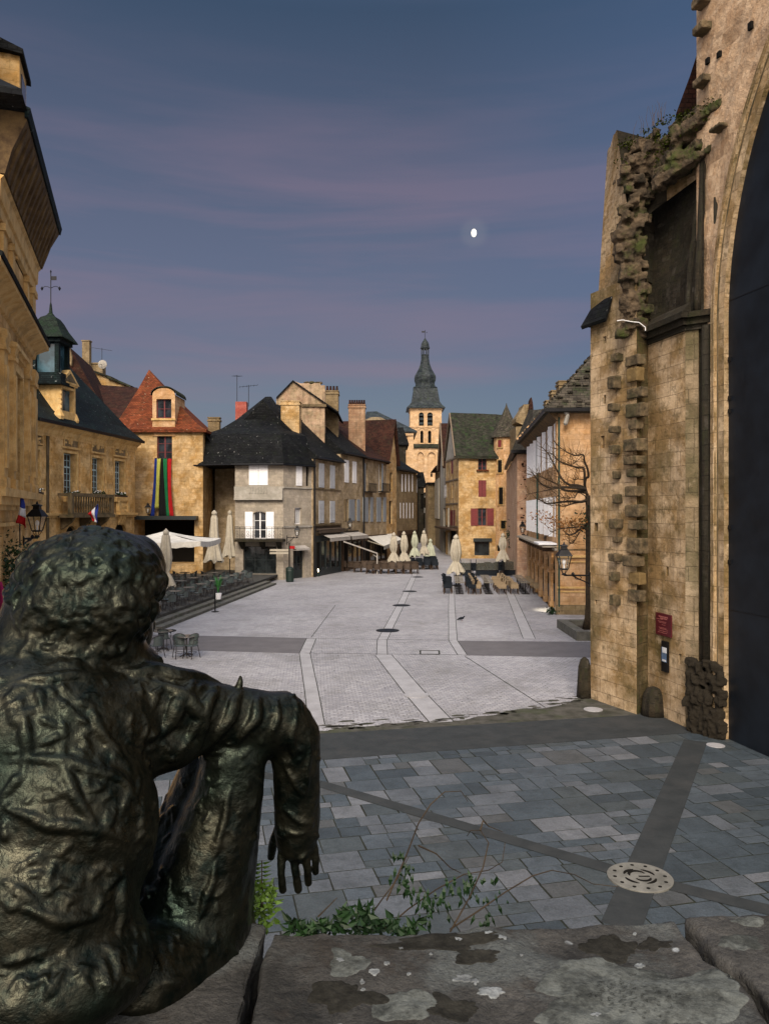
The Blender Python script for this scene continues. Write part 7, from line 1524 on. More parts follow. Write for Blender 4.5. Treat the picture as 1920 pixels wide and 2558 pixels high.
p = gnd('T3', 885, 890, TZ); PP = thing('potted_plant', p, 'bright green plant in a white pot at the edge of the terrace', 'potted plant'); m = MB(); m.lathe(p, [(.14, 0), (.2, .33), (.18, .33)], 14); m.build('pot', M['white'], PP); m = MB(); rn = random.Random(4)
for k in range(46): a = rn.uniform(0, 6.28); L = rn.uniform(.5, 1.15); d = Vector((math.cos(a) * .22, math.sin(a) * .22, 1)); n_ = Vector((-math.sin(a), math.cos(a), 0)) * .035; b_ = p + Vector((0, 0, .32)); m.add([b_ - n_ * .5, b_ + d * L * .6 - n_, b_ + d * L + Vector((math.cos(a) * .15, math.sin(a) * .15, -.05)), b_ + d * L * .6 + n_], [(0, 1, 2, 3)])
m.build('foliage', plain('bright_leaf', (.03, .16, .03), .6), PP, fix=False)
p = gnd('T4', 150, 875, 0); FL_ = thing('floor_lamp', p, 'tiny lit lamp on the ground at the corner of the dark shopfront', 'lamp'); m = MB(); m.lathe(p, [(.2, 0), (.2, .3), (.15, .35)], 10); m.build('base', M['bin'], FL_); m = MB(); m.lathe(p, [(.09, .36), (.12, .5), (.06, .66)], 10); m.build('bulb', em, FL_)
# plants climbing by the turret / arcade end, and bushes at wall feet
def leafclump(m, c, R_, n, rn, s=.1, sc=(1, 1, 1)):
    for k in range(n):
        d = Vector((rn.gauss(0, .45) * sc[0], rn.gauss(0, .45) * sc[1], rn.gauss(0, .45) * sc[2])) * R_; p = Vector(c) + d; a = Vector((rn.uniform(-1, 1), rn.uniform(-1, 1), rn.uniform(-1, 1))).normalized(); b = a.cross(Vector((rn.uniform(-1, 1), rn.uniform(-1, 1), rn.uniform(-1, 1)))).normalized(); w = s * rn.uniform(.5, 1.2); m.add([p - a * w, p + b * w * .5, p + a * w, p - b * w * .5], [(0, 1, 2, 3)])
c = at('T5', 880, 235, 76); VN = thing('climbing_plant', Vector((c.x, c.y, 0)), 'green climbing plant on the wall under the turret beside the arcade end', 'climbing plant'); m = MB(); rn = random.Random(6)
leafclump(m, c, 1.3, 700, rn, .16, (.9, .4, 1.0)); leafclump(m, at('T5', 930, 300, 74), .9, 300, rn, .15); m.build('foliage', M['leaf'], VN, fix=False); m = MB(); m.tube([(c.x + .3, c.y + .4, 0), (c.x + .2, c.y + .3, 2.5), c], [.08, .06, .03], 6); m.build('stem', M['bark'], VN)
WD = thing('wall_weeds', fE.p(LE, .2, 0), 'low green weeds at the foot of the nearest arcade pier', 'weeds'); m = MB(); leafclump(m, fE.p(LE - .15, .25, .1), .5, 200, rn, .08, (.6, 1, .5)); m.build('foliage', M['leaf'], WD, fix=False)
# ------------------------------------------------------------------ plane tree trained along, bare branches, in a stone planter
tb = gnd('N5', 1290, 1955, .25); TR = thing('tree', (tb.x, tb.y, .2), 'bare pollarded tree with long sideways branches and a few rusty leaves beside the church wall', 'tree')
ty = tb.y; bz = lambda c, x, y, dy=0.0: at(c, x, y, ty + dy)
m = MB(); trunk = [Vector((tb.x, ty, .15)), bz('N5', 1300, 1800), bz('N5', 1310, 1500), bz('N5', 1305, 1000), bz('N5', 1310, 500), bz('N5', 1310, 60), bz('N4', 1385, 2000), bz('N4', 1375, 1750)]
m.tube(trunk, [.22, .13, .11, .105, .105, .12, .10, .12], 10); m.build('trunk', M['bark'], TR, smooth=True)
def limb(pts, r0, r1, dy=0.0, name='branch', mat='bark'):
    r0 *= .55; r1 *= .6; P = [bz(c, x, y, dy * i / (len(pts) - 1)) for i, (c, x, y) in enumerate(pts)]; n = len(P); Q = []
    for i in range(n - 1):
        p_1, p0, p1, p2 = P[max(i - 1, 0)], P[i], P[i + 1], P[min(i + 2, n - 1)]
        for k in range(4): t = k / 4; Q.append(.5 * ((2 * p0) + (p1 - p_1) * t + (2 * p_1 - 5 * p0 + 4 * p1 - p2) * t * t + (3 * p0 - p_1 - 3 * p1 + p2) * t ** 3))
    Q.append(P[-1]); m = MB(); k = len(Q) - 1; m.tube(Q, [r0 + (r1 - r0) * i / k for i in range(k + 1)], 7); m.build(name, M[mat], TR, smooth=True); return Q
LB_ = []
N4p = lambda *a: [('N4', x, y) for x, y in a]
LB_.append(limb(N4p((1370, 1740), (1340, 1650), (1320, 1520), (1310, 1260), (1200, 1240), (1030, 1190), (850, 1120), (740, 1000), (640, 960)), .13, .03, 1.5))
LB_.append(limb(N4p((1320, 1560), (1340, 1440), (1390, 1400), (1370, 1250), (1320, 1130), (1290, 1000), (1170, 1020), (1050, 980), (900, 890), (770, 770)), .12, .02, -1))
LB_.append(limb(N4p((1330, 1620), (1200, 1570), (1060, 1560), (930, 1480), (830, 1320), (740, 1150), (640, 970), (520, 850)), .14, .025, 2))
LB_.append(limb(N4p((1340, 1640), (1150, 1610), (900, 1600), (700, 1610), (560, 1560), (460, 1470), (390, 1370), (350, 1320)), .13, .02, -2))
LB_.append(limb(N4p((1350, 1700), (1200, 1670), (1050, 1670), (910, 1640), (840, 1560), (720, 1500), (610, 1450), (520, 1410), (480, 1400)), .13, .02, 1))
LB_.append(limb(N4p((1340, 1640), (1100, 1615), (800, 1625), (500, 1680), (260, 1735)), .07, .015, -2.5))
LB_.append(limb(N4p((1380, 1830), (1250, 1870), (1100, 1860), (900, 1870), (750, 1890), (620, 1900), (540, 1860), (420, 1800)), .13, .02, -1.5))
LB_.append(limb(N4p((1370, 1860), (1150, 1890), (1050, 1920), (950, 1950), (850, 1945), (720, 1940)), .08, .015, 1))
LB_.append(limb([('N5', 1290, 130), ('N5', 1150, 170), ('N5', 1080, 230), ('N5', 980, 265), ('N5', 890, 240)], .11, .03, -1))
LB_.append(limb([('N5', 1290, 110), ('N5', 1180, 190), ('N5', 1110, 290), ('N5', 1050, 390), ('N5', 990, 425), ('N5', 960, 390)], .06, .02, 1))
LB_.append(limb([('N5', 1290, 70), ('N5', 1150, 120), ('N5', 900, 140), ('N5', 760, 170), ('N5', 600, 215)], .07, .015, -2))
LB_.append(limb(N4p((1380, 1820), (1330, 1760), (1200, 1700), (1140, 1790), (1080, 1790), (1040, 1800), (870, 1780), (750, 1680)), .05, .015, -1))
LB_.append(limb(N4p((1300, 1460), (1200, 1450), (1120, 1480), (1140, 1540)), .04, .015, 1)); LB_.append(limb(N4p((1290, 1010), (1200, 1100), (1100, 1180), (1020, 1190), (960, 1190)), .03, .012, 1))
rn = random.Random(12); m = MB()
for Q in LB_:
    for k in range(len(Q) // 3, len(Q), 2):
        for r_ in range(3):
            p = Q[k]; d = Vector((rn.uniform(-1, .3), rn.uniform(-.6, .6), rn.uniform(-.3, 1))).normalized(); L = rn.uniform(.3, .9); pts = [p]; 
            for s in range(4): d = (d + Vector((rn.uniform(-.4, .4), rn.uniform(-.3, .3), rn.uniform(-.2, .35)))).normalized(); pts.append(pts[-1] + d * L / 4)
            m.tube(pts, [.012, .010, .008, .007, .005], 4)
m.build('twigs', M['twig'], TR)
m = MB(); rn = random.Random(3)
for (c, x, y, R_, n_) in (('T5', 1120, 40, .55, 50), ('T5', 1210, 60, .6, 60), ('T5', 1300, 100, .6, 60), ('T5', 1390, 125, .7, 90), ('T5', 1480, 130, .7, 90), ('T5', 1550, 130, .6, 70)): leafclump(m, bz(c, x, y, rn.uniform(-1, 1)), R_, n_, rn, .07, (1, 1, .55))
m.build('rusty_leaves', M['leafr'], TR, fix=False)
m = MB(); leafclump(m, bz('T5', 1590, 110), .6, 160, rn, .08, (.8, 1, 1.2)); m.build('green_leaves', M['leaf'], TR, fix=False)
pa, pb = gnd('N5', 795, 1865, .3), gnd('N5', 920, 2040, .4); 
PB = thing('stone_planter', (tb.x, ty, 0), 'square stone kerb planter around the foot of the bare tree', 'planter'); x0, x1 = pa.x - .1, pa.x + 4.2; y0, y1 = pb.y, pa.y + .2
for (a, b, c, d) in ((x0, x1, y0, y0 + .42), (x0, x1, y1 - .42, y1), (x0, x0 + .42, y0 + .42, y1 - .42), (x1 - .42, x1, y0 + .42, y1 - .42)): m = MB(); m.box(WF, a, b, -d, -c, 0, .38); m.build('kerb_stone', M['concrete'], PB)
m = MB(); m.box(WF, x0 + .42, x1 - .42, -y1 + .42, -y0 - .42, 0, .15); m.build('soil', M['soil'], PB)
# ------------------------------------------------------------------ pigeon
pp = gnd('T5', 295, 1125, 0); PG = thing('pigeon', pp, 'small dark pigeon alone on the pale paving of the square', 'pigeon'); bm_ = MB()
bm_.tube([pp + Vector(v) for v in ((-.20, 0, .06), (-.13, 0, .09), (-.05, 0, .12), (.04, 0, .135), (.10, 0, .15), (.125, 0, .19), (.14, 0, .225), (.165, 0, .225), (.195, 0, .215))], [.02, .04, .06, .065, .05, .032, .03, .02, .004], 12); bm_.build('body', M['navy'], PG, smooth=True)
m = MB()
for s in (-1, 1): m.tube([pp + Vector((.03, s * .02, .08)), pp + Vector((.03, s * .02, .01)), pp + Vector((.06, s * .02, .005))], .006, 5)
m.build('legs', M['redp'], PG)
m = MB()
for s in (-1, 1): m.add([pp + Vector(v) for v in ((.06, s * .063, .14), (-.08, s * .062, .13), (-.19, s * .03, .08), (-.05, s * .075, .09))], [(0, 1, 2, 3)])
m.build('wings', M['iron'], PG, fix=False)
# ------------------------------------------------------------------ flags and lamp on the mansion front
fM = Fr((-10.12, 20.2), (-12.6, 28.0))
def tricolour(p, w, h, label, pole_to, ph=0.0, droop=.0):
    th = thing('flag', pole_to, label, 'flag', 'French tricolour flags'); p = Vector(p); m = MB()
    for i, mt in enumerate(('flagb', 'flagw', 'red')):
        def fn(s, t, i=i):      # s across the band, t along the fly; hangs limply from a slanting pole
            a = (i + s) / 3; return p + Vector((w * (a - .15) * (.35 + .65 * t) + .05 * math.sin(t * 6 + a * 5 + ph) , .06 * math.sin(a * 9 + t * 4 + ph), -h * t * (1 - .12 * a) - h * .32 * a * 0 - .22 * h * (1 - t) * (1 - a) * -1 - .1 * a))
        m.grid(fn, 5, 14, i)
    o = m.build('cloth', [M['flagb'], M['flagw'], M['red']], th, smooth=True, fix=False); sm_ = o.modifiers.new('thick', 'SOLIDIFY'); sm_.thickness = .008
    m = MB(); m.tube([Vector(pole_to), p + Vector((-.02, 0, .06)), p + Vector((.0, -.02, .2))], .018, 6); m.ball(p + Vector((.0, -.02, .22)), .03, 6, 4); m.build('pole', M['iron'], th)
def tric2(c, pts_top, pts_bot, Y, label, pole):      # flag outline in the facade's depth: bands run top to bottom
    th = thing('flag', at(c, *pole[0], Y), label, 'flag', 'French tricolour flags'); m = MB()
    T0, T1 = [at(c, x, y, Y) for x, y in pts_top]; B0_, B1_ = [at(c, x, y, Y) for x, y in pts_bot]
    for i in range(3):
        def fn(s, t, i=i):
            a = (i + t) / 3; p = (T0 * (1 - a) + B0_ * a) * (1 - s) + (T1 * (1 - a) + B1_ * a) * s; return p + Vector((0, .10 * math.sin(s * 7 + a * 4), .03 * math.sin(s * 6)))
        m.grid(fn, 10, 5, i)
    o = m.build('cloth', [M['flagb'], M['flagw'], M['red']], th, smooth=True, fix=False); sm_ = o.modifiers.new('thick', 'SOLIDIFY'); sm_.thickness = .008
    m = MB(); m.tube([at(c, *p, Y + (.05 if i else .8)) for i, p in enumerate(pole)], .02, 6); m.build('pole', M['iron'], th)
tric2('A', ((158, 1615), (168, 1615)), ((125, 1800), (205, 1830)), 23.6, 'tricolour flag hanging from the mansion beside the big lantern', ((150, 1960), (148, 1830), (162, 1605)))
tric2('A', ((725, 1655), (725, 1800)), ((655, 1730), (690, 1780)), 44.0, 'tricolour flag below the balcony of the blue-windowed building', ((640, 1840), (690, 1760), (728, 1645)))
tric2('S7', ((55, 365), (68, 370)), ((40, 465), (72, 475)), 20.5, 'lower tricolour flag at the left edge beside the statue head', ((52, 560), (55, 470), (62, 350)))
lantern(at('N2', 80, 1560, 26.0), 1.15, 'big dark lantern on the mansion corner beside the tricolour flag', arm=fM.p(5.6, .02, at('N2', 80, 1560, 26.0).z))
m = MB(); p0_ = at('S7', 0, 500, 19.5); PK = thing('banner_flag', p0_, 'magenta curved fabric flag cut by the left edge behind the statue', 'flag'); m.grid(lambda s, t: at('S7', -60 + s * (60 + 36 * math.sin(math.pi * (.12 + .88 * t)) ** .6), 390 + 270 * t, 19.5) + Vector((0, .1 * math.sin(s * 5), 0)), 8, 16)
o = m.build('cloth', cloth('magenta_fabric', (.16, .008, .06)), PK, smooth=True, fix=False); sm_ = o.modifiers.new('thick', 'SOLIDIFY'); sm_.thickness = .01
m = MB(); m.tube([at('S7', -62, 800, 19.5), at('S7', -62, 380, 19.5)], .03, 6); m.build('pole', M['iron'], PK)
# green shrub behind the statue's left
c = at('S7', 75, 330, 22); SH = thing('shrub', Vector((c.x, c.y, 0)), 'green shrub seen between the statue head and the mansion', 'shrub'); m = MB(); leafclump(m, c, .9, 900, random.Random(2), .07, (.7, .7, 1.0)); leafclump(m, c - Vector((0, 0, 2.4)), 1.7, 1200, random.Random(3), .09); m.build('foliage', M['leaf'], SH, fix=False); m = MB(); m.tube([(c.x, c.y, 0), (c.x, c.y, c.z)], [.1, .04], 6); m.build('stem', M['bark'], SH)
lantern(at('A', 1096, 1735, 61.2), .9, 'small dark lantern on the front of the banner-hung tower house', arm=Vector((at('A', 1096, 1735, 61.2).x, 61.95, at('A', 1096, 1735, 61.2).z)))
# ------------------------------------------------------------------ parapet of old coping stones in front of the camera
HT = CAMH - .97
def lichen():
    m, t, b = new_mat('lichened_coping'); g = G(t); co = g.coord('Object')
    col = g.mix(g.noise(co, 3.0, 7, .68, .38, .62), (.055, .053, .049, 1), (.018, .018, .017, 1))
    col = g.mix(g.noise(co, 2.1, 5, .6, .52, .60), col, (.066, .072, .07, 1))
    col = g.mix(g.math('MULTIPLY', g.noise(co, 5.5, 7, .72, .55, .62), .8), col, (.03, .026, .022, 1))
    vo = g.n('ShaderNodeTexVoronoi'); vo.inputs['Scale'].default_value = 9.0; g.l(g.coord('Object', loc=(.37, .2, 0)), vo.inputs[0]) if False else g.l(co, vo.inputs[0])
    wob = g.noise(co, 22, 4, .6, .3, .7); d = g.math('ADD', vo.outputs['Distance'], g.math('MULTIPLY', wob, .06)); mr = g.n('ShaderNodeMapRange'); mr.inputs[1].default_value = .13; mr.inputs[2].default_value = .10; g.l(d, mr.inputs[0])
    sel = g.noise(co, 2.3, 2, .5, .50, .53); f_ = g.math('MULTIPLY', mr.outputs[0], sel)
    col = g.mix(g.math('MULTIPLY', f_, .85), col, (.26, .28, .29, 1))
    col = g.mix(.65, col, g.mix(g.noise(co, 75, 6, .85, .3, .7), (.3, .3, .3, 1), (1.8, 1.8, 1.8, 1)), 'MULTIPLY')
    g.l(col, b.inputs['Base Color']); b.inputs['Roughness'].default_value = .85; b.inputs['Specular IOR Level'].default_value = .25
    n1 = g.bump(g.noise(co, 6, 7, .7, .2, .8), .8, .02); g.l(g.bump(g.noise(co, 40, 5, .7, .2, .8), .8, .008, n1), b.inputs['Normal']); return m
LM = lichen()
PW = thing('parapet_wall', (.3, 1.3, 0), 'old stone parapet with lichened cracked coping stones at the bottom of the view', 'wall')
def gz(c, x, y, z): return gnd(c, x, y, z)
def coping(outline, th_, sd, tilt=0.0):
    """outline: list of (x, y) on the top face, CCW; rounded worn edge"""
    import bmesh
    bm = bmesh.new(); P = [Vector((x, y, HT)) for x, y in outline]; n = len(P)
    v = [bm.verts.new(p) for p in P]; f = bm.faces.new(v); r = bmesh.ops.extrude_face_region(bm, geom=[f]); 
    for e in r['geom']:
        if isinstance(e, bmesh.types.BMVert): e.co.z -= th_
    bmesh.ops.recalc_face_normals(bm, faces=bm.faces); bmesh.ops.bevel(bm, geom=[e for e in bm.edges], offset=.010, segments=2, affect='EDGES', profile=.6)
    bmesh.ops.triangulate(bm, faces=bm.faces)
    for _ in range(5):
        L = [e for e in bm.edges if e.calc_length() > .028]
        if not L: break
        bmesh.ops.subdivide_edges(bm, edges=L, cuts=1); bmesh.ops.triangulate(bm, faces=bm.faces)
    bm.normal_update()
    for w in bm.verts:
        p = w.co; d = .014 * noise.noise(p * 5 + Vector((sd, 0, 0))) + .007 * noise.noise(p * 14 + Vector((sd, 3, 0))) + .005 * noise.noise(p * 30) + .003 * noise.noise(p * 70); w.co = p + w.normal * d
    me = bpy.data.meshes.new('coping_stone'); bm.to_mesh(me); bm.free(); me.materials.append(LM); o = bpy.data.objects.new('coping_stone', me); SC.collection.objects.link(o)
    me.transform(_MW[PW.name].inverted()); o.parent = PW
    for p in me.polygons: p.use_smooth = True
    STONES.append(([PWM @ v.co for v in me.vertices], [tuple(p.vertices) for p in me.polygons]))
STONES = []; PWM = _MW[PW.name]
def T_(x, y): p = gnd('G1', x, y, HT); return (p.x, p.y)
def S8_(x, y): p = gnd('S8', x, y, HT); return (p.x, p.y)
e1 = S8_(1297, 925); e1b = (e1[0] + .0, .9)
CK = [T_(*p) for p in ((1660, 1205), (1600, 1130), (1530, 1062), (1455, 1012), (1412, 962), (1372, 905), (1338, 873))]
coping([(e1[0] + .012, .75), (CK[0][0] - .06, .75)] + [(x - .016, y) for x, y in CK] + [T_(1000, 890), T_(800, 905), T_(400, 915), T_(100, 908), (e1[0] + .012, e1[1])], .26, 1.0)
coping([(CK[0][0] - .03, .75), (1.6, .75), (1.6, T_(1660, 862)[1] + .02), T_(1560, 858), (CK[-1][0] + .016, CK[-1][1])] + [(x + .016, y) for x, y in CK[::-1][1:]], .26, 7.0)
coping([(-1.3, .75), (e1[0] - .012, .75), (e1[0] - .012, e1[1] + .03), (-1.3, e1[1] + .05)], .26, 13.0)
coping([(-2.4, .75), (-1.325, .75), (-1.325, e1[1] + .05), (-2.4, e1[1] + .03)], .26, 19.0)
coping([(1.625, .75), (2.6, .75), (2.6, 1.86), (1.625, 1.88)], .26, 23.0)
m = MB(); m.box(WF, -2.35, 2.55, -1.72, .5, 0, HT - .27); m.build('masonry', M['church'], PW)
m = MB(); m.slab([(-1.3, .8, HT - .12), (1.6, .8, HT - .12), (1.6, 1.70, HT - .12), (-1.3, 1.70, HT - .12)], .1); m.build('mortar_bed', M['soil'], PW)
# lichen crusts draped over the stones
from mathutils.bvhtree import BVHTree
_v, _f = [], []
for vv, ff in STONES: b_ = len(_v); _v += vv; _f += [tuple(b_ + i for i in f) for f in ff]
SB_ = BVHTree.FromPolygons([tuple(v) for v in _v], _f)
def lic(m, cx, cy, rx, ry, sd, lift=.0012, rings=7, n=34, rag=.35):
    c0 = Vector((*T_(cx, cy), 0)); ex = Vector((*T_(cx + rx, cy), 0)) - c0; ey = Vector((*T_(cx, cy + ry), 0)) - c0; vs = []
    for i in range(rings + 1):
        for k in range(n):
            a = 6.2832 * k / n; r = (i / rings) * (1 + rag * noise.noise(Vector((math.cos(a) * 1.3 + sd, math.sin(a) * 1.3, sd))) + rag * .28 * noise.noise(Vector((math.cos(a) * 4 + sd, math.sin(a) * 4, 3)))); p = c0 + ex * (math.cos(a) * r) + ey * (math.sin(a) * r)
            h = SB_.ray_cast(Vector((p.x, p.y, HT + .2)), Vector((0, 0, -1))); z = h[0].z if h[0] is not None else HT
            vs.append(Vector((p.x, p.y, z + lift * (1 if i < rings else -1.5))))
    m.add(vs, [(i * n + k, i * n + (k + 1) % n, (i + 1) * n + (k + 1) % n, (i + 1) * n + k) for i in range(rings) for k in range(n)])
def licm(name, c, k):
    mt, t, b = new_mat(name); g = G(t); co = g.coord('Object'); col = g.mix(g.noise(co, 14, 7, .75, .4, .6), (*c, 1), tuple(x * k for x in c) + (1,)); col = g.mix(.4, col, g.mix(g.noise(co, 70, 4, .7, .25, .75), (.3, .3, .3, 1), (1.8, 1.8, 1.8, 1)), 'MULTIPLY')
    g.l(col, b.inputs['Base Color']); b.inputs['Roughness'].default_value = .95; b.inputs['Specular IOR Level'].default_value = .1; g.l(g.bump(g.noise(co, 50, 5, .7, .2, .8), .7, .006), b.inputs['Normal']); return mt
m = MB()
lic(m, 1020, 1090, 190, 95, 2.0, rings=22, n=90, rag=.5); lic(m, 1180, 1130, 170, 90, 5.0, rings=18, n=80, rag=.5); lic(m, 1060, 1220, 260, 80, 8.0, rings=20, n=90, rag=.4); lic(m, 1400, 1150, 190, 110, 11.0, rings=18, n=80, rag=.4); lic(m, 130, 1030, 90, 55, 12.0, rings=9, n=50, rag=.6); lic(m, 330, 1190, 150, 60, 13.0, rings=12, n=60, rag=.6); lic(m, 1560, 960, 90, 30, 3.0, rings=8, n=50, rag=.5); lic(m, 1590, 880, 70, 14, 4.0, rings=8, n=40, rag=.5)
m.build('grey_lichen', licm('grey_lichen', (.105, .113, .105), .36), PW, smooth=True, fix=False)
m = MB()
for (x, y, rx, ry, sd_) in ((1090, 965, 110, 42, 1.1), (450, 955, 210, 34, 2.2), (120, 1150, 110, 50, 5.5), (600, 1010, 100, 26, 7.7), (1250, 950, 60, 20, 8.8), (500, 1190, 90, 40, 9.9)): lic(m, x, y, rx, ry, sd_, lift=.0019, rings=12, n=80, rag=.8)
m.build('black_lichen', licm('black_lichen', (.026, .025, .021), .5), PW, smooth=True, fix=False)
m = MB()
for (x, y, rx, ry) in ((545, 1085, 42, 17), (590, 1100, 26, 22), (655, 1140, 58, 20), (530, 950, 24, 13), (322, 975, 17, 9), (640, 935, 26, 10), (690, 955, 24, 14), (225, 1072, 36, 22), (180, 1105, 20, 12), (184, 1132, 16, 9), (350, 1085, 14, 10), (270, 1040, 22, 12), (1190, 1025, 30, 16), (1170, 912, 14, 7), (760, 1010, 10, 6), (430, 1010, 11, 6), (1030, 1225, 34, 15), (100, 1020, 24, 12)): lic(m, x, y, rx * (.8 if rx > 40 else .55), ry * (.8 if rx > 40 else .55), x * .37, lift=.0022, rings=8, n=48, rag=.8)
m.build('white_lichen', licm('white_lichen', (.20, .215, .22), .5), PW, smooth=True, fix=False)
# ------------------------------------------------------------------ weeds growing out of the far side of the parapet
WE = thing('weeds', (.0, 1.85, HT - .3), 'tangle of green weeds and thin arching stems growing behind the parapet', 'weeds'); rn = random.Random(31)
def zw(x, y, Y, c='G1'): return at(c, x, y, Y)
m = MB(); stems = []
for P in ([(270, 800), (340, 640), (385, 520), (430, 450), (480, 405), (540, 402), (565, 440)], [(500, 915), (570, 790), (620, 680), (640, 590), (610, 545), (575, 545), (562, 565)], [(500, 905), (600, 840), (700, 770), (800, 710), (870, 690), (950, 705), (1020, 740), (1110, 750)],
          [(250, 915), (350, 830), (450, 760), (550, 705), (640, 690), (690, 660), (700, 590)], [(385, 600), (450, 630), (500, 680), (540, 700)], [(610, 545), (620, 510), (640, 530), (690, 550)], [(20, 860), (60, 820), (90, 790)], [(180, 900), (250, 800), (310, 720), (350, 640)]):
    Y = rn.uniform(1.86, 2.05); Q = [zw(x, y, Y + .02 * i) for i, (x, y) in enumerate(P)]; k = len(Q) - 1; m.tube(Q, [.0022 - .0013 * i / k for i in range(k + 1)], 5); stems.append(Q)
m.build('stems', M['bark'], WE)
def leafpt(m, p, d, L, w, mi=0):
    d = d.normalized(); s = d.cross(Vector((rn.uniform(-.4, .4), -1, rn.uniform(-.4, .4)))).normalized() * w; up = Vector((0, -.006, 0)); m.add([p, p + d * L * .35 + s + up, p + d * L, p + d * L * .35 - s + up], [(0, 1, 2, 3)], mi)
m = MB()
for k in range(420):
    x = rn.uniform(-90, 380); hgt = (62 + 38 * math.sin(x * .017 - 1.2) + 22 * math.sin(x * .07)) ; y = 925 - rn.random() ** .8 * hgt; Y = rn.uniform(1.82, 2.1); leafpt(m, zw(x, y, Y), Vector((rn.uniform(-1, 1), rn.uniform(-.5, .5), rn.uniform(-.7, .9))), rn.uniform(.014, .036), rn.uniform(.003, .009))
m.build('leaves', M['leaf'], WE, fix=False)
m = MB()
for (cx, cy, n_) in ((340, 690, 22), (350, 740, 22), (400, 790, 30), (430, 840, 24), (500, 730, 22), (570, 720, 26), (590, 760, 14), (620, 850, 14), (640, 880, 12), (190, 830, 22), (680, 785, 8), (455, 780, 20), (320, 640, 14), (630, 710, 6)):
    for k in range(int(n_ * .6)): leafpt(m, zw(cx + rn.gauss(0, 18), cy + rn.gauss(0, 20), rn.uniform(1.86, 2.0)), Vector((rn.uniform(-.45, .45), rn.uniform(-.3, .3), -1)), rn.uniform(.012, .036), rn.uniform(.0025, .006), 0 if rn.random() < .5 else 1)
m.build('hanging_leaves', [M['leaf'], M['leaf']], WE, fix=False)
FE = thing('fern', (-.42, 1.95, HT - .3), 'yellow-green fern fronds between the statue knee and hanging hand', 'fern'); m = MB()
for k in range(13):
    y = 590 + k * 20
    for s in (-1, 1): p = at('S8', 1262 - s * 2, y, 2.0); leafpt(m, p, Vector((s, rn.uniform(-.2, .2), -.15 + .3 * (s > 0))), rn.uniform(.02, .035), .004)
for k in range(160): leafpt(m, at('S8', rn.uniform(1190, 1330), rn.uniform(700, 900), rn.uniform(1.9, 2.05)), Vector((rn.uniform(-1, 1), rn.uniform(-.3, .3), rn.uniform(-.6, .8))), rn.uniform(.015, .03), .005)
m.build('fronds', plain('fern_green', (.07, .14, .012), .6), FE, fix=False); m = MB(); m.tube([at('S8', 1262, 900, 2.0), at('S8', 1262, 580, 2.0)], .0015, 4); m.build('stem', M['twig'], FE)
# ------------------------------------------------------------------ the bronze figure seated on the parapet, seen from behind
def bronze():
    m, t, b = new_mat('dark_bronze'); g = G(t); co = g.coord('Object')
    col = g.mix(g.noise(co, 16, 6, .7, .38, .62), (.004, .008, .006, 1), (.032, .031, .021, 1)); col = g.mix(g.math('MULTIPLY', g.noise(co, 4, 5, .7, .52, .64), .7), col, (.004, .016, .012, 1))
    g.l(col, b.inputs['Base Color']); b.inputs['Metallic'].default_value = .85; rr_ = g.n('ShaderNodeMapRange'); rr_.inputs[3].default_value = .24; rr_.inputs[4].default_value = .50; g.l(g.noise(co, 12, 5, .6, .3, .7), rr_.inputs[0]); g.l(rr_.outputs[0], b.inputs['Roughness'])
    n1 = g.bump(g.noise(co, 20, 4, .55, .2, .8, .4), .4, .008); g.l(g.bump(g.noise(co, 90, 4, .6, .2, .8), .4, .003, n1), b.inputs['Normal']); return m
ST = thing('statue', (-.55, 1.5, HT), 'dark bronze statue of a seated man resting his arm on a raised knee', 'statue')
m = MB()
def zp(x, y, Y): return at('Z', x, y, Y)
def caps(pts, r, n=14): m.tube(pts, r, n); [m.ball(p, (r[i] if isinstance(r, list) else r) * .99, n, 8) for i, p in enumerate(pts)]
K = 1 / F / .8646          # metres per displayed pixel per metre of depth
def R_(px, Y): return px * K * Y
# back and hips
for (x, y, Y, rx, ry, rz) in ((60, 1590, 1.62, 250, 190, 190), (120, 1560, 1.66, 230, 180, 140), (100, 1780, 1.57, 240, 190, 260), (60, 1960, 1.52, 235, 210, 250), (50, 2090, 1.47, 280, 200, 130), (-60, 1600, 1.64, 130, 110, 150), (240, 1500, 1.72, 150, 110, 72), (130, 1800, 1.6, 170, 140, 240), (170, 2050, 1.52, 150, 140, 120), (250, 1590, 1.7, 120, 100, 120)):
    m.ball(zp(x, y, Y), 1, 24, 16, (R_(rx, Y), R_(ry, Y), R_(rz, Y)))
# far-side arm and leg, mostly hidden from the parapet
caps([zp(-110, 1560, 1.64), zp(-130, 1720, 1.68), zp(-70, 1860, 1.80), zp(40, 1900, 1.98)], [R_(85, 1.64), R_(72, 1.68), R_(60, 1.8), R_(45, 1.98)], 16)
caps([zp(40, 2060, 1.6), zp(90, 1990, 1.85), zp(110, 1950, 2.05)], [R_(130, 1.6), R_(110, 1.85), R_(85, 2.05)], 16)
caps([zp(110, 1960, 2.05), zp(100, 2150, 2.10), zp(95, 2330, 2.12)], [R_(70, 2.05), R_(62, 2.1), R_(45, 2.12)], 16)
caps([zp(95, 2330, 2.10), zp(110, 2350, 2.30)], [R_(45, 2.1), R_(32, 2.3)], 12)
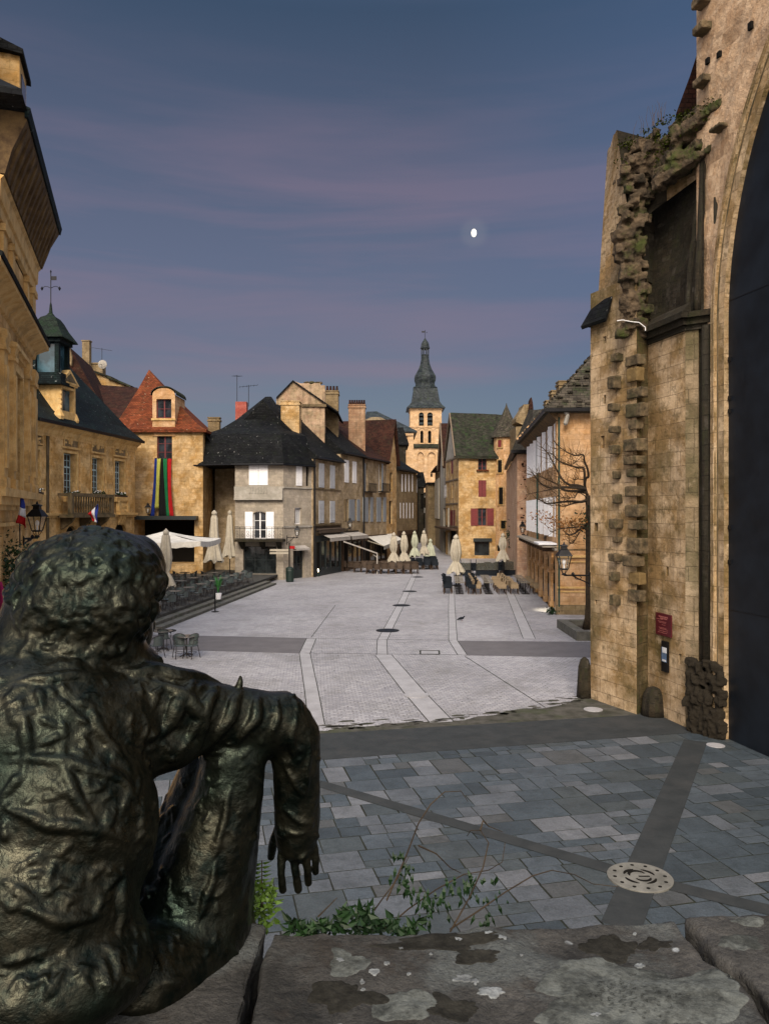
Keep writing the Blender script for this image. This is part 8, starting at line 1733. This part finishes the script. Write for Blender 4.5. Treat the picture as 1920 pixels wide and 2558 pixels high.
# neck, collar and head
for (x, y, Y, rx, ry, rz) in ((150, 1400, 1.72, 165, 120, 100), (90, 1440, 1.68, 170, 120, 110), (215, 1420, 1.76, 95, 90, 80), (250, 1440, 1.74, 100, 80, 60)):
    m.ball(zp(x, y, Y), 1, 24, 16, (R_(rx, Y), R_(ry, Y), R_(rz, Y)))
for (x, y, Y, rx, ry, rz) in ((196, 1260, 1.76, 157, 150, 118), (215, 1225, 1.80, 125, 120, 84), (175, 1310, 1.72, 160, 125, 115), (250, 1290, 1.86, 95, 95, 90), (300, 1235, 1.86, 56, 70, 80), (110, 1350, 1.7, 110, 100, 90), (285, 1370, 1.86, 46, 50, 50), (70, 1380, 1.7, 75, 80, 90)):
    m.ball(zp(x, y, Y), 1, 24, 16, (R_(rx, Y), R_(ry, Y), R_(rz, Y)))
m.ball(zp(324, 1350, 1.93), 1, 12, 8, (R_(16, 1.9), R_(20, 1.9), R_(22, 1.9)))      # nose, beyond the cheek
for (x, y) in ((268, 1345), (276, 1315)): m.ball(zp(x, y, 1.73), 1, 12, 8, (R_(10, 1.7), R_(22, 1.7), R_(22, 1.7)))   # ear
# shoulders and sleeve-draped upper arm resting on the knee
caps([zp(240, 1520, 1.70), zp(370, 1530, 1.75), zp(490, 1548, 1.81), zp(598, 1562, 1.86)], [R_(92, 1.7), R_(84, 1.75), R_(66, 1.81), R_(66, 1.86)], 18)
caps([zp(300, 1600, 1.70), zp(375, 1605, 1.72), zp(430, 1585, 1.76)], [R_(88, 1.7), R_(58, 1.72), R_(44, 1.76)])
caps([zp(604, 1556, 1.86), zp(636, 1590, 1.88), zp(641, 1680, 1.89), zp(641, 1780, 1.90), zp(640, 1815, 1.90)], [R_(66, 1.86), R_(57, 1.88), R_(51, 1.89), R_(50, 1.9), R_(46, 1.9)], 18)
# raised leg under its coat
caps([zp(462, 1670, 1.91), zp(450, 1740, 1.9), zp(410, 1830, 1.87), zp(365, 1960, 1.8)], [R_(78, 1.9), R_(92, 1.9), R_(98, 1.87), R_(105, 1.8)], 18)
m.ball(zp(504, 1640, 1.82), 1, 24, 16, (R_(72, 1.82), R_(66, 1.82), R_(68, 1.82)))
caps([zp(505, 1655, 1.82), zp(488, 1740, 1.82), zp(450, 1850, 1.80), zp(415, 1960, 1.78)], [R_(68, 1.82), R_(80, 1.82), R_(96, 1.8), R_(110, 1.78)], 20)
caps([zp(500, 1650, 1.92), zp(482, 1730, 1.90), zp(445, 1850, 1.86), zp(410, 1980, 1.80), zp(390, 2060, 1.75)], [R_(70, 1.92), R_(84, 1.9), R_(112, 1.86), R_(134, 1.8), R_(132, 1.75)], 20)
caps([zp(508, 1650, 1.93), zp(520, 1800, 1.94), zp(505, 1960, 1.9), zp(500, 2040, 1.86)], [R_(64, 1.93), R_(42, 1.94), R_(42, 1.9), R_(56, 1.86)], 18)
caps([zp(300, 2120, 1.6), zp(420, 2080, 1.72), zp(510, 2030, 1.84)], [R_(110, 1.6), R_(90, 1.72), R_(55, 1.84)])
# fuse the rough armature, then model folds, tufts and dabs on its surface
from mathutils.bvhtree import BVHTree
_o = m.build('armature_mass', M['iron'], None, fix=False); _r = _o.modifiers.new('fuse', 'REMESH'); _r.mode = 'VOXEL'; _r.voxel_size = .010
_s = _o.modifiers.new('s', 'SMOOTH'); _s.factor = .6; _s.iterations = 4
_dg = bpy.context.evaluated_depsgraph_get(); _ev = _o.evaluated_get(_dg); _me = _ev.to_mesh(); BV = BVHTree.FromPolygons([tuple(v.co) for v in _me.vertices], [tuple(p.vertices) for p in _me.polygons])
m = MB(); m.add([v.co.copy() for v in _me.vertices], [tuple(p.vertices) for p in _me.polygons]); _ev.to_mesh_clear(); bpy.data.objects.remove(_o)
# hand: palm and five unequal bent fingers hanging down
caps([zp(641, 1775, 1.90), zp(640, 1800, 1.90)], [R_(48, 1.9), R_(42, 1.9)])
m.ball(zp(640, 1800, 1.90), 1, 16, 10, (R_(48, 1.9), R_(19, 1.9), R_(36, 1.9)))
def finger(pts, r0, r1): k = len(pts) - 1; P = [zp(*p) for p in pts]; m.tube(P, [r0 + (r1 - r0) * i / k for i in range(k + 1)], 10); [m.ball(p, (r0 + (r1 - r0) * i / k) * 1.03, 10, 6) for i, p in enumerate(P)]
finger([(672, 1808, 1.90), (679, 1836, 1.90), (682, 1862, 1.905), (681, 1882, 1.915)], .0112, .0088)
finger([(652, 1815, 1.90), (658, 1848, 1.885), (664, 1880, 1.89), (666, 1906, 1.905)], .0118, .0092)
finger([(632, 1818, 1.90), (634, 1852, 1.88), (639, 1888, 1.88), (644, 1920, 1.89)], .0118, .0094)
finger([(612, 1815, 1.90), (608, 1850, 1.88), (607, 1888, 1.88), (611, 1922, 1.89)], .0116, .0092)
finger([(602, 1790, 1.92), (590, 1820, 1.95), (585, 1850, 1.97)], .0125, .0098)
fr2 = random.Random(44); CO = Vector((0, 0, CAMH))
def hit(x, y):
    d = (zp(x, y, 1.0) - CO).normalized(); h = BV.ray_cast(CO, d); return (h[0], h[1]) if h[0] is not None else (None, None)
def fold(pts, r, sink=.1):
    Q = []
    for a, b in zip(pts, pts[1:]):
        for t in range(6):
            x, y = a[0] + (b[0] - a[0]) * t / 6, a[1] + (b[1] - a[1]) * t / 6; h, n_ = hit(x + 3 * math.sin(y * .09), y + 3 * math.sin(x * .07))
            if h is not None: Q.append(h - n_ * r * sink)
    if len(Q) < 4: return
    Q = [Q[0]] + [(Q[i - 1] + Q[i] * 2 + Q[i + 1]) / 4 for i in range(1, len(Q) - 1)] + [Q[-1]]
    for i in range(1, len(Q)):
        if (Q[i] - Q[i - 1]).length > .09: return
    k = len(Q) - 1; m.tube(Q, [r * (.15 + .85 * math.sin(math.pi * (.03 + .94 * i / k))) for i in range(k + 1)], 8)
for pts, r in (([(260, 1450), (340, 1452), (430, 1462), (520, 1482)], .024), ([(330, 1475), (400, 1500), (440, 1560), (430, 1630)], .020), ([(420, 1470), (380, 1530), (340, 1610)], .022), ([(470, 1478), (440, 1540), (400, 1620)], .020), ([(520, 1490), (500, 1540), (450, 1620)], .019), ([(560, 1495), (550, 1550), (500, 1630)], .017),
               ([(600, 1500), (596, 1560), (585, 1610)], .010), ([(640, 1530), (630, 1600), (640, 1680)], .010), ([(670, 1580), (665, 1660), (655, 1740)], .008), ([(610, 1640), (640, 1700), (670, 1730)], .007), ([(600, 1740), (640, 1770), (680, 1780)], .007), ([(600, 1790), (640, 1800), (680, 1795)], .006),
               ([(40, 1470), (150, 1462), (260, 1462)], .016), ([(10, 1640), (130, 1640), (260, 1680), (320, 1760)], .014), ([(40, 1500), (60, 1600), (50, 1700)], .012), ([(180, 1500), (230, 1600), (300, 1680)], .012), ([(120, 1600), (160, 1720), (240, 1830)], .013),
               ([(0, 1740), (100, 1780), (220, 1790), (290, 1830)], .014), ([(40, 1960), (140, 1990), (240, 1970)], .014), ([(270, 1860), (262, 1960), (260, 2040)], .013),
               ([(500, 1690), (480, 1790), (450, 1880)], .010), ([(470, 1850), (450, 1930), (420, 2010)], .012)):
    fold(pts, r)
m.tube([zp(514, 1490, 1.81), zp(518, 1474, 1.81), zp(520, 1458, 1.81)], [.010, .007, .003], 8)
def dab(x, y, s, down=.0):
    h, n_ = hit(x, y)
    if h is None: return
    t = n_.cross(Vector((fr2.uniform(-1, 1), fr2.uniform(-1, 1), fr2.uniform(-1, 1)))); t = (t.normalized() + Vector((0, 0, -down))).normalized(); c = h - n_ * s * .3; m.tube([c - t * s * 2.2, c - t * s, c + t * s, c + t * s * 2.2], [s * .3, s * .8, s, s * .3], 6)
def curl(x, y, s):
    h, n_ = hit(x, y)
    if h is None: return
    t = n_.cross(Vector((fr2.uniform(-1, 1), fr2.uniform(-1, 1), fr2.uniform(-1, 1)))).normalized(); b_ = n_.cross(t); sg = fr2.choice((-1, 1)); Q = [h + n_ * s * .15 + t * (s * 2.2 * math.cos(a)) + b_ * (s * 2.2 * sg * math.sin(a)) for a in (0, .5, 1.0, 1.5, 2.0, 2.6)]; m.tube(Q, [s * .4, s * .8, s, s * .95, s * .7, s * .25], 6)
for k in range(520): a = fr2.uniform(0, 6.28); r_ = fr2.random() ** .5; curl(190 + 165 * r_ * math.cos(a), 1275 + 130 * r_ * math.sin(a), fr2.uniform(.0055, .0105))
for k in range(220): dab(fr2.uniform(-10, 380), fr2.uniform(1400, 2130), fr2.uniform(.005, .014))
for k in range(120): dab(fr2.uniform(280, 690), fr2.uniform(1450, 2060), fr2.uniform(.004, .010), .5)
so = m.build('bronze_figure', bronze(), ST, smooth=True, fix=False)
rm = so.modifiers.new('fuse', 'REMESH'); rm.mode = 'VOXEL'; rm.voxel_size = .0038; rm.use_smooth_shade = True
sm_ = so.modifiers.new('soften', 'SMOOTH'); sm_.factor = .5; sm_.iterations = 1
tx_ = bpy.data.textures.new('dents', 'CLOUDS'); tx_.noise_scale = .075; tx_.noise_depth = 3
dm = so.modifiers.new('dents', 'DISPLACE'); dm.texture = tx_; dm.strength = .006; dm.mid_level = .5; dm.texture_coords = 'LOCAL'
tx2 = bpy.data.textures.new('facets', 'VORONOI'); tx2.noise_scale = .035; dm2 = so.modifiers.new('facets', 'DISPLACE'); dm2.texture = tx2; dm2.strength = .002; dm2.mid_level = .4; dm2.texture_coords = 'LOCAL'
